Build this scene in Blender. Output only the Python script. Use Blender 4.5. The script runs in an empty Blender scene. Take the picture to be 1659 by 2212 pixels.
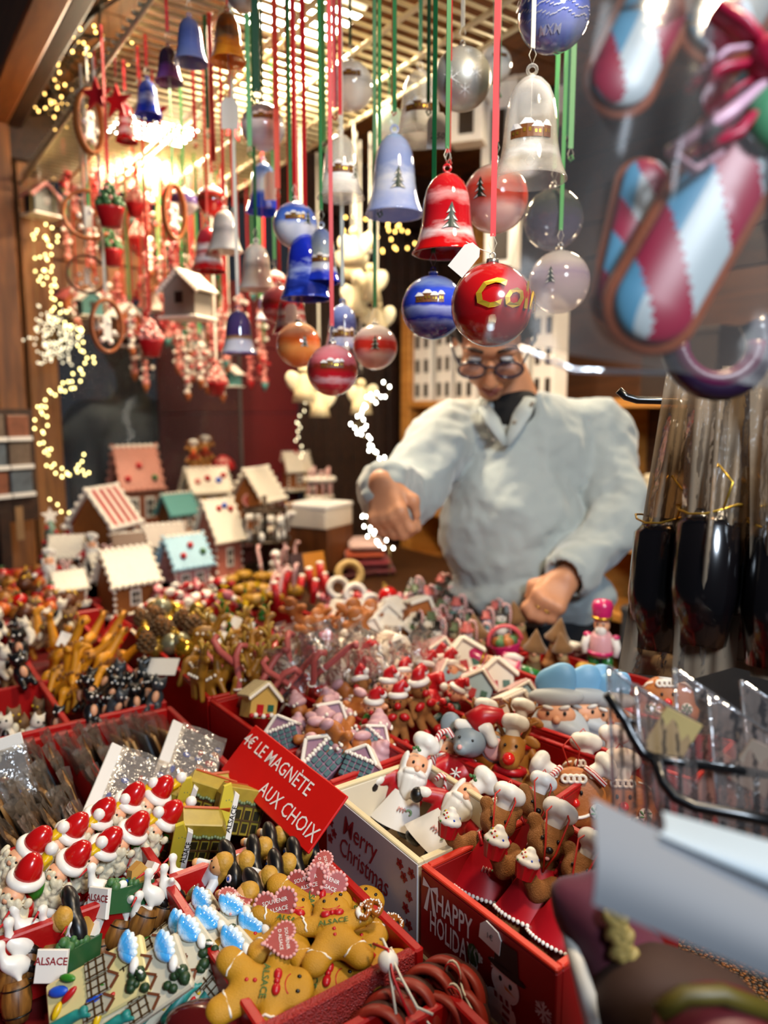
import bpy, math, random
import numpy as np
from mathutils import Vector, Matrix
# ---------------------------------------------------------------- camera, world, lights, exposure
sc = bpy.context.scene
col = sc.collection
FPX, TILT, CAMH = 1600.0, math.radians(8), 1.40
cam = bpy.data.objects.new('camera', bpy.data.cameras.new('camera'))
col.objects.link(cam)
cam.location = (0, 0, CAMH)
cam.rotation_euler = (math.pi / 2 - TILT, 0, 0)
cam.data.sensor_fit = 'HORIZONTAL'
cam.data.sensor_width = 36.0
cam.data.lens = 36.0 * FPX / 1659
cam.data.clip_start = 0.02
cam.data.dof.use_dof = True
cam.data.dof.focus_distance = 0.72
cam.data.dof.aperture_fstop = 4.6
sc.camera = cam
sc.view_settings.view_transform = 'Standard'
sc.view_settings.look = 'None'
sc.view_settings.exposure = 0.28
sc.view_settings.gamma = 1.0
sc.view_settings.use_curve_mapping = False
world = bpy.data.worlds.new('world')
sc.world = world
world.use_nodes = True
world.node_tree.nodes['Background'].inputs[0].default_value = (0.75, 0.82, 1.0, 1)
world.node_tree.nodes['Background'].inputs[1].default_value = 0.025


def lamp(name, loc, aim, size, watts, color):
	d = bpy.data.lights.new(name, 'AREA')
	d.shape = 'DISK'
	d.size = size
	d.energy = watts
	d.color = color
	o = bpy.data.objects.new(name, d)
	col.objects.link(o)
	o.location = loc
	o.rotation_euler = (Vector(aim) - Vector(loc)).to_track_quat('-Z', 'Y').to_euler()
	return o


WARM = (1.0, 0.80, 0.55)
lamp('stall_lamp_light', (-0.19, 1.745, 2.20), (-0.15, 1.55, 0.9), 0.16, 24, WARM)
lamp('stall_lamp_light', (-0.72, 2.40, 2.20), (-0.5, 1.9, 0.9), 0.14, 24, WARM)
lamp('stall_lamp_light', (0.45, 0.42, 2.25), (0.15, 0.75, 0.9), 0.16, 12, WARM)
lamp('stall_lamp_light', (0.75, 2.0, 2.25), (0.6, 1.9, 0.9), 0.20, 12, WARM)
lamp('foreground_fill', (0.60, -0.55, 2.1), (0.20, 0.45, 1.45), 0.4, 24, (0.74, 0.86, 1.0))  # unseen bluish fill, added behind the camera to brighten the foreground goods

# ---------------------------------------------------------------- placing
C0 = Vector((0, 0, CAMH))
RIGHT, FWD, UPV = Vector((1, 0, 0)), Vector((0, math.cos(TILT), -math.sin(TILT))), Vector((0, math.sin(TILT), math.cos(TILT)))
ANG = math.radians(35)
UD, VD = Vector((-math.sin(ANG), math.cos(ANG), 0)), Vector((math.cos(ANG), math.sin(ANG), 0))
Z = Vector((0, 0, 1))
RND = random.Random(11)
rad = math.radians


def P(px, py, d):
	return C0 + (FWD + RIGHT * ((px - 829.5) / FPX) - UPV * ((py - 1106) / FPX)) * d


def under(px, py, d, top=2.05):
	"""depth at most d that keeps the point below the ceiling grid"""
	k = P(px, py, 1.0).z - CAMH
	return min(d, (top - CAMH) / k) if k > 0 else d


def T(px, py, z):
	r = FWD + RIGHT * ((px - 829.5) / FPX) - UPV * ((py - 1106) / FPX)
	return C0 + r * ((z - CAMH) / r.z)


def UV(u, v, z):
	return UD * u + VD * v + Z * z


def pixel(p):
	q = p - C0
	d = q.dot(FWD)
	return (829.5 + FPX * q.dot(RIGHT) / d, 1106 - FPX * q.dot(UPV) / d, d)


# ---------------------------------------------------------------- materials
MATS = {}


def lin(h):
	if not isinstance(h, str):
		return tuple(h)
	o = []
	for i in (0, 2, 4):
		c = int(h[i:i + 2], 16) / 255
		o.append(c / 12.92 if c <= 0.04045 else ((c + 0.055) / 1.055) ** 2.4)
	return tuple(o)


class NT:
	def __init__(s, name):
		s.m = bpy.data.materials.new(name)
		s.m.use_nodes = True
		s.t = s.m.node_tree
		s.n = s.t.nodes
		s.p = s.n['Principled BSDF']
		s.out = s.n['Material Output']

	def new(s, kind, **kw):
		x = s.n.new(kind)
		for k, v in kw.items():
			if k[0] == '_':
				setattr(x, k[1:], v)
			else:
				x.inputs[int(k[1:]) if k[0] == 'i' and k[1:].isdigit() else k.replace('_', ' ')].default_value = v
		return x

	def link(s, a, b):
		s.t.links.new(a, b)

	def coord(s, kind='Object'):
		return s.new('ShaderNodeTexCoord').outputs[kind]

	def noise(s, scale, detail=3, kind='Object'):
		x = s.new('ShaderNodeTexNoise', Scale=scale, Detail=detail)
		s.link(s.coord(kind), x.inputs['Vector'])
		return x.outputs['Fac']

	def mixc(s, fac, a, b):
		x = s.new('ShaderNodeMix', _data_type='RGBA')
		for i, v in ((0, fac), (6, a), (7, b)):
			if hasattr(v, 'is_linked'):
				s.link(v, x.inputs[i])
			else:
				x.inputs[i].default_value = v if i == 0 else (*lin(v), 1)
		return x.outputs[2]

	def ramp(s, fac, stops, constant=False):
		x = s.new('ShaderNodeValToRGB')
		if constant:
			x.color_ramp.interpolation = 'CONSTANT'
		e = x.color_ramp.elements
		while len(e) < len(stops):
			e.new(0.5)
		for k, (p, c) in zip(e, stops):
			k.position = p
			k.color = (*lin(c), 1) if not isinstance(c, (int, float)) else (c, c, c, 1)
		s.link(fac, x.inputs[0])
		return x.outputs[0]

	def math(s, op, a, b=0.0):
		x = s.new('ShaderNodeMath', _operation=op)
		for i, v in ((0, a), (1, b)):
			if hasattr(v, 'is_linked'):
				s.link(v, x.inputs[i])
			else:
				x.inputs[i].default_value = v
		return x.outputs[0]

	def bump(s, height, strength, dist=0.002):
		x = s.new('ShaderNodeBump', Strength=strength, Distance=dist)
		s.link(height, x.inputs['Height'])
		s.link(x.outputs[0], s.p.inputs['Normal'])
		return x.outputs[0]


def mat(name, c, r=0.45, metal=0.0, bump=0.0, bs=400.0, var=0.18, vs=30.0, coat=0.0, sss=0.0, sheen=0.0):
	if name in MATS:
		return MATS[name]
	n = NT(name)
	b = lin(c)
	lo = tuple(x * (1 - var) for x in b)
	hi = tuple(min(1, x * (1 + var * 0.6)) for x in b)
	n.link(n.mixc(n.noise(vs), lo, hi), n.p.inputs['Base Color'])
	n.p.inputs['Roughness'].default_value = r
	n.p.inputs['Metallic'].default_value = metal
	n.p.inputs['Coat Weight'].default_value = coat
	n.p.inputs['Coat Roughness'].default_value = 0.12
	if sss:
		n.p.inputs['Subsurface Weight'].default_value = sss
		n.p.inputs['Subsurface Radius'].default_value = (0.01, 0.005, 0.003)
	if sheen:
		n.p.inputs['Sheen Weight'].default_value = sheen
	if bump:
		n.bump(n.noise(bs, 4), bump)
	MATS[name] = n.m
	return n.m


def glow(name, c, strength):
	if name in MATS:
		return MATS[name]
	n = NT(name)
	n.p.inputs['Base Color'].default_value = (*lin(c), 1)
	n.p.inputs['Emission Color'].default_value = (*lin(c), 1)
	n.p.inputs['Emission Strength'].default_value = strength
	n.m.cycles.emission_sampling = 'NONE'
	MATS[name] = n.m
	return n.m


def wood(name, a, b, scale=6.0, stretch=(1, 1, 12), r=0.5, bump=0.15):
	if name in MATS:
		return MATS[name]
	n = NT(name)
	mp = n.new('ShaderNodeMapping')
	mp.inputs['Scale'].default_value = stretch
	n.link(n.coord(), mp.inputs[0])
	x = n.new('ShaderNodeTexNoise', Scale=scale, Detail=5.0)
	x.inputs['Distortion'].default_value = 0.6
	n.link(mp.outputs[0], x.inputs['Vector'])
	n.link(n.ramp(x.outputs['Fac'], [(0.3, a), (0.7, b)]), n.p.inputs['Base Color'])
	n.p.inputs['Roughness'].default_value = r
	n.bump(x.outputs['Fac'], bump)
	MATS[name] = n.m
	return n.m


def film(name, tint='f4f0ea', haze=0.10, gl=0.35, rough=0.12, bs=25.0, bstr=0.6):
	"""thin clear cellophane: mostly see-through, crinkled, glossy at the folds"""
	if name in MATS:
		return MATS[name]
	n = NT(name)
	tr = n.new('ShaderNodeBsdfTransparent')
	tr.inputs[0].default_value = (*lin(tint), 1)
	gls = n.new('ShaderNodeBsdfGlossy', Roughness=rough)
	df = n.new('ShaderNodeBsdfDiffuse')
	df.inputs[0].default_value = (*lin(tint), 1)
	h = n.noise(bs, 3)
	bm = n.new('ShaderNodeBump', Strength=bstr, Distance=0.01)
	n.link(h, bm.inputs['Height'])
	n.link(bm.outputs[0], gls.inputs['Normal'])
	lw = n.new('ShaderNodeLayerWeight', Blend=gl)
	n.link(bm.outputs[0], lw.inputs['Normal'])
	m1, m2 = n.new('ShaderNodeMixShader'), n.new('ShaderNodeMixShader')
	m1.inputs[0].default_value = haze
	n.link(tr.outputs[0], m1.inputs[1])
	n.link(df.outputs[0], m1.inputs[2])
	n.link(n.math('MULTIPLY', lw.outputs['Fresnel'], 0.8), m2.inputs[0])
	n.link(m1.outputs[0], m2.inputs[1])
	n.link(gls.outputs[0], m2.inputs[2])
	n.link(m2.outputs[0], n.out.inputs[0])
	MATS[name] = n.m
	return n.m


def glass(name, stops, wob=0.12, wscale=14.0, rough=0.08, streak=0.0):
	"""painted glass: colour and paint cover follow the height of the ornament"""
	if name in MATS:
		return MATS[name]
	n = NT(name)
	sep = n.new('ShaderNodeSeparateXYZ')
	n.link(n.coord('Generated'), sep.inputs[0])
	mp = n.new('ShaderNodeMapping')
	mp.inputs['Scale'].default_value = (1, 1, 3)
	n.link(n.coord('Generated'), mp.inputs[0])
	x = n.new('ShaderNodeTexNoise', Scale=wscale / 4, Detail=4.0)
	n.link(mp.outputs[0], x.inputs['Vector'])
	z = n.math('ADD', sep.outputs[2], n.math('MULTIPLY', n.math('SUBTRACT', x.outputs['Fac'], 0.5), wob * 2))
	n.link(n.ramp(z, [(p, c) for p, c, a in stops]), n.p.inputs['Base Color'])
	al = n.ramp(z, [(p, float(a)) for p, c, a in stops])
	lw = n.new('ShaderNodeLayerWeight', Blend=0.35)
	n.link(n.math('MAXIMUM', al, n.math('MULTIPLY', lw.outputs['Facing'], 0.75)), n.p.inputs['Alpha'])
	n.p.inputs['Roughness'].default_value = rough
	n.p.inputs['Coat Weight'].default_value = 0.6
	n.p.inputs['Coat Roughness'].default_value = 0.04
	MATS[name] = n.m
	return n.m


# ---------------------------------------------------------------- mesh building
TXT = {}
KIDS = {}


def text_mesh(s, shear=0.0, bold=0.0):
	k = (s, shear, bold)
	if k not in TXT:
		c = bpy.data.curves.new('lettering', 'FONT')
		c.body = s
		c.size = 1
		c.shear = shear
		c.offset = bold
		c.align_x = 'CENTER'
		c.resolution_u = 2
		o = bpy.data.objects.new('lettering', c)
		me = bpy.data.meshes.new_from_object(o)
		TXT[k] = ([tuple(v.co) for v in me.vertices], [tuple(p.vertices) for p in me.polygons])
		bpy.data.objects.remove(o)
		bpy.data.meshes.remove(me)
	return TXT[k]


SPLIT = {k: None for k in 'icing_stripes buttons boots gloves cuffs ears eyes shoes riders candy_canes antlers hoops belt_bands sleeves eyebrows bow_loops epaulettes posts peppermints'.split()}
SPLIT.update(wings='wing', trousers_legs='trouser_leg')
BEADS = set('icing_beads ridge_icing corner_icing sprinkles pretzel_salt heart_border apron_fringe side_sweets berries icing_drops baubles scales flower_row printed_figures brown_spots bushes dark_bush candies roof_candies holly relief_houses basket_filling straw_braid snow_base sugar_beads timbers windows snow_edge painted_village tree icing'.split())


class MB:
	def __init__(s):
		s.v, s.f, s.mi, s.sm, s.cur, s.M, s.pc = [], [], [], [], 0, None, []

	def mat(s, i):
		s.cur = i
		return s

	def add(s, vs, fs, M=None, smooth=True):
		o = len(s.v)
		s.pc.append((o, len(s.f)))
		if M is None:
			M = s.M
		elif s.M is not None:
			M = s.M @ M
		if M is not None:
			vs = [M @ Vector(v) for v in vs]
		s.v += [tuple(v) for v in vs]
		s.f += [tuple(i + o for i in f) for f in fs]
		s.mi += [s.cur] * len(fs)
		s.sm += [smooth] * len(fs)
		return s

	def map(s, fn, start=0):
		s.v[start:] = [tuple(fn(*p)) for p in s.v[start:]]
		return s

	def box(s, c, d, M=None, b=0.0):
		x, y, z = d[0] / 2, d[1] / 2, d[2] / 2
		T_ = Matrix.Translation(c)
		if M is not None:
			T_ = T_ @ M
		if b <= 0:
			vs = [(i * x, j * y, k * z) for i in (-1, 1) for j in (-1, 1) for k in (-1, 1)]
			fs = [(0, 1, 3, 2), (4, 6, 7, 5), (0, 4, 5, 1), (2, 3, 7, 6), (0, 2, 6, 4), (1, 5, 7, 3)]
			return s.add(vs, fs, T_, False)
		b = min(b, x, y, z)
		vs, fs = [], []
		lv = [(-z, b), (-z + b, 0), (z - b, 0), (z, b)]
		for zz, q in lv:
			for sx, sy in ((-1, -1), (1, -1), (1, 1), (-1, 1)):
				a, e = (x - q - b, y - q), (x - q, y - q - b)
				pr = [a, e] if sx * sy < 0 else [e, a]
				if (sx, sy) in ((1, -1), (-1, 1)):
					pr = [a, e]
				else:
					pr = [e, a]
				vs += [(sx * p, sy * r, zz) for p, r in pr]
		for L in range(3):
			for i in range(8):
				j = (i + 1) % 8
				fs.append((L * 8 + i, L * 8 + j, L * 8 + 8 + j, L * 8 + 8 + i))
		fs.append(tuple(range(7, -1, -1)))
		fs.append(tuple(range(24, 32)))
		return s.add(vs, fs, T_, False)

	def lathe(s, prof, c=(0, 0, 0), n=16, M=None, smooth=True, caps=True, wave=None):
		vs, fs = [], []
		for i, (r, z) in enumerate(prof):
			for k in range(n):
				a = 2 * math.pi * k / n
				rr = r * (1 + (wave(a, i) if wave else 0))
				vs.append((rr * math.sin(a), -rr * math.cos(a), z))
		for i in range(len(prof) - 1):
			for k in range(n):
				j = (k + 1) % n
				fs.append((i * n + k, i * n + j, (i + 1) * n + j, (i + 1) * n + k))
		if caps:
			if prof[0][0] > 1e-6:
				fs.append(tuple(range(n - 1, -1, -1)))
			if prof[-1][0] > 1e-6:
				fs.append(tuple((len(prof) - 1) * n + k for k in range(n)))
		T_ = Matrix.Translation(c)
		return s.add(vs, fs, T_ @ M if M is not None else T_, smooth)

	def ell(s, c, r, M=None, n=12, m=7):
		if not hasattr(r, '__len__'):
			r = (r, r, r)
		prof = [(max(1e-7, math.sin(math.pi * i / m)), -math.cos(math.pi * i / m)) for i in range(m + 1)]
		T_ = Matrix.Translation(c)
		if M is not None:
			T_ = T_ @ M
		return s.lathe(prof, (0, 0, 0), n, T_ @ Matrix.Diagonal((*r, 1)), True, False)

	def cyl(s, a, b, ra, rb=None, n=10):
		return s.tube([a, b], [ra, ra if rb is None else rb], n)

	def tube(s, pts, r, n=8, closed=False, caps=True, flat=None):
		pts = [Vector(p) for p in pts]
		N = len(pts)
		rs = r if hasattr(r, '__len__') else [r] * N
		vs, fs = [], []
		up = None
		for i, p in enumerate(pts):
			if closed:
				t = pts[(i + 1) % N] - pts[i - 1]
			else:
				t = pts[min(i + 1, N - 1)] - pts[max(i - 1, 0)]
			t = t.normalized() if t.length > 1e-9 else Vector((0, 0, 1))
			if up is None:
				up = Vector((0, 0, 1)) if abs(t.z) < 0.9 else Vector((0, 1, 0))
			x = t.cross(up)
			x = x.normalized() if x.length > 1e-6 else t.orthogonal().normalized()
			up = x.cross(t).normalized()
			for k in range(n):
				a = 2 * math.pi * k / n
				vs.append(p + (x * math.cos(a) + up * math.sin(a) * (flat or 1)) * rs[i])
		for i in range(N if closed else N - 1):
			j = (i + 1) % N
			for k in range(n):
				q = (k + 1) % n
				fs.append((i * n + k, i * n + q, j * n + q, j * n + k))
		if caps and not closed:
			fs.append(tuple(range(n - 1, -1, -1)))
			fs.append(tuple((N - 1) * n + k for k in range(n)))
		return s.add(vs, fs, None, True)

	def torus(s, c, R, r, M=None, n=20, m=8, a0=0.0, a1=2 * math.pi, flat=None):
		T_ = Matrix.Translation(c)
		if M is not None:
			T_ = T_ @ M
		full = abs(a1 - a0 - 2 * math.pi) < 1e-6
		k = n if full else n + 1
		pts = [T_ @ Vector((R * math.sin(a0 + (a1 - a0) * i / n), 0, R * math.cos(a0 + (a1 - a0) * i / n))) for i in range(k)]
		return s.tube(pts, r, m, closed=full, flat=flat)

	def prism(s, poly, y0, y1, M=None, smooth=False, inset=0.0):
		"""outline in the x-z plane, thick along y (front at y0)"""
		n = len(poly)
		if inset:
			cx, cz = sum(p[0] for p in poly) / n, sum(p[1] for p in poly) / n
			L = max(math.hypot(p[0] - cx, p[1] - cz) for p in poly)
			q = [(cx + (p[0] - cx) * (1 - inset / L), cz + (p[1] - cz) * (1 - inset / L)) for p in poly]
			vs = [(x, y0, z) for x, z in q] + [(x, y0 + inset, z) for x, z in poly] + [(x, y1, z) for x, z in poly]
			fs = [tuple(range(n)), tuple(range(3 * n - 1, 2 * n - 1, -1))]
			for L_ in (0, n):
				fs += [(L_ + i, L_ + n + i, L_ + n + (i + 1) % n, L_ + (i + 1) % n) for i in range(n)]
			return s.add(vs, fs, M, smooth)
		vs = [(x, y0, z) for x, z in poly] + [(x, y1, z) for x, z in poly]
		fs = [tuple(range(n)), tuple(range(2 * n - 1, n - 1, -1))] + [(i, n + i, n + (i + 1) % n, (i + 1) % n) for i in range(n)]
		return s.add(vs, fs, M, smooth)

	def grid(s, fn, nu, nv, M=None, smooth=True, both=0.0):
		vs = [fn(i / nu, j / nv) for i in range(nu + 1) for j in range(nv + 1)]
		fs = [(i * (nv + 1) + j, (i + 1) * (nv + 1) + j, (i + 1) * (nv + 1) + j + 1, i * (nv + 1) + j + 1) for i in range(nu) for j in range(nv)]
		return s.add(vs, fs, M, smooth)

	def text(s, body, size, M=None, shear=0.0, bold=0.0, lift=0.0, xs=1.0):
		"""lettering standing in the x-z plane, read from -y"""
		vs, fs = text_mesh(body, shear, bold)
		return s.add([(x * size * xs, -lift, y * size) for x, y, z in vs], fs, M, False)

	def build(s, name, mats, parent=None):
		if name in SPLIT and len(s.pc) > 1:
			one = SPLIT[name] or name[:-1]
			ends = s.pc[1:] + [(len(s.v), len(s.f))]
			for (v0, f0), (v1, f1) in zip(s.pc, ends):
				q = MB()
				q.v, q.sm, q.mi = s.v[v0:v1], s.sm[f0:f1], s.mi[f0:f1]
				q.f = [tuple(i - v0 for i in f) for f in s.f[f0:f1]]
				o = q.build(one, mats, parent)
			return o
		me = bpy.data.meshes.new(name)
		me.from_pydata(s.v, [], s.f)
		me.polygons.foreach_set('use_smooth', s.sm)
		ms = mats if isinstance(mats, (list, tuple)) else [mats]
		for m in ms:
			me.materials.append(m)
		if len(ms) > 1:
			me.polygons.foreach_set('material_index', s.mi)
		me.update()
		o = bpy.data.objects.new(name, me)
		col.objects.link(o)
		if parent is not None:
			o.parent = parent
			KIDS.setdefault(parent.name, []).append(o)
			if len(s.pc) > 5 and name in BEADS:
				o['kind'] = 'stuff'
		return o


def RX(a): return Matrix.Rotation(rad(a), 4, 'X')
def RY(a): return Matrix.Rotation(rad(a), 4, 'Y')
def RZ(a): return Matrix.Rotation(rad(a), 4, 'Z')
def TR(x, y, z): return Matrix.Translation((x, y, z))
def SC(x, y=None, z=None): return Matrix.Diagonal((x, x if y is None else y, x if z is None else z, 1))


def sdf(prims, h, k=0.006):
	"""blended solid from capsules ('c',a,b,ra,rb) and ellipsoids ('e',c,r[,rot]); a trailing 'sub' carves. Surface nets -> (verts, faces)"""
	los, his, ps = [], [], []
	for p in prims:
		if p[0] == 'c':
			a, b = np.array(p[1], float), np.array(p[2], float)
			q = max(p[3], p[4])
			lo, hi = np.minimum(a, b) - q, np.maximum(a, b) + q
		else:
			c, r = np.array(p[1], float), np.array(p[2], float) * np.ones(3)
			q = r.max() if len(p) > 3 and p[3] is not None and p[3] != 'sub' else r
			lo, hi = c - q, c + q
		ps.append((p, lo, hi))
		if p[-1] != 'sub':
			los.append(lo)
			his.append(hi)
	lo = np.min(los, 0) - 3 * h
	n = np.ceil((np.max(his, 0) + 3 * h - lo) / h).astype(int) + 1
	F = np.full(n, 9.0, np.float32)
	for p, l, hgh in ps:
		i0 = np.clip(np.floor((l - k - 2 * h - lo) / h).astype(int), 0, n)
		i1 = np.clip(np.ceil((hgh + k + 2 * h - lo) / h).astype(int) + 1, 0, n)
		if (i1 <= i0).any():
			continue
		X = np.stack(np.meshgrid(*[(lo[i] + h * np.arange(i0[i], i1[i])).astype(np.float32) for i in range(3)], indexing='ij'), -1)
		if p[0] == 'c':
			a, b = np.array(p[1], np.float32), np.array(p[2], np.float32)
			ab = b - a
			t = np.clip(((X - a) @ ab) / max(1e-9, float(ab @ ab)), 0, 1)
			D = np.linalg.norm(X - a - t[..., None] * ab, axis=-1) - (p[3] + (p[4] - p[3]) * t)
		else:
			r = (np.array(p[2], float) * np.ones(3)).astype(np.float32)
			Y = X - np.array(p[1], np.float32)
			if len(p) > 3 and p[3] is not None and p[3] != 'sub':
				Y = Y @ np.array(p[3].to_3x3(), np.float32)
			k0 = np.linalg.norm(Y / r, axis=-1)
			k1 = np.linalg.norm(Y / (r * r), axis=-1)
			D = k0 * (k0 - 1) / np.maximum(k1, 1e-6)
		sl = tuple(slice(i0[i], i1[i]) for i in range(3))
		A = F[sl]
		if p[-1] == 'sub':
			D = -D
			hh = np.maximum(k - np.abs(A - D), 0) / k
			F[sl] = np.maximum(A, D) + hh * hh * k * 0.25
		else:
			hh = np.maximum(k - np.abs(A - D), 0) / k
			F[sl] = np.minimum(A, D) - hh * hh * k * 0.25
	s = F < 0
	cnt = np.zeros(np.array(F.shape) - 1, np.int8)
	offs = [(i, j, q) for i in (0, 1) for j in (0, 1) for q in (0, 1)]
	for o in offs:
		cnt += s[o[0]:s.shape[0] - 1 + o[0], o[1]:s.shape[1] - 1 + o[1], o[2]:s.shape[2] - 1 + o[2]]
	act = np.argwhere((cnt > 0) & (cnt < 8))
	idm = np.full(cnt.shape, -1, np.int64)
	idm[tuple(act.T)] = np.arange(len(act))
	acc, num = np.zeros((len(act), 3)), np.zeros(len(act))
	for oa in offs:
		for ax in range(3):
			if oa[ax] == 0:
				ob = list(oa)
				ob[ax] = 1
				va, vb = F[tuple((act + oa).T)], F[tuple((act + ob).T)]
				w = (va < 0) != (vb < 0)
				t = np.where(w, va / np.where(w, va - vb, 1), 0)
				acc += np.where(w[:, None], np.array(oa) + t[:, None] * (np.array(ob) - np.array(oa)), 0)
				num += w
	V = lo + h * (act + acc / num[:, None])
	faces = []
	for ax in range(3):
		b, c = (ax + 1) % 3, (ax + 2) % 3
		s0 = np.take(s, range(s.shape[ax] - 1), ax)
		s1 = np.take(s, range(1, s.shape[ax]), ax)
		E = np.argwhere(s0 != s1)
		E = E[(E[:, b] > 0) & (E[:, c] > 0)]
		if not len(E):
			continue
		eb, ec = np.eye(3, dtype=int)[b], np.eye(3, dtype=int)[c]
		q = np.stack([idm[tuple((E - d).T)] for d in (eb + ec, ec, 0 * eb, eb)], 1)
		inside = s0[tuple(E.T)]
		q[~inside] = q[~inside][:, ::-1]
		faces += [tuple(map(int, r)) for r in q]
	return [tuple(map(float, v)) for v in V], faces


def blob(prims, h, k=0.006):
	m = MB()
	v, f = sdf(prims, h, k)
	return m.add(v, f)


# ---------------------------------------------------------------- things
ALL = []


def thing(name):
	o = bpy.data.objects.new(name, None)
	o.empty_display_size = 0.02
	col.objects.link(o)
	return o


def dup(o, parent=None):
	c = o.copy()
	col.objects.link(c)
	if parent is not None:
		c.parent = parent
	for ch in list(KIDS.get(o.name, [])):
		dup(ch, c)
	return c


def kind(fn):
	"""first call builds the thing, later calls copy it with its parts"""
	store = {}

	def make(*a):
		if a not in store:
			r = fn(*a)
			store[a] = r
			return r
		return dup(store[a])
	return make


def tag(o, label, cat, group=None, k=None):
	"""labels of alike things get their place added at the end, see name_places()"""
	o['label'] = label
	o['category'] = cat
	if group:
		o['group'] = group
	if k:
		o['kind'] = k
	ALL.append(o)
	return o


def pose(o, p, up=Z, front=None, s=1.0):
	"""stand a thing at p: its +z along up, its -y side turned to front"""
	up = Vector(up).normalized()
	if front is None:
		front = Vector((C0.x - p.x, C0.y - p.y, 0))
	y = -Vector(front)
	y = y - up * y.dot(up)
	y = y.normalized() if y.length > 1e-5 else up.orthogonal().normalized()
	x = y.cross(up)
	m = Matrix((x, y, up)).transposed().to_4x4()
	o.matrix_world = Matrix.Translation(p) @ m @ Matrix.Scale(s, 4)
	o.location, o.rotation_euler, o.scale = p, m.to_euler(), (s, s, s)
	return o


def turn(p, deg):
	"""direction from p to the camera, turned by deg about the vertical"""
	d = Vector((C0.x - p.x, C0.y - p.y, 0)).normalized()
	return Matrix.Rotation(rad(deg), 3, 'Z') @ d


def lay(o, foot, head, front=None, s=1.0, where=0.0):
	"""put a thing with its foot at one point and its head towards another"""
	f = front if front is not None else (C0 - foot).normalized() + Z * 0.6
	return pose(o, foot + (head - foot) * where, head - foot, f, s)


def lean(o, fx, fy, z, hx, hy, front=None, s=1.0, dd=0.01):
	"""lean a figure back so that it fills the line of sight from foot to head"""
	f = T(fx, fy, z)
	return lay(o, f, P(hx, hy, pixel(f)[2] + dd), front or Vector((0, -0.8, 0.6)), s)


def struct(o):
	o['kind'] = 'structure'
	return o


ORD = 'second third fourth fifth sixth seventh eighth ninth tenth eleventh twelfth thirteenth fourteenth fifteenth sixteenth seventeenth eighteenth nineteenth twentieth'.split()


def name_places():
	by = {}
	bpy.context.view_layer.update()
	for o in ALL:
		by.setdefault(o['label'], []).append(o)
	for lab, os_ in by.items():
		if len(os_) == 1:
			continue
		os_.sort(key=lambda o: pixel(o.matrix_world.translation)[0])
		n = len(os_)
		for i, o in enumerate(os_):
			j = n - 1 - i
			if i == 0:
				w = 'leftmost'
			elif j == 0:
				w = 'rightmost'
			elif i <= j and i <= 19:
				w = ORD[i - 1] + ' from left'
			elif j <= 19:
				w = ORD[j - 1] + ' from right'
			else:
				w = 'near the middle'
			o['label'] = lab + ', ' + w
# ---------------------------------------------------------------- the stall itself
M_wood = wood('pine_wood', '5a3414', '8a5524', 5, (10, 10, 1), 0.55)
M_dark = wood('dark_stained_wood', '1d1009', '3a2112', 5, (10, 1, 10), 0.6)
M_ceil = wood('ceiling_wood', '4a2c12', '774a1e', 4, (8, 1, 8), 0.6)
M_shelf = wood('shelf_pine', 'a56a26', 'cf9144', 4, (1, 1, 9), 0.5)
M_maroon = mat('maroon_board', '6a1418', 0.55, var=0.3, vs=5)
M_black = mat('black_plastic', '0b0a0b', 0.35)
M_white = mat('white_paint', 'f1ece2', 0.5, var=0.05)
M_red = mat('red_lacquer', 'a80e0d', 0.38, var=0.16, vs=14, bump=0.1)
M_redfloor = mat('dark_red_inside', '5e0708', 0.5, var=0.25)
M_glass = film('window_glass', 'eef2f4', 0.015, 0.25, 0.03, 2.0, 0.02)
E_ = Matrix.Rotation(ANG, 4, 'Z')      # local x runs along v (into the stall), local y along u


def uvbox(name, u0, u1, v0, v1, z0, z1, m, b=0.0, parent=None):
	mb = MB()
	mb.box((0, 0, 0), (v1 - v0, u1 - u0, z1 - z0), None, b)
	o = mb.build(name, m, parent)
	if parent is None:
		o.location = UV((u0 + u1) / 2, (v0 + v1) / 2, (z0 + z1) / 2)
		o.rotation_euler = (0, 0, ANG)
	else:
		o.location = ((v0 + v1) / 2, (u0 + u1) / 2, (z0 + z1) / 2)
	return o


def root_uv(name, u=0, v=0, z=0):
	r = thing(name)
	r.location = UV(u, v, z)
	r.rotation_euler = (0, 0, ANG)
	return r


fl = struct(uvbox('floor', -1.5, 6.0, -2.5, 2.4, -0.06, 0.0, mat('paving', '2b2726', 0.8, var=0.3, vs=4)))
ce = struct(root_uv('ceiling'))
for i in range(19):
	uvbox('ceiling_board', 0.75 + i * 0.115, 0.75 + i * 0.115 + 0.111, 0.37, 2.35, 2.42, 2.44 + (i % 3) * 0.002, M_ceil, 0.003, ce)
wb = struct(root_uv('wall_back'))
for i in range(20):
	uvbox('wall_board', 0.55, 2.9, 2.26, 2.28 + (i % 2) * 0.003, i * 0.122, i * 0.122 + 0.118, M_dark, 0.003, wb)
wl = struct(root_uv('wall_left'))
for i in range(8):
	uvbox('wall_board', 2.78, 2.80 + (i % 2) * 0.003, 0.40, 1.0, i * 0.10, i * 0.10 + 0.097, M_dark, 0.003, wl)
for i in range(12):
	uvbox('wall_board', 2.78, 2.80 + (i % 2) * 0.003, 1.52 + i * 0.065, 1.582 + i * 0.065, 0.0, 2.42, M_dark, 0.003, wl)
for i in range(5):
	uvbox('maroon_board', 2.82, 2.84, 0.93, 1.53, 0.60 + i * 0.26, 0.858 + i * 0.26, M_maroon, 0.003, wl)
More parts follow.
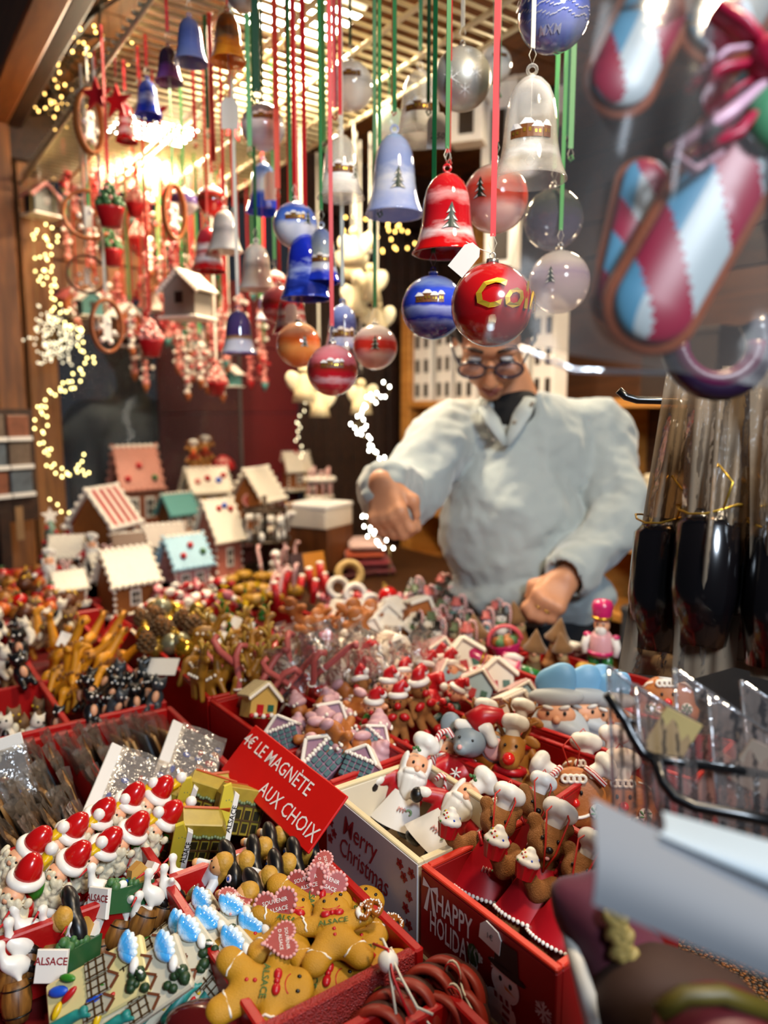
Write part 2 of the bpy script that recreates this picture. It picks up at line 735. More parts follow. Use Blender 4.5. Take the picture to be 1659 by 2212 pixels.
for i, (a, b, c, d) in enumerate([(0.62, 0.80, 1.66, 1.80), (0.56, 0.94, 1.80, 1.90), (0.56, 0.94, 1.905, 2.0), (0.56, 0.94, 2.005, 2.1)]):
	uvbox('wall_board', 2.80, 2.82, a, b, c, d, M_wood, 0.003, wl)
win = struct(root_uv('window_1'))
uvbox('glass_pane', 2.765, 2.769, 0.56, 0.90, 0.8, 1.75, M_glass, 0, win)
uvbox('glass_pane', 2.755, 2.759, 0.885, 1.24, 0.8, 1.78, M_glass, 0, win)
uvbox('glazing_bead', 2.76, 2.77, 1.235, 1.243, 0.8, 1.78, mat('pale_bead', '8d8078', 0.4), 0, win)
for n_, (u0, u1, v0, v1) in enumerate([(2.62, 2.70, 0.355, 0.44), (2.72, 2.80, 0.465, 0.56)]):
	struct(uvbox('trim_%d' % (n_ + 1), u0, u1, v0, v1, 0.0, 2.26, M_wood if n_ == 0 else wood('post_pine', '70451c', '9a6630', 5, (10, 10, 1), 0.55), 0.006))
bm_ = struct(uvbox('trim_3', 0.2, 2.95, 0.365, 0.44, 2.26, 2.42, wood('beam_wood', '6d3b17', '8f5526', 4, (8, 1, 8), 0.55), 0.006))
struct(uvbox('trim_4', 0.2, 2.95, 0.443, 0.49, 2.275, 2.42, M_dark, 0.005))
struct(uvbox('trim_5', 2.70, 2.78, 0.44, 2.26, 2.18, 2.40, M_dark, 0.005))

# counter: cloth-covered boards carry everything that is for sale
cl = NT('glitter_cloth')
vo = cl.new('ShaderNodeTexVoronoi', Scale=260.0)
cl.link(cl.coord(), vo.inputs['Vector'])
cl.link(cl.ramp(vo.outputs['Distance'], [(0.25, '6b3d0e'), (0.6, '120804')]), cl.p.inputs['Base Color'])
cl.p.inputs['Roughness'].default_value = 0.45
cl.p.inputs['Metallic'].default_value = 0.35
cl.bump(vo.outputs['Distance'], 0.8)
M_cloth = cl.m
ct = root_uv('counter')
uvbox('counter_top', 0.0, 1.45, 0.36, 1.00, 0.84, 0.884, M_cloth, 0.003, ct)
uvbox('counter_top', 1.45, 2.45, 0.36, 1.62, 0.84, 0.884, M_cloth, 0.003, ct)
uvbox('fold_out_shelf', 0.0, 2.45, -0.40, 0.36, 0.84, 0.872, M_cloth, 0.003, ct)
uvbox('front_board', 0.0, 2.45, 0.34, 0.36, 0.0, 0.84, M_dark, 0, ct)
uvbox('end_board', 2.43, 2.45, 0.36, 1.60, 0.0, 0.84, M_dark, 0, ct)
uvbox('inner_board', 0.05, 1.45, 0.975, 0.995, 0.0, 0.84, M_dark, 0, ct)
tag(ct, 'cloth-covered market counter carrying all the trays and boxes', 'counter')
mb = MB()
for i in range(150):
	u, v = RND.uniform(0.33, 1.1), RND.uniform(0.352, 0.40)
	mb.ell((v, u, 0.8845 if v > 0.36 else 0.8725), 0.0009, None, 5, 3)
gl_ = mb.build('gold_glitter', mat('gold_sparkle', 'ffd890', 0.15, 1.0), ct)
gl_['kind'] = 'stuff'

# wire grid under the ceiling
GZ = 2.12
M_wire = mat('cream_wire', 'cfc3a0', 0.4, 0.2, var=0.05)
gr = root_uv('ceiling_grid', 0, 0, GZ)
cb = MB()
cb.tube([(-0.31, 0, 0), (0.31, 0, 0)], 0.0042, 6)
bar = cb.build('grid_wire', M_wire, gr)
ca = MB()
ca.tube([(0, -1.1, 0), (0, 1.1, 0)], 0.0055, 6)
bau = ca.build('grid_runner', M_wire, gr)
first = True
for i in range(62):
	o = bar if i == 0 else bar.copy()
	if i:
		col.objects.link(o)
	o.location = (0.78, 0.55 + i * 0.0345, 0.004)
first = True
for v in (0.48, 0.60, 0.72, 0.745, 0.88, 1.0, 1.08):
	o = bau if first else bau.copy()
	if not first:
		col.objects.link(o)
	first = False
	o.location = (v, 1.62, -0.005)
tag(gr, 'cream wire grid under the ceiling from which the ornaments hang', 'grid')
for k, (u, v, lab) in enumerate([(1.54, 0.846, 'bright white ceiling lamp above the grid at top middle'), (2.41, 0.81, 'bright white ceiling lamp farther back above the left ornaments')]):
	r = root_uv('ceiling_lamp', u, v, 2.25)
	mb = MB()
	mb.box((0, 0, 0.03), (0.25, 0.20, 0.06), None, 0.01)
	mb.build('lamp_housing', M_white, r)
	mb = MB()
	mb.box((0, 0, -0.004), (0.23, 0.18, 0.006), None, 0.002)
	mb.build('diffuser', glow('lamp_white', (1.0, 0.92, 0.74), 30.0), r)
	mb = MB()
	mb.tube([(0, 0, 0.06), (0, 0, 0.17)], 0.008, 8)
	mb.build('hanging_rod', M_black, r)
	tag(r, lab, 'lamp', 'ceiling lamps')


# ---------------------------------------------------------------- light strings
G_warm = glow('warm_bulb', (1.0, 0.60, 0.16), 7.0)
G_cool = glow('pale_bulb', (1.0, 0.82, 0.30), 6.0)
G_white = glow('white_bulb', (1.0, 0.97, 0.86), 15.0)
M_cord = mat('dark_cord', '120d0a', 0.5)
M_thin = mat('silver_wire', '8d7a4a', 0.35, 0.7)


def bulb_string(name, pts, label, g, jit=0.01, step=0.02, r=0.003, wire=M_thin, wr=0.0007, group=None, strands=1, hang=True):
	"""pts are world points; bulbs sit along the wire, shaken off it by jit"""
	root = thing(name)
	root.location = pts[0]
	p0 = Vector(pts[0])
	pts = [Vector(p) - p0 for p in pts]
	mb = MB()
	bulbs = []
	for s_ in range(strands):
		path = []
		for a, b in zip(pts, pts[1:]):
			n = max(1, int((b - a).length / step))
			for i in range(n):
				q = a.lerp(b, i / n) + Vector((RND.gauss(0, jit), RND.gauss(0, jit * 0.6), RND.gauss(0, jit)))
				path.append(q)
				bulbs.append(q + Vector((RND.gauss(0, 0.25 * jit), -0.003, 0.004)))
		path.append(pts[-1])
		mb.tube(path, wr, 4)
		if hang and name == 'light_spiral':
			mb.tube([path[-1], Vector((path[-1].x, path[-1].y, 0.885 - p0.z))], 0.0012, 5)
		elif hang:
			mb.tube([path[0], Vector((path[0].x, path[0].y, GZ - p0.z))], 0.0006, 4)
	mb.build('wire', wire, root)
	bb = MB()
	bb.ell((0, 0, 0), (r, r, r * 1.25), None, 6, 4)
	b0 = bb.build('bulb', g, root)
	for i, q in enumerate(bulbs[:300]):
		o = b0 if i == 0 else b0.copy()
		if i:
			col.objects.link(o)
		o.location = q
	return tag(root, label, 'string lights', group)


def ppath(lst):
	return [P(*q) for q in lst]


bulb_string('light_garland', ppath([(250, 0, 1.75), (215, 55, 1.8), (235, 80, 1.85), (190, 95, 1.9), (215, 140, 1.95), (165, 155, 2.05), (150, 195, 2.1), (110, 190, 2.2), (120, 240, 2.3), (80, 235, 2.4), (70, 300, 2.5), (35, 290, 2.6), (45, 350, 2.66), (15, 358, 2.7)]),
			'tangled dark garland of warm bulbs under the roof beam at upper left', G_warm, 0.050, 0.034, 0.0032, M_cord, 0.0034, strands=3)
bulb_string('light_garland', ppath([(150, 255, 2.35), (165, 265, 2.3), (120, 300, 2.45), (80, 330, 2.5), (75, 370, 2.55), (110, 378, 2.5), (140, 390, 2.5)]),
			'short end of warm bulbs dangling below the dark beam garland', G_warm, 0.012, 0.026, 0.0034, M_cord, 0.0014)
bulb_string('light_vine', ppath([(98, 492, 2.3), (84, 520, 2.3), (118, 505, 2.3), (95, 560, 2.3), (84, 612, 2.3), (118, 598, 2.3), (122, 640, 2.3), (110, 655, 2.3), (128, 690, 2.3), (175, 722, 2.3), (178, 760, 2.3), (198, 775, 2.3), (172, 790, 2.3), (165, 820, 2.3), (122, 850, 2.3), (115, 858, 2.3), (103, 872, 2.3), (92, 895, 2.3), (87, 930, 2.3), (92, 960, 2.3), (100, 992, 2.3), (118, 1012, 2.3), (140, 1027, 2.3), (170, 1025, 2.3), (185, 1003, 2.3), (172, 992, 2.3), (176, 978, 2.3)]),
			'curling vine of pale yellow lights down the left window', G_cool, 0.011, 0.018, 0.0033, strands=2)
bulb_string('light_vine', ppath([(108, 1078, 2.3), (124, 1095, 2.3), (148, 1112, 2.3), (158, 1120, 2.3)]),
			'short tail of pale lights above the small green tree at left', G_cool, 0.005, 0.02, 0.0032)
st = []
for i in range(150):
	a = RND.uniform(0, 2 * math.pi)
	rr = (42 + 34 * (abs(((a / (2 * math.pi) * 6) % 1) - 0.5) * 2)) * RND.uniform(0.1, 1) ** 0.7
	st.append(P(120 + rr * math.cos(a), 730 + rr * 1.05 * math.sin(a), 2.32))
bulb_string('light_star', st, 'dense star-shaped cluster of silvery white lights at left', glow('silver_bulb', (1.0, 0.92, 0.66), 1.5), 0.0, 9.0, 0.0030)
bulb_string('light_spiral', ppath([(835, 845, 2.0), (812, 862, 2.0), (795, 872, 2.0), (780, 888, 2.0), (773, 915, 2.0), (778, 935, 2.0), (790, 952, 2.0), (800, 968, 2.0), (814, 985, 2.0), (826, 1000, 2.0), (812, 1012, 2.0), (806, 1040, 2.0), (800, 1080, 2.0), (790, 1115, 2.0), (798, 1140, 2.0), (812, 1160, 2.0), (822, 1180, 2.0), (842, 1180, 2.0)]),
			'bright white spiral of lights beside the vendor sleeve', G_white, 0.008, 0.0060, 0.0034)
bulb_string('light_spiral', ppath([(670, 835, 2.6), (668, 860, 2.6), (655, 885, 2.6), (643, 905, 2.6), (646, 945, 2.6), (652, 975, 2.6), (660, 1000, 2.6)]),
			'thin faint spiral of lights in front of the maroon board', glow('faint_bulb', (1.0, 0.9, 0.6), 3.0), 0.006, 0.016, 0.0032)
bulb_string('light_curtain', [P(738 + 13 * i + RND.uniform(-6, 6), RND.uniform(468, 548), 2.55) for i in range(12)] + [P(RND.uniform(740, 900), RND.uniform(470, 545), 2.55) for i in range(22)],
			'scattered golden lights in the dark below the pale blue bell', glow('gold_bulb', (1.0, 0.60, 0.14), 7.0), 0.0, 9.0, 0.0042, M_cord, 0.0008)
bulb_string('light_curtain', [P(x, y, 2.3) for x, y in ((1118, 75), (1120, 84), (1178, 108), (1222, 95), (1238, 82), (1208, 108), (1205, 128), (1240, 60), (1150, 100))],
			'few golden lights between white houses at top right', glow('gold_bulb2', (1.0, 0.62, 0.16), 7.0), 0.0, 9.0, 0.0045, M_cord, 0.0007)

# ---------------------------------------------------------------- back shelf with white tealight houses
sh = root_uv('shelf_unit')
V0, V1 = 1.93, 2.24
for u in (2.60, 1.62, 0.62):
	uvbox('upright', u - 0.03, u + 0.03, V0, V1, 0.0, 1.82 if u > 2 else 1.43, M_shelf, 0.003, sh)
uvbox('upright', 2.30, 2.35, V0 + 0.12, V1, 1.43, 2.15, M_shelf, 0.003, sh)
for z in (0.95, 1.40, 0.72):
	uvbox('shelf_board', 0.62, 2.60, V0, V1, z, z + 0.028, M_shelf, 0.003, sh)
uvbox('shelf_back', 0.62, 2.60, V1 - 0.012, V1, 0.0, 1.82, wood('shelf_back_wood', '3a2210', '55331a', 4, (1, 1, 9), 0.6), 0, sh)
tag(sh, 'pine shelf unit standing behind the vendor', 'shelf')


@kind
def lantern_house(w, h, nw, nh):
	r = thing('lantern_house')
	mb = MB()
	mb.box((0, 0, h / 2), (w, w * 0.7, h), None, 0.002)
	mb.build('wall', M_white, r)
	mb = MB()
	mb.prism([(-w * 0.56, h), (w * 0.56, h), (0, h + w * 0.5)], -w * 0.38, w * 0.38)
	mb.build('roof', mat('offwhite_roof', 'd9cfbd', 0.6), r)
	for a in range(nw):
		for b in range(nh):
			mb = MB()
			x, z = (a + 0.5) / nw * w - w / 2, (b + 0.45) / nh * h
			mb.box((x, -w * 0.351, z), (w / nw * 0.45, 0.004, h / nh * 0.55))
			mb.build('window', mat('dark_window', '241509', 0.4), r)
	return r


sd = -VD
for i in range(6):
	for j in range(2 if i < 4 else 1):
		r = lantern_house(0.115, 0.30, 2, 3) if i % 2 == 0 else lantern_house(0.10, 0.31, 2, 3)
		pose(r, UV(2.50 - i * 0.135, 1.985 + j * 0.11, 1.428), Z, sd)
		tag(r, 'white tealight house in the %s row on the pine shelf' % ('front' if j == 0 else 'back'), 'ornament', 'tealight houses on the pine shelf')
for (x, y, d, w, h) in ((1100, 100, 2.35, 0.14, 0.24), (1012, 270, 2.2, 0.10, 0.12), (1180, 190, 2.45, 0.17, 0.22), (1080, 300, 2.4, 0.11, 0.30), (1085, 530, 2.3, 0.10, 0.16), (1240, 120, 2.4, 0.10, 0.20)):
	r = lantern_house(w, h, 1, 1)
	pose(r, P(x, y + h / 2 / d * 1600, d), Z, Vector((-0.35, -1, 0)))
	mb = MB()
	mb.tube([(0, 0, h + w * 0.5), (0, 0, h + w * 0.5 + 0.02), (0.0, 0, max(0.1, 2.42 - r.location.z))], 0.001, 4)
	mb.build('cord', M_white, r)
	tag(r, 'white wooden lantern house hanging in the dark at upper right', 'ornament', 'hanging white lantern houses')


@kind
def storage_box(c, w, d, h):
	r = thing('storage_box')
	m = mat('box_' + c, c, 0.55)
	mb = MB()
	for x, y, a, b in ((-w / 2, 0, 0.006, d), (w / 2, 0, 0.006, d), (0, -d / 2, w, 0.006), (0, d / 2, w, 0.006)):
		mb.box((x, y, h / 2), (a, b, h))
	mb.box((0, 0, 0.004), (w, d, 0.008))
	mb.build('crate', m, r)
	mb = MB()
	mb.box((0, 0, h - 0.012), (w + 0.012, d + 0.012, 0.022), None, 0.004)
	mb.build('rim', m, r)
	return r


for c, u, v, z, w, d, h, lab in (('9c1a0c', 2.12, 2.0, 0.98, 0.20, 0.16, 0.11, 'red box on the lower pine shelf left of the vendor'),
								 ('d8cdbd', 2.30, 2.12, 0.98, 0.12, 0.12, 0.2, 'pale carton behind the red box on the shelf'),
								 ('30302f', 2.15, 2.0, 0.76, 0.34, 0.16, 0.13, 'dark grey crate on the bottom shelf left of the vendor'),
								 ('d9c9a8', 1.28, 2.05, 0.98, 0.22, 0.2, 0.22, 'cream carton on the shelf right of the vendor'),
								 ('2a1a12', 1.30, 2.05, 1.428, 0.24, 0.2, 0.2, 'dark brown carton on the shelf right of the vendor'),
								 ('241c1a', 1.02, 2.05, 0.98, 0.2, 0.2, 0.2, 'black carton low on the shelf at right edge'),
								 ('3b3a3c', 1.0, 1.78, 0.60, 0.5, 0.2, 0.26, 'grey crate below the shelf behind the pink-hatted nutcracker')):
	r = storage_box(c, w, d, h)
	pose(r, UV(u, v, z), Z, sd)
	tag(r, lab, 'box')
# ---------------------------------------------------------------- hanging ornaments
M_brown = mat('painted_brown', '6b3c14', 0.5, var=0.4, vs=120)
M_snow = mat('painted_snow', 'ece8e4', 0.6, var=0.06)
M_pine = mat('painted_pine', '16301f', 0.5, var=0.3)
M_gold = mat('gold_paint', 'c9a23a', 0.3, 0.8)
M_cap = mat('silver_cap', 'cfcac0', 0.25, 0.9)
M_tagp = mat('tag_paper', 'd9d6d0', 0.7, var=0.05)
M_ink = mat('ink', '15141a', 0.6)
M_thread = mat('white_thread', 'd8d4c4', 0.6)
RIB = {'red': mat('red_ribbon', 'c2161a', 0.5, var=0.1), 'green': mat('green_ribbon', '1d6f3c', 0.5, var=0.1),
	   'lime': mat('light_green_ribbon', '58a860', 0.5, var=0.1), 'coral': mat('coral_ribbon', 'd8483a', 0.5, var=0.1),
	   'dark': mat('dark_green_ribbon', '123f26', 0.5, var=0.1), 'cord': M_thread, 'pale': mat('clear_ribbon', 'c9cbb8', 0.4, var=0.1)}
RM = {}


def ribbon(r, p, c, w=0.006, gap=0.018):
	"""ribbon from the loop of the ornament up to the grid"""
	k = (c, w)
	if k not in RM:
		mb = MB()
		mb.box((0, 0, 0.5), (w, 0.0008, 1))
		mb.box((0.0, 0.0012, 0.5), (w * 0.7, 0.0006, 0.98), RZ(14))
		RM[k] = mb.build('ribbon', RIB[c], r)
		o = RM[k]
	else:
		o = RM[k].copy()
		col.objects.link(o)
		o.parent = r
	o.location = (0, 0, gap)
	o.rotation_euler = (0, 0, RND.uniform(-0.7, 0.7))
	o.scale = (1, 1, max(0.05, GZ - p.z - gap))
	mb = MB()
	mb.tube([(0.0, 0, 0), (0.004, 0, gap * 0.6), (0, 0, gap + 0.003), (-0.004, 0, gap * 0.6)], 0.0006, 4, closed=True)
	mb.build('thread_loop', M_thread, r)


def price_tag(r, x, z, txt=None, w=0.022, h=0.036, y=-0.045, rot=0):
	mb = MB()
	mb.prism([(-w / 2, -h / 2), (w / 2, -h / 2), (w / 2, h * 0.3), (w * 0.25, h / 2), (-w * 0.25, h / 2), (-w / 2, h * 0.3)], -0.0004, 0.0004, TR(x, y, z) @ RY(rot))
	mb.tube([(x, y, z + h / 2), (x * 0.5, y * 0.5, (z + h / 2) * 0.4), (0, 0, 0)], 0.0005, 4)
	if txt:
		mb.mat(1)
		mb.text(txt, w * 0.42, TR(x, y - 0.0006, z - h * 0.22) @ RY(rot), 0.2, 0.01)
	mb.build('price_tag', [M_tagp, M_ink], r)


def warp(rf):
	"""flat drawing (x, depth, z) onto a turned surface; front is -y"""
	def fn(x, y, z):
		R_ = rf(z) + 0.0007 - y
		a = x / max(rf(z), 0.004)
		return (R_ * math.sin(a), -R_ * math.cos(a), z)
	return fn


def strip(mb, pts, rf):
	"""polygon in (x,z) cut into a fine-enough patch and wrapped"""
	s0 = len(mb.v)
	mb.add([(x, 0, z) for x, z in pts], [tuple(range(len(pts)))], None, False)
	mb.map(warp(rf), s0)


def scenery(r, rf, z0, s, x0=0.0, trees=1, houses=1):
	"""painted village: brown houses with white roofs, dark fir trees with snow"""
	mb = MB()
	if houses:
		for i, (dx, w, h) in enumerate(((-1.3, 0.7, 0.55), (-0.6, 0.8, 0.8), (0.15, 0.6, 0.6), (0.8, 0.5, 0.7))):
			X, W, H_ = x0 + dx * s, w * s, h * s
			mb.mat(0)
			strip(mb, [(X, z0), (X + W / 2, z0), (X + W, z0), (X + W, z0 + H_), (X + W / 2, z0 + H_), (X, z0 + H_)], rf)
			mb.mat(1)
			strip(mb, [(X - 0.1 * s, z0 + H_), (X + W / 2, z0 + H_), (X + W + 0.1 * s, z0 + H_), (X + W * 0.75, z0 + H_ + 0.3 * s), (X + W * 0.3, z0 + H_ + 0.34 * s)], lambda z: rf(z) + 0.0003)
			mb.mat(3)
			for q in (0.2, 0.6):
				strip(mb, [(X + W * q, z0 + H_ * 0.4), (X + W * (q + 0.2), z0 + H_ * 0.4), (X + W * (q + 0.2), z0 + H_ * 0.7), (X + W * q, z0 + H_ * 0.7)], lambda z: rf(z) + 0.0004)
	for t in range(trees):
		X, zz = x0 + (0.3 if trees == 1 and not houses else 1.7 + 0.8 * t) * s, z0 - 0.5 * s
		for k in range(3):
			mb.mat(2)
			w, b = (0.62 - 0.16 * k) * s, zz + k * 0.5 * s
			strip(mb, [(X - w, b), (X, b + 0.1 * s), (X + w, b), (X + 0.05 * s, b + 0.75 * s)], lambda z: rf(z) + 0.0005)
			mb.mat(1)
			strip(mb, [(X - w, b), (X - w * 0.3, b + 0.12 * s), (X - w * 0.3, b + 0.3 * s)], lambda z: rf(z) + 0.0008)
			strip(mb, [(X + w, b), (X + w * 0.2, b + 0.4 * s), (X + w * 0.4, b + 0.14 * s)], lambda z: rf(z) + 0.0008)
	mb.build('painted_village', [M_brown, M_snow, M_pine, M_gold], r)


BELL = [(1.0, 0), (0.985, 0.02), (0.93, 0.07), (0.85, 0.15), (0.775, 0.26), (0.72, 0.38), (0.69, 0.52), (0.66, 0.66), (0.60, 0.78), (0.48, 0.89), (0.30, 0.965), (0.12, 1.0)]


def bell(px, ytop, ybot, wpx, m, rib, label, real=0.075, deco=(1, 1), tags=(), tilt=0, wide=1.0, loopm=None):
	d = under(px, ytop - 8, FPX * real / wpx)
	real = wpx * d / FPX
	R_ = real / 2
	H_ = max(0.8 * real, (ybot - ytop) / FPX * d * 0.86)
	r = thing('glass_bell')
	p = P(px, ytop, d)
	body = 0.90 * H_
	top = -0.10 * H_

	def rf(z):
		t = min(1, max(0, (z - top + body) / body))
		for (r0, t0), (r1, t1) in zip(BELL, BELL[1:]):
			if t <= t1:
				return R_ * (r0 + (r1 - r0) * (t - t0) / (t1 - t0))
		return R_ * 0.12
	mb = MB()
	mb.lathe([(R_ * a * 0.955, top - body + body * b * 0.97) for a, b in BELL[::-1]] + [(R_ * a, top - body + body * b) for a, b in BELL], n=28, caps=False)
	body_ = mb.build('bell_body', m, r)
	mb = MB()
	mb.torus((0, 0, top * 0.45), abs(top) * 0.42, abs(top) * 0.16, None, 12, 6)
	mb.ell((0, 0, top), abs(top) * 0.3, None, 8, 5)
	mb.build('glass_loop', loopm or m, r)
	mb = MB()
	mb.tube([(0, 0, top), (0, 0, top - body * 0.75)], 0.0005, 4)
	mb.ell((0, 0, top - body * 0.8), R_ * 0.13, None, 8, 5)
	mb.build('clapper', loopm or m, r)
	if deco[0] or deco[1]:
		scenery(body_, rf, top - body * 0.66, R_ * 0.42, 0, *deco[::-1])
	ribbon(r, p, rib)
	for t in tags:
		price_tag(r, *t)
	pose(r, p, Z, Vector((C0.x - p.x, C0.y - p.y, 0)))
	return tag(r, label, 'bell', 'hanging glass bells')


def ball(px, py, wpx, m, rib, label, real=0.075, deco=(1, 1), tags=(), name='glass_ball', extra=None, cap=True, x0=0, rw=0.006):
	d = under(px, py - wpx * 0.6, FPX * real / wpx)
	real = wpx * d / FPX
	R_ = real / 2
	r = thing(name)
	p = P(px, py, d) + Z * (R_ * 1.22)
	cz = -R_ * 1.22

	def rf(z):
		return math.sqrt(max(1e-6, R_ * R_ - (z - cz) ** 2))
	mb = MB()
	mb.ell((0, 0, cz), R_, None, 32, 20)
	body_ = mb.build('ball_body', m, r)
	mb = MB()
	mb.lathe([(R_ * 0.16, cz + R_ * 0.97), (R_ * 0.15, cz + R_ * 1.1), (R_ * 0.03, cz + R_ * 1.12)], n=10)
	mb.torus((0, 0, cz + R_ * 1.18), R_ * 0.07, R_ * 0.018, None, 10, 5)
	mb.build('cap', M_cap if cap is True else cap, r)
	if deco[0] or deco[1]:
		scenery(body_, rf, cz + R_ * 0.05, R_ * 0.34, x0, *deco[::-1])
	if extra:
		extra(body_, rf, cz, R_)
	ribbon(r, p, rib, rw)
	for t in tags:
		price_tag(r, *t)
	pose(r, p, Z, Vector((C0.x - p.x, C0.y - p.y, 0)))
	return tag(r, label, 'bauble', 'hanging glass balls')


def G(name, *stops, **k):
	return glass('glass_' + name, stops, **k)


g_clear = G('clear', (0, 'f4f2ea', 0.16), (0.12, 'efece0', 0.14), (0.22, 'ffffff', 0.42), (0.36, 'e9e2d0', 0.18), (0.6, 'f2eee2', 0.06), (1, 'ffffff', 0.14), rough=0.05)
g_village = G('village', (0, 'c9c9c4', 0.25), (0.15, 'f0ece4', 0.5), (0.34, 'ffffff', 0.75), (0.45, 'd5d2c8', 0.3), (1, 'efe9d8', 0.22))
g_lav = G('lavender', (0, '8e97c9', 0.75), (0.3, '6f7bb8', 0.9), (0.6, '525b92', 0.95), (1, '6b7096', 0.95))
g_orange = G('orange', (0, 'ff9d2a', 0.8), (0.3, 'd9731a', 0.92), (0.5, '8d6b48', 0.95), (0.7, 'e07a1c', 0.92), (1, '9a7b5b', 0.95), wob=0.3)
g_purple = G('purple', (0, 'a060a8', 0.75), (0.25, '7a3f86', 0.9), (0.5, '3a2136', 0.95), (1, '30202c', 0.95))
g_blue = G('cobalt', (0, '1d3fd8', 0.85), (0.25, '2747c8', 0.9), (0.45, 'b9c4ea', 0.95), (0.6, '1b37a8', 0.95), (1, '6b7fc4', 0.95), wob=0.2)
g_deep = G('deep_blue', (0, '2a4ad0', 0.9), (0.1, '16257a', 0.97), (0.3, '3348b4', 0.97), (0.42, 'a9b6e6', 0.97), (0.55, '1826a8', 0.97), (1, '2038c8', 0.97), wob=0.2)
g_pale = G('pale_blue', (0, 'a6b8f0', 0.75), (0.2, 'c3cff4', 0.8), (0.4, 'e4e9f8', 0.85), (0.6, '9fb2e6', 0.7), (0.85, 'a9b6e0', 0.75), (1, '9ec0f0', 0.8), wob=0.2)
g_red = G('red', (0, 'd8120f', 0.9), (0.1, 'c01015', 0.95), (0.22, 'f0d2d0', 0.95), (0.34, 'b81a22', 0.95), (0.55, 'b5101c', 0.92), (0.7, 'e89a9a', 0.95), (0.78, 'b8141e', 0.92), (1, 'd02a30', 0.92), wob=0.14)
g_redwhite = G('red_white', (0, 'd01214', 0.95), (0.1, 'b51018', 0.95), (0.25, 'f0e4de', 0.97), (0.42, 'c83030', 0.95), (0.5, 'f2ece4', 0.97), (0.62, 'c01a28', 0.95), (1, 'd8505a', 0.95), wob=0.1)
g_pinkred = G('pink_red', (0, 'f0b8ac', 0.8), (0.28, 'f2c8bc', 0.82), (0.42, 'ea6a58', 0.85), (0.6, 'f0402c', 0.9), (0.8, 'f4a898', 0.8), (1, 'f8e0d8', 0.7), wob=0.06)
g_coral = G('coral_white', (0, 'e8b4a8', 0.9), (0.3, 'f2d8d0', 0.9), (0.45, 'e8402e', 0.95), (0.6, 'e03a30', 0.9), (0.75, 'f4d8d2', 0.9), (1, 'f2f2f0', 0.85), wob=0.08)
g_white = G('frost', (0, 'f0ece2', 0.95), (0.35, 'e6e0d4', 0.95), (0.5, 'b9b5ae', 0.9), (0.6, 'efeade', 0.95), (1, 'e0dccb', 0.9), wob=0.1)
g_silver = mat('silver_frost', 'c9c6ba', 0.38, 0.55, bump=0.1, bs=900, var=0.1)
g_grey = G('grey_house', (0, 'd5d0e0', 0.92), (0.3, 'a6a2ac', 0.95), (0.5, 'e8e6e8', 0.95), (0.6, '77757a', 0.95), (1, '8a888c', 0.95), wob=0.12)
g_bluewhite = G('blue_white', (0, 'f2f2f4', 0.95), (0.4, 'e4e6f0', 0.95), (0.55, '5b7fd8', 0.95), (0.8, '3a62cc', 0.9), (1, 'e8ecf4', 0.9), wob=0.1)
g_bluewave = G('blue_wave', (0, '1a30c0', 0.97), (0.1, '2436b8', 0.97), (0.25, '8a98dc', 0.97), (0.3, '2030b4', 0.97), (0.45, 'aab4e4', 0.97), (0.5, '2a3cc4', 0.97), (0.75, '3a58d8', 0.97), (0.85, 'b4c4f0', 0.97), (1, '4a62d8', 0.97), wob=0.07)
g_redball = mat('red_ball_glass', 'b01016', 0.16, coat=0.8, var=0.05)
g_pinkclear = G('pink_clear', (0, 'f0ded8', 0.5), (0.5, 'd8c4d0', 0.45), (0.6, 'b8a4c4', 0.5), (0.8, 'f2e8e4', 0.5), (1, 'ffffff', 0.4), wob=0.06)
g_orangeball = G('orange_ball', (0, 'e8641e', 0.92), (0.4, 'f09a50', 0.9), (0.6, 'e05a18', 0.92), (1, 'f0c090', 0.9), wob=0.08)
g_redwave = G('red_wave', (0, 'c00f24', 0.95), (0.2, 'd8283a', 0.95), (0.3, 'f0b0b0', 0.95), (0.38, 'c81426', 0.95), (0.55, '8a2a1a', 0.95), (0.7, 'e0707a', 0.92), (1, 'e8a0a4', 0.9), wob=0.1)
g_purplecap = G('purple_cap', (0, 'c9b9c4', 0.95), (0.35, 'd9d2d4', 0.95), (0.42, '5a3f7c', 0.95), (0.68, '50407e', 0.95), (0.75, 'f2efe8', 0.97), (1, 'f5f2ea', 0.97), wob=0.05)
g_redcap = G('red_cap', (0, 'd8281e', 0.95), (0.4, 'c81a18', 0.95), (0.5, '7a3216', 0.95), (0.68, 'd02a20', 0.95), (0.75, 'f2ece4', 0.97), (1, 'f5f2ea', 0.97), wob=0.05)
g_whitegreen = G('white_green', (0, 'f0eee4', 0.9), (0.5, 'dcebd8', 0.85), (1, 'b4dcc0', 0.8))
g_violet = G('violet_bell', (0, '5a2a86', 0.95), (0.08, 'e4e2ea', 0.97), (0.3, 'd8d4de', 0.97), (0.36, 'a97838', 0.97), (0.44, '4a3468', 0.95), (1, '564878', 0.95), wob=0.04)
g_lavblue = G('lav_blue', (0, '5a6ad0', 0.9), (0.15, '9aa6d8', 0.9), (0.35, 'c9d0ea', 0.95), (0.45, '6a6a9c', 0.95), (0.6, '4a4f88', 0.95), (0.8, '8a9ada', 0.9), (1, 'b4c4f0', 0.9), wob=0.1)
g_smoke = G('smoke', (0, '8a8098', 0.55), (0.4, '5c5670', 0.6), (0.7, '4b5048', 0.6), (1, '8a8a7c', 0.5), wob=0.2)

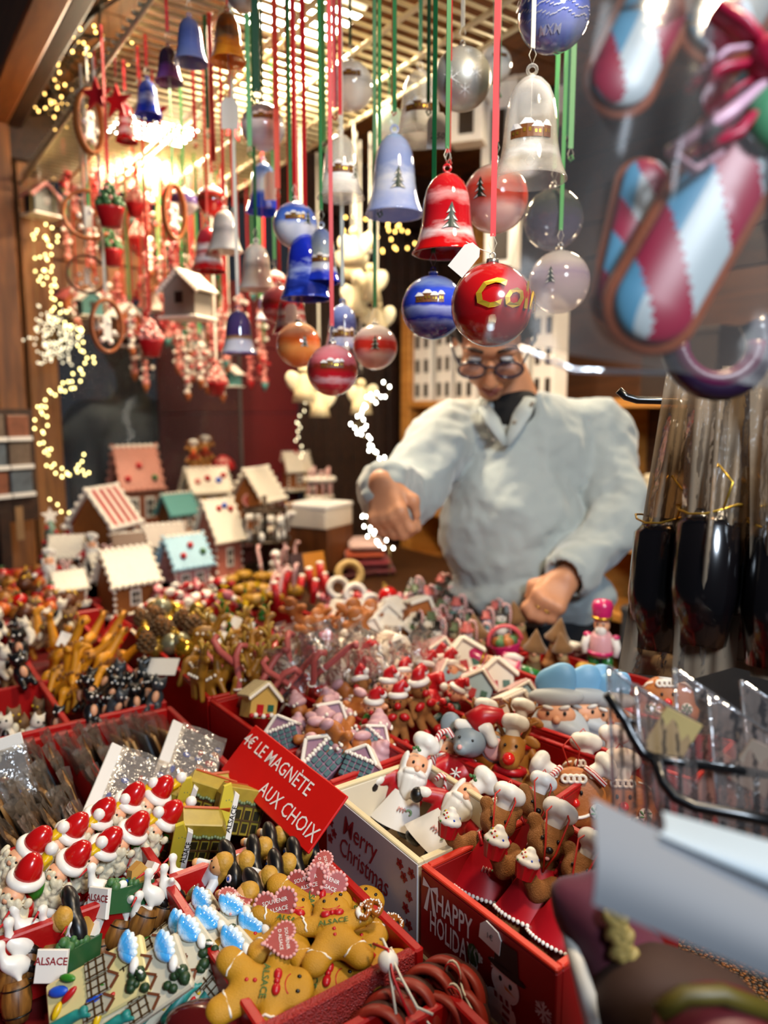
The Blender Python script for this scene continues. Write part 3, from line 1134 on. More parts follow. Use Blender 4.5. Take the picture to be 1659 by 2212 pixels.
bell(408, 28, 145, 75, g_lav, 'pale', 'frosted lavender-blue glass bell near the top edge left of the orange bell', deco=(0, 0))
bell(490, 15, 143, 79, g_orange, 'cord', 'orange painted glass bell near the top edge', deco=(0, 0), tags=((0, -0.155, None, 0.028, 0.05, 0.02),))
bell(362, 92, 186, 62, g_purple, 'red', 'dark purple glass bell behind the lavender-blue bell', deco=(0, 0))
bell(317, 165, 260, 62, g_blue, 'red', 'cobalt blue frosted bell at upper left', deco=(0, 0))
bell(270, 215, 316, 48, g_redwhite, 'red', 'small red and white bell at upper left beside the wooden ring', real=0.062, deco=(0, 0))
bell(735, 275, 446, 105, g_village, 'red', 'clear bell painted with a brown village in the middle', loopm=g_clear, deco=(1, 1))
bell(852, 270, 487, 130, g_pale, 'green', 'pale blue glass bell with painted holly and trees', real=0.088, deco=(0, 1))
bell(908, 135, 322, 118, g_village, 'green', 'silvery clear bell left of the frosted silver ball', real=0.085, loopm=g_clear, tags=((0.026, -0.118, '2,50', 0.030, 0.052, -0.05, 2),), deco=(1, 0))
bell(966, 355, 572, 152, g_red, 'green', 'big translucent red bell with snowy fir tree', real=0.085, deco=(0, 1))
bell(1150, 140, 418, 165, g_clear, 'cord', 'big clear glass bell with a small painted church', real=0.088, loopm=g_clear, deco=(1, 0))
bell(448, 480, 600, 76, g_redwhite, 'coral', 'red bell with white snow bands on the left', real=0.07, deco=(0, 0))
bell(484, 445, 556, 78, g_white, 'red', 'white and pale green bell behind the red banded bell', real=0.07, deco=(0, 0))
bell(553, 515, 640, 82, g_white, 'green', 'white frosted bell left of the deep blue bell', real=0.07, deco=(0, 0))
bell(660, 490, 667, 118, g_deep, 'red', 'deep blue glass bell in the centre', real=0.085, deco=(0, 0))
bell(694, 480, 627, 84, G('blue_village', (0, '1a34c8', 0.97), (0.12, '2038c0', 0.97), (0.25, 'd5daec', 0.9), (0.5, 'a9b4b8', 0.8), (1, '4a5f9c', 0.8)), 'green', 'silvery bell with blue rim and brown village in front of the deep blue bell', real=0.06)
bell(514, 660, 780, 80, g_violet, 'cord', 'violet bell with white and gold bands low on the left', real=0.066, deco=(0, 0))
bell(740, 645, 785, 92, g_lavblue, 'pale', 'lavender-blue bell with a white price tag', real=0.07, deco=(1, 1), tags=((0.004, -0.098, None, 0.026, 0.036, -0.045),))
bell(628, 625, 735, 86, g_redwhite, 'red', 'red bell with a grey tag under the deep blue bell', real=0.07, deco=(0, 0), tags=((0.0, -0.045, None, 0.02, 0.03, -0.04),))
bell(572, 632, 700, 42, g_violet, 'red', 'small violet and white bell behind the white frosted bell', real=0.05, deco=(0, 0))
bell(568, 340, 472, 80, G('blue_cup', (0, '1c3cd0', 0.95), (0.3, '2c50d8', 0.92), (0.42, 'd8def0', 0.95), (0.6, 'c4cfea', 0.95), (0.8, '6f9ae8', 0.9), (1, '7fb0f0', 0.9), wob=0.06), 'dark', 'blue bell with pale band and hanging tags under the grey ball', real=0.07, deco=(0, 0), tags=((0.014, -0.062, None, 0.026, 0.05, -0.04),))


def colmar(r, rf, cz, R_):
	mb = MB()
	mb.text('Colmar', R_ * 0.95, TR(R_ * 1.0, 0, cz - R_ * 0.16), 0.25, 0.015, R_ * 0.055)
	mb.map(warp(rf))
	mb.build('lettering', mat('gold_letters', 'd8b030', 0.35, 0.6), r)


def script(r, rf, cz, R_):
	mb = MB()
	mb.text('Colmar', R_ * 0.62, TR(-R_ * 0.6, 0, cz - R_ * 0.0), 0.3, 0.01, R_ * 0.03)
	mb.text('MXM', R_ * 0.26, TR(-R_ * 0.1, 0, cz - R_ * 0.80), 0.2, 0.01, R_ * 0.02)
	for k in range(2):
		for i in range(26):
			x = -R_ * 1.2 + i * R_ * 0.1
			z = cz - R_ * (0.2 + 0.2 * k) + R_ * 0.06 * math.sin(i * 0.9 + k)
			mb.add([(x, 0, z), (x + R_ * 0.1, 0, z + R_ * 0.03), (x + R_ * 0.1, 0, z + R_ * 0.06), (x, 0, z + R_ * 0.03)], [(0, 1, 2, 3)])
	mb.map(warp(rf))
	mb.build('lettering', mat('silver_letters', 'c8cae0', 0.4, 0.3), r)


def snowflakes(r, rf, cz, R_):
	mb = MB()
	for (x, z, s) in ((-0.35, -0.3, 0.34), (0.5, -0.15, 0.26), (0.1, -0.62, 0.22), (0.65, 0.45, 0.2), (0.2, 0.6, 0.16)):
		for a in range(6):
			M_ = TR(x * R_, 0, cz + z * R_) @ RY(60 * a)
			mb.add([(-0.03 * R_ * s * 2, 0, 0), (0.03 * R_ * s * 2, 0, 0), (0.015 * R_ * s, 0, s * R_), (-0.015 * R_ * s, 0, s * R_)], [(0, 1, 2, 3)], M_)
			for q in (-1, 1):
				mb.add([(0, 0, s * R_ * 0.5), (0.02 * R_, 0, s * R_ * 0.5), (q * 0.3 * s * R_, 0, s * R_ * 0.8)], [(0, 1, 2)], M_)
	mb.map(warp(rf))
	mb.build('glitter_snowflakes', mat('frost_glitter', 'e8e8e2', 0.6), r)


def bigtree(x0=0.0, s=0.36):
	def f(r, rf, cz, R_):
		scenery(r, rf, cz + R_ * 0.0, R_ * s, x0 - 0.3 * R_ * s, 1, 0)
	return f


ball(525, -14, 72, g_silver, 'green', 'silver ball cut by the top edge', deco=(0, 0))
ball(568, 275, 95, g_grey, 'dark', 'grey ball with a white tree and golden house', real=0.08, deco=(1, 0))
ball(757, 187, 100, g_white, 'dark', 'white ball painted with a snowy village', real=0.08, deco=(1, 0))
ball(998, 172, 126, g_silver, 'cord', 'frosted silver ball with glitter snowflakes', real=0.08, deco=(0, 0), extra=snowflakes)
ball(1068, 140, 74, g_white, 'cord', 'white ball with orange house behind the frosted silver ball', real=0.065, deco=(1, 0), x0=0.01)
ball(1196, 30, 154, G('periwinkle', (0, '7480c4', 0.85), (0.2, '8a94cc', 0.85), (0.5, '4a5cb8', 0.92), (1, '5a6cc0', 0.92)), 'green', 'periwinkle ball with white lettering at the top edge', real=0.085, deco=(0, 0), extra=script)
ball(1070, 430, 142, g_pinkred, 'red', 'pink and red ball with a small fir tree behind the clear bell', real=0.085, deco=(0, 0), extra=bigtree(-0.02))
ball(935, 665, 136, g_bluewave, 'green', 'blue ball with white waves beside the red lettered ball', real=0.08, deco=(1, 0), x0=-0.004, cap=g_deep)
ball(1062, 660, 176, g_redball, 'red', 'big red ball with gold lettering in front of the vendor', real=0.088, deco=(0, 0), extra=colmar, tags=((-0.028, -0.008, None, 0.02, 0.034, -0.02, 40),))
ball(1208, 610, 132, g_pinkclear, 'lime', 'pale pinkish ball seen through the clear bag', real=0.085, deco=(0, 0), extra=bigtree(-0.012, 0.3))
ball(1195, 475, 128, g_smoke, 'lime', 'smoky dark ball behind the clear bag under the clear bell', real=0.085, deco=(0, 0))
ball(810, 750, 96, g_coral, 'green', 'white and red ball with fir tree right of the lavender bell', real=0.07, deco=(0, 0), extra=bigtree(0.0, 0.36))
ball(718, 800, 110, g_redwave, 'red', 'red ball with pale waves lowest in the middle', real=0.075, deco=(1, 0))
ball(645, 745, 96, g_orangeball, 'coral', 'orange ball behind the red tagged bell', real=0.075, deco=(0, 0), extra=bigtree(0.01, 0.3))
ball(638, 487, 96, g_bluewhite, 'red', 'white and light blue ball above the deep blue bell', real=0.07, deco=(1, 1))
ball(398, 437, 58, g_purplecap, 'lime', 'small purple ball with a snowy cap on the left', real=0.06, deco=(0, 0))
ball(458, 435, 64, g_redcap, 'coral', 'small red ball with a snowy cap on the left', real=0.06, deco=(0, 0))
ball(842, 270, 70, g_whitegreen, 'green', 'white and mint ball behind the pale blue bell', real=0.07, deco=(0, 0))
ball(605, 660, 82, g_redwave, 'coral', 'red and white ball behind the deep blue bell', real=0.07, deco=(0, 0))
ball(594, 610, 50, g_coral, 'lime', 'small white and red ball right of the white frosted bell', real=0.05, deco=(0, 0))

# ---- painted wood ornaments on the left
M_ginger = mat('ginger_wood', 'a5592a', 0.5, var=0.25, vs=40)
M_ochre = mat('orange_wood', 'b4642a', 0.5, var=0.2, vs=40)
M_choc = mat('chocolate', '3d1a0d', 0.5, var=0.2)
M_icing = mat('white_icing', 'ece4d6', 0.5, var=0.07, vs=60)
M_pink = mat('pink_candy', 'd88a80', 0.4, var=0.15)
M_rose = mat('rose', 'c2605c', 0.45, var=0.2)
M_candyred = mat('candy_red', 'b3121b', 0.35, var=0.12)
M_leaf = mat('leaf_green', '3f6b3a', 0.5, var=0.3, vs=60)
M_teal = mat('teal_paint', '4f8a86', 0.5, var=0.15)


def hang(r, p, rib, label, cat, group, w=0.006, yaw=0):
	ribbon(r, p, rib, w)
	pose(r, p, Z, turn(p, yaw))
	return tag(r, label, cat, group)


def little_house(w, wall, roof, h=0.75):
	"""small hanging house; origin at the ridge"""
	r = thing('house_ornament')
	mb = MB()
	zt = -w * 0.45
	mb.prism([(-w / 2, zt - w * h), (w / 2, zt - w * h), (w / 2, zt), (0, -w * 0.06), (-w / 2, zt)], -w * 0.42, w * 0.42)
	mb.build('wall', wall, r)
	mb = MB()
	for s in (-1, 1):
		mb.box((s * w * 0.33, 0, -w * 0.24), (w * 0.86, w * 1.02, w * 0.07), RY(s * 41))
	for i in range(7):
		for s in (-1, 1):
			mb.ell((s * w * 0.62 * i / 6, -w * 0.5, -w * 0.02 - w * 0.54 * i / 6), w * 0.06, None, 6, 4)
	mb.build('roof', roof, r)
	mb = MB()
	mb.box((0, -w * 0.425, zt - w * 0.25), (w * 0.24, 0.003, w * 0.3))
	mb.build('window', mat('dark_window', '241509', 0.4), r)
	mb = MB()
	mb.box((0, 0, zt - w * h - w * 0.03), (w * 1.25, w * 1.1, w * 0.08), None, w * 0.02)
	mb.build('base', M_icing, r)
	return r


for px, py, wpx, real, wall, roof, rib, lab, yaw in (
		(86, 400, 52, 0.075, mat('slate', '27302c', 0.5), M_pink, 'cord', 'dark hanging house with pink roof in the upper left corner of the window', 30),
		(46, 440, 44, 0.07, mat('tan_wall', 'c9a15c', 0.5), M_icing, 'cord', 'tan hanging house with white roof at far left', -40),
		(192, 628, 44, 0.06, M_teal, M_icing, 'coral', 'teal hanging house with white trim on the left', 20),
		(266, 660, 54, 0.075, M_ginger, M_icing, 'red', 'gingerbread hanging house below the brown wreath', 30),
		(286, 690, 46, 0.065, M_choc, M_pink, 'red', 'chocolate brown hanging house left of the red potted tree', -20),
		(404, 590, 78, 0.085, mat('warm_grey_wall', '8d857c', 0.55), M_icing, 'green', 'big grey hanging house with a broad white roof', -35),
		(345, 615, 44, 0.07, M_icing, M_ginger, 'lime', 'white hanging house with brown roof left of the grey house', 15),
		(420, 700, 40, 0.06, M_icing, M_teal, 'cord', 'white hanging house with teal roof under the grey house', 25),
		(498, 790, 36, 0.055, M_teal, M_icing, 'cord', 'tiny teal house under the violet bell', -30),
		(325, 480, 44, 0.075, M_ginger, M_icing, 'red', 'brown hanging house with white roof above the pink candies', 0),
		(150, 625, 44, 0.07, M_ginger, M_rose, 'green', 'brown hanging house with rose roof left of the teal house', 30)):
	d = FPX * real / wpx
	p = P(px, py, d)
	hang(little_house(real, wall, roof), p, rib, lab, 'house ornament', 'hanging painted houses', yaw=yaw)


@kind
def potted_tree(c):
	r = thing('potted_tree_ornament')
	mb = MB()
	mb.lathe([(0.018, -0.082), (0.026, -0.05), (0.028, -0.046), (0.024, -0.046)], n=14)
	mb.build('pot', M_candyred, r)
	mb = MB()
	for k in range(4):
		q = 7 - k
		for i in range(q):
			a = 2 * math.pi * i / q + k
			rr = 0.022 * (1 - k * 0.24)
			mb.ell((rr * math.cos(a), rr * math.sin(a), -0.040 + k * 0.011), 0.0085 - k * 0.001, None, 7, 5)
	mb.ell((0, 0, -0.003), 0.006, None, 7, 5)
	mb.build('tree', [M_leaf, M_pink][c], r)
	mb = MB()
	for i in range(9):
		a = i * 2.4
		rr = 0.026 * (1 - i * 0.08)
		mb.ell((rr * math.cos(a), rr * math.sin(a) - 0.002, -0.040 + i * 0.004), 0.0042, None, 6, 4)
	mb.build('berries', [M_pink, M_icing][c], r)
	return r


for px, py, wpx, c, rib, lab in ((235, 396, 62, 0, 'red', 'red pot with a green and pink tree at upper left'), (237, 496, 52, 0, 'red', 'red pot with a green tree under the upper potted tree'),
								 (290, 402, 44, 1, 'red', 'red pot with a pink tree behind the upper potted tree'), (296, 482, 40, 1, 'red', 'dark red pot with a pink tree left of the candies'),
								 (324, 690, 54, 1, 'coral', 'big red pot with a pink sugar tree in the left middle'), (467, 790, 44, 1, 'cord', 'red cup with pink sweets hanging lowest on the left'),
								 (452, 700, 34, 1, 'coral', 'small red pot with pink candies left of the violet bell')):
	d = FPX * 0.056 / wpx
	hang(potted_tree(c), P(px, py, d), rib, lab, 'tree ornament', 'hanging potted trees')


def ring_ornament(R_, rr, m, a0=0.0, a1=2 * math.pi, sq=1.0, fill=None):
	r = thing('wooden_ring_ornament')
	mb = MB()
	mb.torus((0, 0, -R_), R_, rr, SC(sq, 1, 1), 28, 8, a0, a1, 0.45)
	mb.build('ring', m, r)
	mb = MB()
	for i in range(5):
		mb.ell((R_ * 0.45 * math.cos(i * 1.3) * sq, 0, -R_ * 1.25 + R_ * 0.4 * math.sin(i * 1.3)), R_ * 0.12, None, 7, 5)
	mb.box((0, 0, -R_ * 1.1), (R_ * 0.3, 0.006, R_ * 0.9))
	mb.build('inner_figure', fill or M_icing, r)
	return r


for px, py, hpx, real, m, a0, a1, sq, rib, yaw, lab in (
		(190, 195, 128, 0.12, M_ochre, 0, 2 * math.pi, 0.5, 'cord', 35, 'oval orange wooden ring hanging at upper left'),
		(188, 412, 100, 0.10, M_ochre, math.pi * 0.75, math.pi * 2.05, 1, 'cord', 0, 'orange crescent moon ornament left of the potted tree'),
		(186, 552, 78, 0.085, mat('brown_wreath', '5e2f18', 0.6, bump=0.4), 0, 2 * math.pi, 1.05, 'cord', 0, 'brown wreath ornament with white figures inside'),
		(374, 400, 112, 0.11, M_ochre, 0, 2 * math.pi, 0.45, 'green', 30, 'narrow orange oval ring in the hanging crowd'),
		(228, 648, 110, 0.11, M_ginger, 0, 2 * math.pi, 0.6, 'cord', 20, 'brown oval ring behind the teal house')):
	d = FPX * real / hpx
	hang(ring_ornament(real / 2, real * 0.085, m, a0, a1, sq), P(px, py, d), rib, lab, 'wooden ornament', 'hanging wooden rings', yaw=yaw)


@kind
def star_ornament():
	r = thing('star_ornament')
	pts = [((0.05 if i % 2 == 0 else 0.02) * math.sin(math.pi * i / 5), (0.05 if i % 2 == 0 else 0.02) * math.cos(math.pi * i / 5) - 0.05) for i in range(10)]
	mb = MB()
	mb.prism(pts, -0.004, 0.004, inset=0.003)
	mb.build('star', M_candyred, r)
	return r


for px, py, d in ((205, 165, 1.75), (250, 180, 1.8), (500, 235, 1.8), (330, 205, 2.0)):
	hang(star_ornament(), P(px, py, under(px, py, d)), 'red', 'red felt star hanging high among the ribbons on the left', 'star', 'hanging red stars', yaw=RND.uniform(-50, 50)).scale = (0.7, 0.7, 0.7)


@kind
def candy_garland(v):
	"""string of sugar beads, hearts and cones"""
	rr = random.Random(v)
	r = thing('candy_ornament')
	mb = MB()
	z = -0.006
	for i in range(6):
		s = rr.uniform(0.007, 0.013)
		z -= s
		mb.ell((rr.uniform(-0.004, 0.004), 0, z), (s, s, s * 0.9), None, 9, 6)
		z -= s * 0.8
	mb.build('sugar_beads', [M_pink, M_rose, M_icing, M_pink][v % 4], r)
	mb = MB()
	for i in range(9):
		a = rr.uniform(0, 6.28)
		q = rr.uniform(0.010, 0.022)
		mb.ell((q * math.cos(a), q * math.sin(a) * 0.6 - 0.003, rr.uniform(z, -0.012)), rr.uniform(0.004, 0.008), None, 7, 5)
	mb.build('side_sweets', [M_icing, M_pink, M_rose, M_candyred][v % 4], r)
	mb = MB()
	mb.lathe([(0.002, z - 0.022), (0.012, z), (0.010, z + 0.004)], n=9)
	mb.build('cone', [M_ginger, M_candyred, M_ginger, M_teal][v % 4], r)
	return r


rc = random.Random(5)
n_ = 0
for (x0, x1, y0, y1, n) in ((120, 330, 420, 640, 12), (300, 430, 500, 620, 12), (350, 480, 560, 780, 14), (250, 420, 640, 760, 9), (430, 590, 690, 800, 8), (270, 360, 290, 460, 8), (480, 600, 560, 690, 7), (130, 260, 300, 420, 6)):
	for i in range(n):
		p = P(rc.uniform(x0, x1), rc.uniform(y0, y1), rc.uniform(2.15, 2.45))
		n_ += 1
		v = n_ % 4
		hang(candy_garland(v), p, rc.choice(['red', 'green', 'coral', 'lime', 'red', 'green']),
			 ['pink sugar-bead ornament with white sweets', 'rose sugar-bead ornament with pink sweets', 'white sugar-bead ornament with rose sweets', 'pink sugar-bead ornament with red sweets and teal cone'][v] + ' in the hanging crowd',
			 'candy ornament', 'hanging sugar-bead ornaments', yaw=rc.uniform(-80, 80))

# cream carved figures at the right of the hanging crowd
@kind
def carved_angel():
	r = thing('carved_ornament')
	mb = MB()
	mb.lathe([(0.032, -0.11), (0.026, -0.08), (0.014, -0.045), (0.01, -0.034)], n=12)
	mb.ell((0, 0, -0.024), 0.014, None, 10, 7)
	mb.build('figure', mat('cream_carving', 'd8c79a', 0.5, var=0.15), r)
	mb = MB()
	for s in (-1, 1):
		mb.ell((s * 0.026, 0.008, -0.055), (0.022, 0.006, 0.032), RY(s * 30), 9, 6)
	mb.build('wings', mat('cream_wing', 'e6dcb8', 0.5, var=0.1), r)
	return r


for px, py, d in ((765, 480, 1.9), (800, 560, 2.0), (770, 590, 2.0), (815, 640, 2.05), (760, 520, 2.2), (655, 780, 2.0), (780, 810, 2.1), (690, 820, 2.2)):
	hang(carved_angel(), P(px, py, d), 'cord', 'cream carved angel ornament behind the glass balls', 'angel', 'hanging cream carved angels', yaw=RND.uniform(-30, 30))

# single ribbons whose bows hang free
for px, w, c, d, y in ((850, 0.007, 'red', 1.15, 250), (655, 0.009, 'red', 1.2, 180), (723, 0.007, 'red', 1.15, 260), (555, 0.010, 'dark', 1.1, 225), (540, 0.008, 'lime', 1.25, 340), (820, 0.006, 'green', 1.1, 470), (925, 0.006, 'dark', 1.1, 250), (968, 0.007, 'red', 1.0, 360), (1232, 0.007, 'lime', 1.05, 350), (1225, 0.006, 'green', 1.2, 320), (600, 0.010, 'coral', 1.3, 430), (628, 0.007, 'green', 1.2, 460), (700, 0.009, 'lime', 1.3, 330), (462, 0.009, 'coral', 1.4, 370), (450, 0.007, 'green', 1.4, 300), (422, 0.007, 'red', 1.5, 320), (1076, 0.006, 'green', 1.1, 215), (300, 0.006, 'red', 1.5, 190), (505, 0.008, 'coral', 1.3, 470)):
	r = thing('hanging_ribbon')
	p = P(px, y, d)
	mb = MB()
	mb.tube([(0, 0, 0), (0.004, 0, 0.004), (0.002, 0, 0.009), (-0.003, 0, 0.006)], 0.0016, 5, closed=True)
	mb.build('knot', RIB[c], r)
	hang(r, p, c, '%s ribbon hanging from the grid' % {'dark': 'dark green', 'lime': 'light green'}.get(c, c), 'ribbon', 'plain hanging ribbons', w)
# ---------------------------------------------------------------- trays and boxes
M_plainwood = wood('raw_wood', 'b08a56', 'd0ac74', 6, (10, 1, 1), 0.6)
M_cream = mat('cream_board', 'd9cdb4', 0.6, var=0.06)
M_greyprint = mat('pale_print', 'b5b0b2', 0.6, var=0.05)
M_burg = mat('wine_lacquer', '6e1414', 0.4, var=0.2)
M_printw = mat('white_print', 'e2dcd8', 0.6, var=0.05)
M_printr = mat('red_print', '8e1a22', 0.6, var=0.1)
GLITT = NT('glitter_rim')
GLITT.p.inputs['Base Color'].default_value = (*lin('a8322e'), 1)
GLITT.p.inputs['Roughness'].default_value = 0.3
_v = GLITT.new('ShaderNodeTexVoronoi', Scale=700.0)
GLITT.link(GLITT.coord(), _v.inputs['Vector'])
GLITT.bump(_v.outputs['Distance'], 0.9)
M_rim = GLITT.m


def tray(name, u0, u1, v0, v1, z0, z1, m, label, dv=(), du=(), th=0.009, cat='tray', rim=None, floor=None):
	"""red wooden tray; dv: (v, u0, u1) boards along u, du: (u, v0, v1) boards along v"""
	r = root_uv(name, u0, v0, z0)
	H_ = z1 - z0

	def bx(n, ua, ub, va, vb, za=0.0, zb=H_, mm=None, b=0.0015):
		uvbox(n, ua - u0, ub - u0, va - v0, vb - v0, za, zb, mm or m, b, r)
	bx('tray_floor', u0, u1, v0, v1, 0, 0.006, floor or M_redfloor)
	bx('side_board', u0, u1, v0, v0 + th)
	bx('side_board', u0, u1, v1 - th, v1)
	bx('end_board', u0, u0 + th, v0 + th, v1 - th, mm=rim)
	bx('end_board', u1 - th, u1, v0 + th, v1 - th)
	for v, a, b in dv:
		bx('divider', a, b, v - th / 2, v + th / 2, 0.006, H_ - 0.002)
	for u, a, b in du:
		bx('divider', u - th / 2, u + th / 2, a, b, 0.006, H_ - 0.002)
	return tag(r, label, cat)


tray('souvenir_tray', 0.445, 1.07, -0.10, 0.353, 0.874, 0.95, M_red, 'front red wooden tray with gingerbread men, dolls, santas and bagged magnets',
	 ((0.207, 0.454, 0.80), (0.207, 0.81, 1.06)), ((0.665, -0.09, 0.344), (0.803, -0.09, 0.344)), rim=M_rim)
tray('souvenir_tray', 1.09, 1.70, -0.12, 0.353, 0.874, 0.95, M_red, 'middle red tray with orange figures and black cats at the left edge',
	 ((0.21, 1.10, 1.69),), ((1.30, -0.11, 0.344), (1.50, -0.11, 0.2)))
tray('souvenir_tray', 1.72, 2.30, -0.15, 0.42, 0.874, 0.945, M_red, 'far red tray of red and brown ornaments at the left edge', (), ())
tray('souvenir_tray', 0.16, 0.43, 0.10, 0.353, 0.874, 0.938, M_red, 'red tray with glittery rim of wooden rings at the bottom edge', (), ((0.405, 0.11, 0.344),), rim=M_rim)


def crate(name, A, B, w, z1, h, label, m, inner=None, rimm=None, th=0.007, div=()):
	"""open box whose long outer face runs from A to B (rim corners); local x along A->B, y into the table"""
	r = thing(name)
	d = (B - A)
	d.z = 0
	L = d.length
	H_ = h
	r.location = (A.x, A.y, z1 - h)
	r.rotation_euler = (0, 0, math.atan2(d.y, d.x))

	def bx(n, x0, x1, y0, y1, za, zb, mm):
		mb = MB()
		mb.box(((x0 + x1) / 2, (y0 + y1) / 2, (za + zb) / 2), (x1 - x0, y1 - y0, zb - za), None, 0.001)
		mb.build(n, mm, r)
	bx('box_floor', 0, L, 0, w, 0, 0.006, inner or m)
	for n, x0, x1, y0, y1 in (('front_board', 0, L, 0, th), ('back_board', 0, L, w - th, w), ('end_board', 0, th, th, w - th), ('end_board', L - th, L, th, w - th)):
		bx(n, x0, x1, y0, y1, 0.006, H_ - 0.004, m)
		bx('rim', x0, x1, y0, y1, H_ - 0.004, H_, rimm or m)
	for x in div:
		bx('divider', x - th / 2, x + th / 2, th, w - th, 0.006, H_ - 0.006, m)
	tag(r, label, 'box')
	return r, L


RZ_ = 0.985
A1, B1 = T(909, 1868, RZ_), T(1203, 2096, RZ_)
A2, B2 = T(707, 1702, RZ_), T(903, 1863, RZ_)
M_happy = mat('deep_red_print', '8f0d10', 0.42, var=0.08)
hbox, hL = crate('gift_box', A1, B1, 0.165, RZ_, 0.095, 'red box printed HAPPY HOLIDAYS with a snowman, full of teddy bears', M_happy, M_burg, mat('orange_red_rim', 'c8301c', 0.45))


def place2d(u, z): return TR(u, -0.0006, z)


mb = MB()
mb.text('HAPPY', 0.029, place2d(hL * 0.285, 0.062), 0, 0.012, xs=0.54)
mb.build('lettering', M_printw, hbox)
mb = MB()
mb.text('HOLIDAYS', 0.029, place2d(hL * 0.285, 0.038), 0, 0.012, xs=0.46)
mb.build('lettering', M_printw, hbox)
mb = MB()
for (x, z, s) in ((0.62, 0.058, 0.008), (0.49, 0.052, 0.0045), (0.52, 0.030, 0.006), (0.93, 0.052, 0.009), (0.95, 0.022, 0.005)):
	mb = MB()
	for a in range(6):
		M_ = TR(x * hL, -0.0005, z) @ RY(60 * a)
		mb.add([(-0.0009, 0, 0), (0.0009, 0, 0), (0.0009, 0, s), (-0.0009, 0, s)], [(0, 1, 2, 3)], M_)
		mb.add([(0, 0, s * 0.5), (0.001, 0, s * 0.42), (s * 0.36, 0, s * 0.8), (s * 0.28, 0, s * 0.86)], [(0, 1, 2, 3)], M_)
		mb.add([(0, 0, s * 0.5), (-s * 0.28, 0, s * 0.86), (-s * 0.36, 0, s * 0.8), (-0.001, 0, s * 0.42)], [(0, 1, 2, 3)], M_)
	mb.build('snowflake_print', M_printw, hbox)
mb = MB()      # snowman print
cx = hL * 0.68


def disc(mb, x, z, rx, rz, y=-0.0004, n=20):
	mb.add([(x + rx * math.cos(2 * math.pi * i / n), y, z + rz * math.sin(2 * math.pi * i / n)) for i in range(n)], [tuple(range(n))])


mb.mat(0)
disc(mb, cx - 0.012, 0.010, 0.024, 0.0095, -0.0006)
disc(mb, cx - 0.006, 0.022, 0.019, 0.016, -0.0006)
disc(mb, cx, 0.048, 0.0155, 0.015, -0.0008)
mb.mat(1)
disc(mb, cx + 0.001, 0.060, 0.021, 0.0035, -0.0010)
mb.add([(cx - 0.012, -0.0010, 0.061), (cx + 0.014, -0.0010, 0.063), (cx + 0.012, -0.0010, 0.085), (cx - 0.013, -0.0010, 0.083)], [(0, 1, 2, 3)])
disc(mb, cx - 0.005, 0.051, 0.0018, 0.0024, -0.0012)
disc(mb, cx + 0.006, 0.050, 0.0018, 0.0024, -0.0012)
mb.mat(2)
mb.add([(cx - 0.001, -0.0013, 0.048), (cx + 0.001, -0.0013, 0.045), (cx + 0.012, -0.0013, 0.044)], [(0, 1, 2)])
mb.mat(3)
for k in range(4):
	mb.add([(cx - 0.012 + k * 0.0064, -0.0011, 0.036), (cx - 0.009 + k * 0.0064, -0.0011, 0.036), (cx - 0.008 + k * 0.0064, -0.0011, 0.031), (cx - 0.011 + k * 0.0064, -0.0011, 0.031)], [(0, 1, 2, 3)])
	mb.add([(cx - 0.002, -0.0012, 0.030 - k * 0.007), (cx + 0.006, -0.0012, 0.029 - k * 0.007), (cx + 0.006, -0.0012, 0.0255 - k * 0.007), (cx - 0.002, -0.0012, 0.0265 - k * 0.007)], [(0, 1, 2, 3)])
mb.mat(4)
disc(mb, cx - 0.038, 0.050, 0.007, 0.010, -0.0006)
disc(mb, cx + 0.032, 0.016, 0.008, 0.008, -0.0006)
mb.mat(0)
mb.add([(cx - 0.039, -0.0007, 0.036), (cx - 0.033, -0.0007, 0.036), (cx - 0.034, -0.0007, 0.041), (cx - 0.040, -0.0007, 0.041)], [(0, 1, 2, 3)])
mb.build('snowman_print', [M_printw, mat('black_print', '101010', 0.6), mat('orange_print', 'd98a1a', 0.6), M_printr, mat('green_print', '2c4a1c', 0.6)], hbox)
mb = MB()
mb.prism([(-0.012, -0.009), (0.012, -0.009), (0.012, 0.005), (0.008, 0.010), (-0.006, 0.011), (-0.012, 0.004)], -0.001, 0.0, TR(hL * 0.57, -0.0004, 0.080) @ RY(6))
mb.mat(1)
mb.text('1€', 0.007, TR(hL * 0.57, -0.0018, 0.078))
mb.build('price_sticker', [M_tagp, M_ink], hbox)
mb = MB()        # bow print at the far end
for s in (-1, 1):
	mb.add([(hL * 0.09, -0.0005, 0.080), (hL * 0.09 + s * 0.010, -0.0005, 0.086), (hL * 0.09 + s * 0.011, -0.0005, 0.077)], [(0, 1, 2)] if s > 0 else [(0, 2, 1)])
	mb.add([(hL * 0.09, -0.0005, 0.080), (hL * 0.09 + s * 0.002, -0.0005, 0.080), (hL * 0.09 + s * 0.009, -0.0005, 0.055), (hL * 0.09 + s * 0.004, -0.0005, 0.055)], [(0, 1, 2, 3)] if s > 0 else [(0, 3, 2, 1)])
mb.build('bow_print', M_printw, hbox)
mb = MB()
mb.box((hL * 0.5, -0.0015, 0.004), (hL, 0.004, 0.008))
mb.build('base_slat', M_plainwood, hbox)

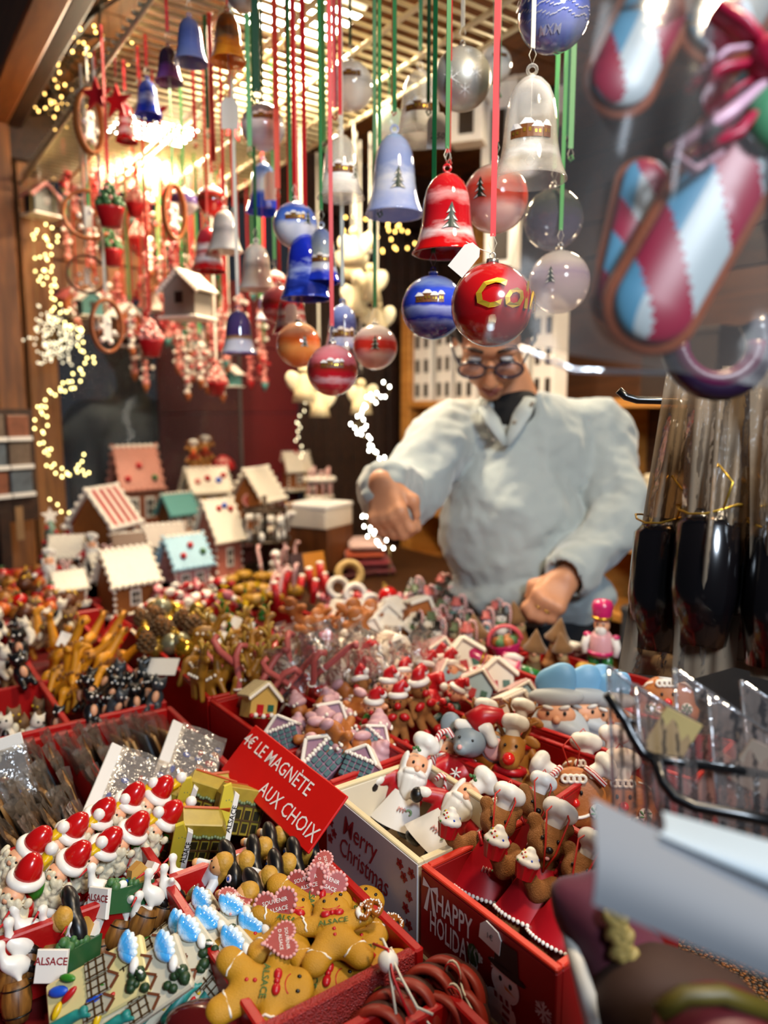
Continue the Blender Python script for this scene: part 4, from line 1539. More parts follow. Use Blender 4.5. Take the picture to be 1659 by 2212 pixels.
mbox, mL = crate('gift_box', A2, B2, 0.13, RZ_, 0.095, 'white box printed Merry Christmas with two chef santas', M_cream, M_cream, mat('cream_rim', 'd8c69c', 0.5))
mb = MB()
mb.box((mL / 2, -0.0006, 0.052), (mL, 0.0012, 0.082))
mb.build('printed_face', M_greyprint, mbox)
mb = MB()
mb.text('Merry', 0.032, TR(mL * 0.40, -0.0016, 0.060), 0.25, 0.004, xs=0.8)
mb.build('lettering', M_printr, mbox)
mb = MB()
mb.text('Christmas', 0.031, TR(mL * 0.44, -0.0016, 0.033), 0.25, 0.002, xs=0.72)
mb.build('lettering', M_printr, mbox)
for (x, z) in ((0.07, 0.075), (0.06, 0.06), (0.1, 0.05), (0.88, 0.07), (0.93, 0.055), (0.9, 0.04), (0.84, 0.08), (0.95, 0.08), (0.05, 0.04), (0.93, 0.025)):
	mb = MB()
	for a in range(5):
		mb.add([(-0.0012, 0, 0), (0.0012, 0, 0), (0.002, 0, 0.004), (0, 0, 0.0062), (-0.002, 0, 0.004)], [(0, 1, 2, 3, 4)], TR(x * mL, -0.0015, z) @ RY(72 * a + 30 * x))
	mb.build('star_print', M_printr, mbox)
mb = MB()
mb.box((mL * 0.5, -0.002, 0.004), (mL, 0.005, 0.010))
mb.build('base_slat', M_plainwood, mbox)

A3, B3 = T(452, 1512, 0.98), T(706, 1694, 0.98)
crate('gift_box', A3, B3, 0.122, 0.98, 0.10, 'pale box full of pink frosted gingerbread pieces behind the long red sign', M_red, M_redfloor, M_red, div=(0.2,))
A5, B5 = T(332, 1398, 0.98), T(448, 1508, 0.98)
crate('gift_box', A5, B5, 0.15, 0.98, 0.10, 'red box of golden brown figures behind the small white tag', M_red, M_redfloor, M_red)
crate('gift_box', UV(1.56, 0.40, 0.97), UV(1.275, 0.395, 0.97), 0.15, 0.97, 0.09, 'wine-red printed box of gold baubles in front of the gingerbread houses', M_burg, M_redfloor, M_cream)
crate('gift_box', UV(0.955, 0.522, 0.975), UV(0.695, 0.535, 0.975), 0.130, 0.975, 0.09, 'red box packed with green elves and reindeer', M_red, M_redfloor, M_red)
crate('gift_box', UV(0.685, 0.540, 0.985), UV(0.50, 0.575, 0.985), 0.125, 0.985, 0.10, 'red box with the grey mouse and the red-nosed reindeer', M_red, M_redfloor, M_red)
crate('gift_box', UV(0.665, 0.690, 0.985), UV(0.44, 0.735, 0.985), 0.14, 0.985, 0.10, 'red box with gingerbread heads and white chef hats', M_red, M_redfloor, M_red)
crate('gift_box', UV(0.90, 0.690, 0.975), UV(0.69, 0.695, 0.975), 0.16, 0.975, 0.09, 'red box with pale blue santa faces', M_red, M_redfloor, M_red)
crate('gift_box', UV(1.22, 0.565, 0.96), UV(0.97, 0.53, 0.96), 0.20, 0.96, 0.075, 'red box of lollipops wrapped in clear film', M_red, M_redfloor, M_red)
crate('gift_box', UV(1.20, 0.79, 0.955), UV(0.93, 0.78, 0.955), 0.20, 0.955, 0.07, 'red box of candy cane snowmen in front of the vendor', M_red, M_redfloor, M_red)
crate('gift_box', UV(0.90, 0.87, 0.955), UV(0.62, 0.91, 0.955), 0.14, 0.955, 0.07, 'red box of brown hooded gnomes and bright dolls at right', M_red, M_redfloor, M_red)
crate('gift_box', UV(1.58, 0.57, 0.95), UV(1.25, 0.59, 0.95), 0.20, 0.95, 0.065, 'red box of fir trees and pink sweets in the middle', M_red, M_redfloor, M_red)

# ---- signs
def sign(name, px, py, z, w, h, u_tilt, lines, label, size):
	r = thing(name)
	mb = MB()
	mb.box((0, 0, 0), (w, 0.003, h), None, 0.001)
	mb.build('board', mat('sign_red', 'c5120a', 0.35, var=0.05), r)
	mb = MB()
	for s, x, zz in lines:
		mb = MB()
		mb.text(s, size, TR(x, -0.0021, zz), 0.0, 0.004)
		mb.build('lettering', mat('chalk_white', 'e8dcd8', 0.6), r)
	return r


s1 = sign('price_sign', 600, 1690, 0.97, 0.212, 0.066, 0, (('4€ LE MAGNÈTE', -0.025, 0.007), ('AUX CHOIX', 0.042, -0.023)), '', 0.022)
# lies on the box edge, tilted back, long side along -u
pa, pb = T(500, 1620, 0.972), T(668, 1765, 0.972)
dr = (T(710, 1740, 0.965) - T(510, 1575, 0.965)).normalized()
up_ = VD * 0.72 + Z * 0.69
up_ = (up_ - dr * up_.dot(dr)).normalized()
pose(s1, T(603, 1690, 0.985), up_, dr.cross(up_))
tag(s1, 'long red sign with white lettering 4€ LE MAGNÈTE AUX CHOIX', 'sign')
s2 = sign('price_sign', 250, 1365, 0.97, 0.10, 0.06, 0, (('2€', -0.02, 0.006), ('LA PIECE', 0.0, -0.018)), '', 0.018)
dr = (T(285, 1395, 0.965) - T(215, 1345, 0.965)).normalized()
up_ = (Vector((0.2, 0.6, 0.75)))
up_ = (up_ - dr * up_.dot(dr)).normalized()
pose(s2, T(250, 1368, 0.96), up_, dr.cross(up_))
tag(s2, 'small red price sign in front of the white-roofed gingerbread house', 'sign')
for px, py, z, w, h, lab, a in ((352, 1440, 0.985, 0.05, 0.03, 'white price card on the rim of the box of golden brown figures', -30), (515, 1352, 0.99, 0.06, 0.035, 'white price card lying on the little fir trees', 25), (490, 1383, 0.985, 0.05, 0.03, 'white price card below the fir trees card', 25), (150, 1386, 0.975, 0.04, 0.03, 'white price card standing in the orange figures', 20)):
	r = thing('price_card')
	mb = MB()
	mb.box((0, 0, 0), (w, 0.001, h))
	mb.build('card', M_tagp, r)
	pose(r, T(px, py, z), Vector((0.1, 0.75, 0.7)), turn(T(px, py, z), a) + Z * 0.9)
	tag(r, lab, 'price card')

# ---------------------------------------------------------------- small goods: builders
M_skin = mat('painted_skin', 'e0a37c', 0.45, var=0.12, vs=90)
M_beard = mat('ivory_beard', 'd8cdb0', 0.5, var=0.14, vs=220, bump=0.25, bs=500)
M_whitefig = mat('white_glaze', 'e6e2da', 0.4, var=0.06)
M_rednew = mat('glossy_red', 'b80f10', 0.22, coat=0.4, var=0.08)
M_mustard = mat('gingerbread_mustard', 'b8830f', 0.55, var=0.16, vs=80, bump=0.45, bs=1100)
M_darkeye = mat('black_paint', '120e0c', 0.35)
M_yellow = mat('yellow_paint', 'd8b010', 0.35, var=0.12)
M_green = mat('fresh_green', '2f7a1e', 0.4, var=0.2)
M_bluep = mat('sky_paint', '5fa9dc', 0.4, var=0.15)
M_cobalt = mat('cobalt_paint', '1b4fc0', 0.4, var=0.1)
M_beige = mat('beige_tile', 'c9c0a8', 0.5, var=0.2, vs=120)


@kind
def santa_magnet():
	r = thing('santa_magnet')
	rr = random.Random(3)
	mb = blob([('c', (0, 0, 0.006), (0, 0.001, 0.040), 0.0165, 0.015), ('e', (-0.012, -0.006, 0.004), (0.010, 0.012, 0.006)), ('e', (0.012, -0.006, 0.004), (0.010, 0.012, 0.006))], 0.0022, 0.006)
	mb.build('coat', M_rednew, r)
	mb = MB()
	for z in (0.014, 0.021):
		mb.torus((0, 0, z), 0.0172, 0.0017, RX(90), 18, 5)
	mb.build('belt_bands', M_whitefig, r)
	pr = [('e', (0, -0.007, 0.042), (0.0165, 0.0105, 0.018))]
	for i in range(70):
		a, zz = rr.uniform(-1.6, 1.6), rr.uniform(0.024, 0.059)
		pr.append(('e', (0.0162 * math.sin(a), -0.007 - 0.0112 * math.cos(a), zz), (0.0026, 0.0026, 0.0036)))
	mb = blob(pr, 0.0012, 0.0008)
	mb.build('beard', M_beard, r)
	mb = MB()
	mb.ell((0, -0.011, 0.0585), (0.0095, 0.0075, 0.0065), None, 12, 8)
	mb.ell((0, -0.0185, 0.0565), 0.0028, None, 8, 6)
	mb.mat(1)
	for s in (-1, 1):
		mb.ell((s * 0.004, -0.0178, 0.0595), 0.0011, None, 6, 4)
	mb.build('face', [M_skin, M_darkeye], r)
	mb = MB()
	mb.torus((0, -0.001, 0.0675), 0.0108, 0.0042, RX(98), 20, 9)
	mb.build('hat_brim', M_whitefig, r)
	mb = MB()
	mb.lathe([(0.0105, 0.067), (0.0108, 0.073), (0.0095, 0.080), (0.0062, 0.086), (0.003, 0.0885), (0.0001, 0.089)], (0, -0.001, 0), 16)
	mb.build('hat', M_rednew, r)
	mb = MB()
	mb.tube([(0.001, 0.008, 0.072), (0.004, 0.013, 0.084), (0.002, 0.017, 0.078), (0, 0.017, 0.066)], [0.004, 0.005, 0.005, 0.003], 8)
	mb.build('scarf', M_yellow, r)
	mb = MB()
	mb.ell((0.004, 0.0135, 0.0895), 0.0055, None, 9, 6)
	mb.build('pompom', M_whitefig, r)
	mb = MB()
	mb.ell((0.004, 0.012, 0.056), (0.008, 0.007, 0.01), None, 8, 6)
	mb.build('sack', M_green, r)
	return r


def heart_pts(w, n=22):
	o = []
	for i in range(n):
		t = 2 * math.pi * i / n
		o.append((w / 32 * 16 * math.sin(t) ** 3, w / 32 * (13 * math.cos(t) - 5 * math.cos(2 * t) - 2 * math.cos(3 * t) - math.cos(4 * t))))
	return o


def pretzel_path(s, n=40):
	o = []
	for i in range(n + 1):
		t = -0.25 + 1.5 * i / n
		if t < 0:
			o.append((s * (0.35 + 0.3 * t), -0.25 * s * 0.3, s * (-0.1 + 1.2 * t)))
			continue
		if t > 1:
			o.append((s * (-0.35 + 0.3 * (t - 1)), -0.25 * s * 0.3, s * (-0.1 - 1.2 * (t - 1))))
			continue
		a = math.pi * (0.12 + 2.05 * t)
		o.append((s * 0.62 * math.sin(a * 1.0 + 2.6), 0, s * 0.5 * math.cos(a + 2.6) + 0.06 * s))
	return o


def add_pretzel(r, c, s, M_=None):
	base = TR(*c) @ (M_ or Matrix.Identity(4))
	mb = MB()
	mb.M = base
	pts = [(s * 0.60 * math.sin(t), 0, s * 0.52 * math.cos(t)) for t in [math.pi * (-0.82 + 1.64 * i / 22) for i in range(23)]]
	pts = [(s * 0.14, -s * 0.10, s * 0.30), (s * 0.06, -s * 0.12, s * 0.02)] + [(-s * 0.12, -s * 0.06, -s * 0.22)] + pts + [(s * 0.12, -s * 0.06, -s * 0.22), (-s * 0.06, -s * 0.12, s * 0.02), (-s * 0.14, -s * 0.10, s * 0.30)]
	mb.tube(pts, s * 0.155, 8)
	r = mb.build('pretzel', mat('pretzel_glaze', '9a5512', 0.3, coat=0.4, var=0.25, vs=100), r)
	mb = MB()
	mb.M = base
	rr = random.Random(2)
	for p in pts[1:-1]:
		for k in range(2):
			mb.ell((p[0] + rr.uniform(-0.08, 0.08) * s, p[1] - s * 0.14, p[2] + rr.uniform(-0.07, 0.07) * s), s * 0.05, None, 6, 4)
	mb.tube([(-s * 0.55, -s * 0.06, -s * 0.3), (-s * 0.64, -s * 0.06, -s * 0.05), (-s * 0.60, -s * 0.06, s * 0.22)], s * 0.16, 7)
	mb.build('pretzel_salt', M_whitefig, r)


def add_heart(r, c, w, M_=None, words=True):
	base = TR(*c) @ (M_ or Matrix.Identity(4))
	mb = MB()
	mb.M = base
	mb.prism(heart_pts(w), -0.002, 0.002)
	r = mb.build('heart', mat('heart_red', 'a04440', 0.5, var=0.2, vs=200), r)
	mb = MB()
	mb.M = base
	hp = heart_pts(w, 34)
	for x, z in hp:
		mb.ell((x, -0.001, z), w * 0.055, None, 6, 5)
	mb.build('heart_border', mat('heart_pink', 'd89c98', 0.5, var=0.1), r)
	if words:
		mb = MB()
		mb.M = base
		mb.text('SOUVENIR', w * 0.13, TR(0, -0.0025, w * 0.10), 0, 0.005)
		mb.text('D ALSACE', w * 0.13, TR(0, -0.0025, -w * 0.08), 0, 0.005)
		mb.build('heart_lettering', M_whitefig, r)


@kind
def gingerbread_man(v):
	"""v: 'pretzel', 'heart' or 'plain'"""
	r = thing('gingerbread_man')
	pr = [('e', (0, 0, 0.064), (0.0165, 0.0105, 0.0155)), ('c', (0, 0, 0.028), (0, 0, 0.046), 0.0125, 0.0125)]
	for s in (-1, 1):
		pr += [('c', (s * 0.006, 0, 0.046), (s * 0.029, -0.001, 0.050), 0.0098, 0.0088), ('c', (s * 0.007, 0, 0.026), (s * 0.019, -0.001, 0.009), 0.0118, 0.0112)]
	mb = blob(pr, 0.0019, 0.007)
	mb.map(lambda x, y, z: (x, y * 0.72, z))
	mb.build('body', M_mustard, r)
	mb = MB()
	for s in (-1, 1):
		for (ax, az, dx, dz) in ((0.025, 0.0495, 0.002, 0.009), (0.0155, 0.014, 0.0100, 0.0055)):
			pts = []
			for i in range(9):
				t = i / 8 * 2 - 1
				pts.append((s * (ax + dx * t + 0.0008 * math.sin(i * 2.2)), -0.0078 * math.sqrt(max(0, 1 - t * t * 0.85)), az + dz * t * (1 if dx < 0.005 else (1 if True else -1)) + 0.0006 * math.cos(i * 2)))
			mb.tube(pts, 0.0010, 5)
	mb.build('icing_stripes', M_icing, r)
	mb = MB()
	for s in (-1, 1):
		mb.ell((s * 0.0055, -0.0088, 0.0505), (0.0052, 0.003, 0.0036), None, 8, 6)
	mb.ell((0, -0.0095, 0.0505), 0.0027, None, 7, 5)
	mb.build('bow_tie', M_candyred, r)
	mb = MB()
	for z in (0.033, 0.0265):
		mb.ell((0, -0.0092, z), 0.0019, None, 7, 5)
	mb.build('buttons', M_candyred, r)
	mb = MB()
	for s in (-1, 1):
		mb.ell((s * 0.0055, -0.0072, 0.0675), (0.0016, 0.0012, 0.0019), None, 6, 5)
	mb.mat(1)
	mb.tube([(0.0085 * math.sin(a), -0.0075 + 0.001 * abs(a), 0.063 - 0.006 * math.cos(a)) for a in [-1.1 + 0.275 * i for i in range(9)]], 0.0006, 5)
	mb.build('face', [M_darkeye, M_candyred], r)
	mb = MB()
	mb.text('ALSACE', 0.0075, TR(0, -0.0096, 0.0385), 0, 0.02)
	mb.build('lettering', mat('letter_green', '2f5a20', 0.5), r)
	if v == 'pretzel':
		add_pretzel(r, (0.033, -0.009, 0.047), 0.0165, RZ(-10))
	if v == 'heart':
		add_heart(r, (-0.032, -0.009, 0.050), 0.030, RY(-14))
	return r


@kind
def folk_doll():
	r = thing('folk_costume_doll')
	mb = MB()
	mb.lathe([(0.019, 0), (0.020, 0.004), (0.017, 0.016), (0.010, 0.030), (0.008, 0.034)], n=16)
	mb.build('skirt', mat('doll_red', '8e1018', 0.35, var=0.15), r)
	mb = MB()
	mb.ell((0, -0.014, 0.015), (0.0135, 0.006, 0.016), RX(-18), 16, 10)
	med = mb.build('medallion_rim', M_burg, r)
	mb = MB()
	mb.ell((0, -0.0165, 0.0155), (0.0115, 0.0052, 0.0138), RX(-18), 14, 8)
	mb.build('painted_scene', glass('doll_scene', [(0, '3f8ad8', 1), (0.34, '3f8ad8', 1), (0.45, '6d6a44', 1), (0.6, 'b07832', 1), (0.75, '55684a', 1), (1, '8a7a5a', 1)], wob=0.3, wscale=60), med)
	mb = blob([('c', (0, 0, 0.032), (0, 0, 0.044), 0.0085, 0.008), ('c', (-0.007, 0, 0.044), (-0.017, -0.008, 0.036), 0.005, 0.0045), ('c', (0.007, 0, 0.044), (0.017, -0.008, 0.036), 0.005, 0.0045)], 0.0017, 0.003)
	mb.build('blouse', mat('blouse_white', 'cfd2d6', 0.5, var=0.1), r)
	mb = MB()
	mb.ell((0, -0.001, 0.056), (0.0095, 0.0095, 0.0105), None, 14, 9)
	for s in (-1, 1):
		mb.ell((s * 0.0185, -0.010, 0.034), 0.0045, None, 8, 6)
	mb.mat(1)
	for s in (-1, 1):
		mb.ell((s * 0.0035, -0.0098, 0.0575), 0.0011, None, 6, 4)
	mb.build('head', [mat('doll_skin', 'd9a066', 0.45, var=0.1), M_darkeye], r)
	mb = blob([('e', (0, 0.002, 0.0585), (0.0105, 0.0105, 0.0115)), ('c', (-0.009, 0.002, 0.056), (-0.010, 0.002, 0.042), 0.004, 0.003), ('c', (0.009, 0.002, 0.056), (0.010, 0.002, 0.042), 0.004, 0.003), ('e', (0, -0.012, 0.053), (0.0075, 0.009, 0.008), 'sub')], 0.0014, 0.002)
	mb.build('hair', mat('blond_hair', 'b98a2e', 0.5, var=0.3, vs=160, bump=0.4, bs=300), r)
	pr = []
	for s in (-1, 1):
		pr += [('e', (s * 0.013, 0.010, 0.059), (0.015, 0.0075, 0.0085), RY(s * 12)), ('e', (s * 0.013, 0.012, 0.046), (0.008, 0.006, 0.014), RY(-s * 22))]
	pr.append(('e', (0, 0.008, 0.061), (0.008, 0.008, 0.007)))
	mb = blob(pr, 0.0016, 0.002)
	mb.build('black_bow', mat('black_ribbon', '0d0c0f', 0.35), r)
	mb = MB()
	mb.lathe([(0.0001, 0.0012), (0.0022, 0.001), (0.0022, 0.0016), (0.0036, 0.0012), (0.004, 0)], n=12, M=TR(0.018, 0.002, 0.060) @ RX(90))
	mb.build('cockade', mat('cockade', 'd8c8cc', 0.4), r)
	mb = MB()
	mb.ell((0.018, 0.0005, 0.060), (0.0018, 0.0008, 0.0018), None, 8, 5)
	mb.build('cockade_centre', M_cobalt, r)
	return r


@kind
def village_magnet():
	r = thing('half_timbered_house_magnet')
	mb = MB()
	mb.prism([(-0.022, 0), (0.022, 0), (0.024, 0.036), (0.018, 0.046), (-0.020, 0.046), (-0.024, 0.036)], -0.010, 0.014, inset=0.0015)
	mb.build('house_block', mat('ochre_house', '9a8428', 0.4, var=0.35, vs=120), r)
	mb = MB()
	for i in range(4):
		for j in range(2):
			mb.box((-0.0155 + i * 0.0103, -0.0105, 0.008 + j * 0.013), (0.0058, 0.0012, 0.0085))
	mb.build('windows', mat('dark_olive', '2a2410', 0.4), r)
	mb = MB()
	for i in range(5):
		mb.box((-0.0206 + i * 0.0103, -0.0112, 0.016), (0.0016, 0.0012, 0.030))
	mb.box((0, -0.0112, 0.0155), (0.044, 0.0012, 0.0016))
	mb.box((0, -0.0112, 0.030), (0.044, 0.0012, 0.0022))
	mb.build('timbers', mat('timber_brown', '4a3212', 0.5), r)
	mb = MB()
	for i in range(16):
		mb.ell((-0.022 + i * 0.0029, -0.0115, 0.0325 + 0.001 * math.sin(i * 1.7)), 0.0019, None, 6, 4)
	mb.build('flower_row', [mat('flower_mix', '6a7a54', 0.5, var=0.6, vs=300)], r)
	mb = MB()
	mb.prism([(-0.026, -0.004), (-0.013, -0.008), (-0.015, 0.038), (-0.021, 0.050), (-0.028, 0.046)], -0.013, -0.009, inset=0.001)
	mb.build('yellow_flap', mat('cheese_yellow', 'c8b436', 0.4, var=0.12), r)
	mb = MB()
	mb.prism([(-0.0135, -0.006), (-0.008, -0.006), (-0.010, 0.040), (-0.0155, 0.043)], -0.0145, -0.0095, inset=0.0008)
	mb.mat(1)
	mb.text('ALSACE', 0.0075, TR(-0.0098, -0.0147, 0.016) @ RY(-87), 0, 0.02)
	mb.build('name_strip', [M_whitefig, M_darkeye], r)
	mb = MB()
	mb.box((0.004, 0.0135, 0.022), (0.046, 0.003, 0.05))
	mb.build('orange_back', mat('orange_block', 'a8400f', 0.45, var=0.2), r)
	return r


@kind
def stork_barrel(v):
	r = thing('stork_on_barrel')
	mb = MB()
	mb.lathe([(0.009, 0), (0.0125, 0.010), (0.0135, 0.018), (0.0125, 0.026), (0.010, 0.034)], n=14)
	mb.build('barrel', wood('barrel_wood', '4a2a0c', '8f5f26', 30, (6, 6, 1), 0.45), r)
	mb = MB()
	for z, q in ((0.006, 0.0117), (0.028, 0.0122)):
		mb.torus((0, 0, z), q, 0.0008, RX(90), 14, 4)
	mb.build('hoops', M_black, r)
	pr = [('e', (0.002, 0, 0.046), (0.013, 0.008, 0.009), RY(20)), ('c', (-0.008, 0, 0.050), (-0.012, 0, 0.064), 0.0045, 0.0032), ('e', (-0.012, 0, 0.067), (0.0052, 0.0044, 0.0046)), ('c', (0.0, -0.004, 0.04), (0.002, -0.006, 0.033), 0.003, 0.002)]
	if v:
		pr.append(('c', (0.0, 0.0, 0.05), (-0.004, -0.012, 0.058), 0.006, 0.003))
	mb = blob(pr, 0.0016, 0.004)
	mb.build('stork_body', M_whitefig, r)
	mb = MB()
	mb.tube([(-0.016, 0, 0.066), (-0.0205, -0.002, 0.062), (-0.024, -0.003, 0.0585)], [0.0014, 0.001, 0.0004], 7)
	mb.build('beak', M_candyred, r)
	mb = MB()
	mb.ell((0.014, 0, 0.041), (0.010, 0.006, 0.005), RY(35), 10, 6)
	mb.ell((0.006, 0.007, 0.046), (0.010, 0.003, 0.006), RY(25), 10, 6)
	mb.build('black_wings', M_darkeye, r)
	mb = MB()
	for s in (-1, 1):
		mb.tube([(0.002 * s, 0.001, 0.040), (0.003 * s, 0, 0.034)], 0.0009, 5)
	mb.build('leg', M_candyred, r)
	return r


@kind
def landscape_magnet():
	r = thing('green_landscape_magnet')
	mb = MB()
	mb.prism([(-0.024, 0), (0.026, 0), (0.026, 0.028), (-0.024, 0.020)], -0.012, 0.010, inset=0.001)
	mb.build('green_base', mat('green_glaze', '27542f', 0.25, coat=0.4, var=0.15), r)
	mb = MB()
	mb.prism([(-0.014, -0.003), (0.014, -0.003), (0.014, 0.024), (-0.014, 0.024)], -0.002, 0.002, TR(-0.026, -0.002, 0) @ RZ(-70), inset=0.001)
	mb.mat(1)
	mb.text('ALSACE', 0.0085, TR(-0.0282, -0.0028, 0.012) @ RZ(-70), 0, 0.02)
	mb.build('name_plate', [M_whitefig, M_printr], r)
	mb = MB()
	rr = random.Random(4)
	for i in range(14):
		mb.ell((rr.uniform(-0.018, 0.010), rr.uniform(-0.010, 0.006), 0.022 + rr.uniform(0, 0.006)), rr.uniform(0.003, 0.005), None, 7, 5)
	mb.build('bushes', M_leaf, r)
	mb = MB()
	mb.ell((-0.006, 0.002, 0.026), (0.010, 0.006, 0.004), None, 10, 6)
	mb.build('pond', M_cobalt, r)
	mb = MB()
	mb.prism([(0.004, 0.022), (0.022, 0.022), (0.022, 0.036), (0.013, 0.044), (0.004, 0.036)], -0.004, 0.009)
	mb.build('cottage', mat('straw', 'b98a3c', 0.5, var=0.2), r)
	mb = MB()
	mb.box((0.024, 0.0, 0.034), (0.006, 0.018, 0.018), RY(25))
	mb.build('white_gable', M_whitefig, r)
	return r


@kind
def tile_plaque(v):
	"""souvenir plaque: houses in relief, teal statue, blue and white wing, bushes, stork"""
	r = thing('souvenir_plaque')
	w, h = 0.040, 0.078
	mb = MB()
	mb.box((0, -0.0015, h / 2), (w, 0.007, h), None, 0.0015)
	mb.build('plaque', M_beige if v != 2 else mat('cream_tile', 'd8c88c', 0.45, var=0.1), r)
	mb = MB()
	rr = random.Random(v)
	for i in range(3):
		x = -0.013 + i * 0.013
		z0 = 0.030 + rr.uniform(-0.002, 0.004)
		mb.mat(0)
		mb.prism([(x - 0.006, z0), (x + 0.006, z0), (x + 0.006, z0 + 0.016), (x, z0 + 0.024), (x - 0.006, z0 + 0.016)], -0.0075, -0.004)
		mb.mat(1)
		for k in range(3):
			mb.box((x, -0.0078, z0 + 0.003 + 0.006 * k), (0.012, 0.0006, 0.0012))
			mb.box((x - 0.005 + 0.005 * k, -0.0078, z0 + 0.008), (0.001, 0.0006, 0.016))
		mb.mat(2)
		mb.box((x - 0.003, -0.0078, z0 + 0.021), (0.009, 0.0012, 0.0018), RY(-52))
		mb.box((x + 0.003, -0.0078, z0 + 0.021), (0.009, 0.0012, 0.0018), RY(52))
	mb.build('relief_houses', [mat('relief_pale', 'b3ac96', 0.5, var=0.25, vs=200), mat('timber_brown', '4a3212', 0.5), mat('roof_brown', '6e3a1e', 0.5)], r)
	mb = blob([('c', (0.012, -0.007, 0.004), (0.011, -0.008, 0.024), 0.0048, 0.0036), ('e', (0.011, -0.009, 0.030), (0.003, 0.003, 0.0036)), ('c', (0.012, -0.008, 0.024), (0.016, -0.009, 0.034), 0.0022, 0.0014), ('c', (0.0105, -0.010, 0.004), (0.010, -0.011, 0.022), 0.002, 0.0012)], 0.0012, 0.0015)
	mb.build('teal_statue', mat('verdigris', '1f7f76', 0.45, var=0.3, vs=200), r)
	mb = MB()
	for i in range(6):
		a = -0.9 + i * 0.36
		mb.ell((-0.014 + 0.007 * math.sin(a), -0.008, 0.062 + 0.007 * math.cos(a)), (0.004, 0.003, 0.008), RY(math.degrees(a)), 8, 6)
	mb.build('blue_wing', glass('blue_wing', [(0, 'dfeaf0', 1), (0.35, '4fa6e0', 1), (0.55, '3c9ae0', 1), (0.8, 'cfe4f0', 1), (1, 'efeee4', 1)], wob=0.25, wscale=30), r)
	mb = MB()
	for i in range(9):
		mb.ell((rr.uniform(0.004, 0.017), -0.006, rr.uniform(0.060, 0.076)), rr.uniform(0.0025, 0.0045), None, 7, 5)
	mb.build('dark_bush', mat('dark_bush', '1e3a1c', 0.5, var=0.4, vs=300), r)
	mb = MB()
	mb.ell((-0.010, -0.008, 0.012), (0.004, 0.003, 0.008), RY(20), 8, 6)
	mb.mat(1)
	mb.ell((-0.004, -0.008, 0.020), (0.0028, 0.0025, 0.007), RY(-25), 8, 6)
	mb.mat(2)
	mb.ell((-0.0155, -0.008, 0.020), (0.003, 0.0025, 0.007), RY(30), 8, 6)
	mb.mat(3)
	mb.ell((0.002, -0.0085, 0.010), (0.0028, 0.0025, 0.006), RY(-50), 8, 6)
	mb.build('parrot_flowers', [M_cobalt, M_candyred, M_green, M_yellow], r)
	mb = MB()
	mb.ell((0.0, -0.008, 0.071), (0.006, 0.003, 0.0035), RY(25), 8, 6)
	mb.tube([(0.004, -0.008, 0.073), (0.008, -0.009, 0.0765)], [0.0015, 0.001], 6)
	mb.build('stork', M_whitefig, r)
	return r


M_slat = wood('magnet_wood', '7a5429', 'c09660', 30, (8, 8, 1), 0.5)
M_film = film('cello_sleeve', 'efe8e0', 0.12, 0.58, 0.18, 45.0, 1.0)


@kind
def bagged_magnet(v):
	r = thing('bagged_wooden_magnet')
	mb = MB()
	mb.box((0, 0, 0.034), (0.066, 0.0042, 0.06), None, 0.001)
	mb.build('wood_plate', [M_slat, mat('photo_print', '51606e', 0.4, var=0.7, vs=60)][1 if v == 2 else 0], r)
	mb = MB()
	rr = random.Random(v)
	k = [rr.uniform(-0.003, 0.003) for i in range(30)]

	def fn(s, t):
		x = (s - 0.5) * 0.078
		z = t * 0.088
		return (x, -0.0035 + 0.002 * math.sin(s * 9 + v) * math.sin(t * 7) + (t > 0.8) * k[int(s * 8)] * 1.6, z)
	mb.grid(fn, 8, 6)
	mb.grid(lambda s, t: (fn(s, t)[0], -fn(s, t)[1], fn(s, t)[2]), 8, 6)
	mb.build('clear_sleeve', M_film, r)
	return r


@kind
def header_pack():
	r = thing('magnet_pack_with_header')
	mb = MB()
	mb.box((0, 0, 0.03), (0.085, 0.007, 0.06), None, 0.001)
	mb.build('printed_pack', mat('pack_print', '6c6a72', 0.45, var=0.8, vs=55), r)
	mb = MB()
	rr = random.Random(9)
	for i in range(26):
		mb.mat(i % 4)
		mb.ell((rr.uniform(-0.038, 0.038), -0.0042, rr.uniform(0.004, 0.056)), (rr.uniform(0.003, 0.006), 0.0016, rr.uniform(0.003, 0.006)), None, 7, 4)
	mb.build('printed_figures', [M_skin, M_cobalt, M_whitefig, M_candyred], r)
	mb = MB()
	mb.box((0, -0.004, 0.066), (0.09, 0.004, 0.020), RX(8), 0.0008)
	mb.build('header_card', M_tagp, r)
	mb = MB()
	mb.grid(lambda s, t: ((s - 0.5) * 0.094, -0.0072 + 0.002 * math.sin(s * 14) * math.sin(t * 9), t * 0.062), 10, 6)
	mb.build('clear_sleeve', M_film, r)
	return r


# ---- front compartments
for i, (fx, fy, hx, hy, row) in enumerate(((-20, 1975, 75, 1825, 1), (60, 1935, 150, 1800, 1), (128, 1900, 212, 1765, 1), (205, 1868, 268, 1745, 1), (262, 1845, 322, 1738, 1),
										  (0, 2075, 60, 1880, 0), (60, 2005, 142, 1878, 0), (130, 1965, 215, 1840, 0), (205, 1935, 282, 1800, 0), (275, 1900, 345, 1785, 0))):
	r = santa_magnet()
	lean(r, fx - 14, fy - 4, 0.904 + 0.012 * row, hx + 6, hy - 4, Vector((0.02, -0.75, 0.65)), 1.14, 0.004)
	tag(r, 'glossy red santa magnet with curly ivory beard in the %s row' % ('back' if row else 'front'), 'santa figurine', 'santa magnets in the front tray')

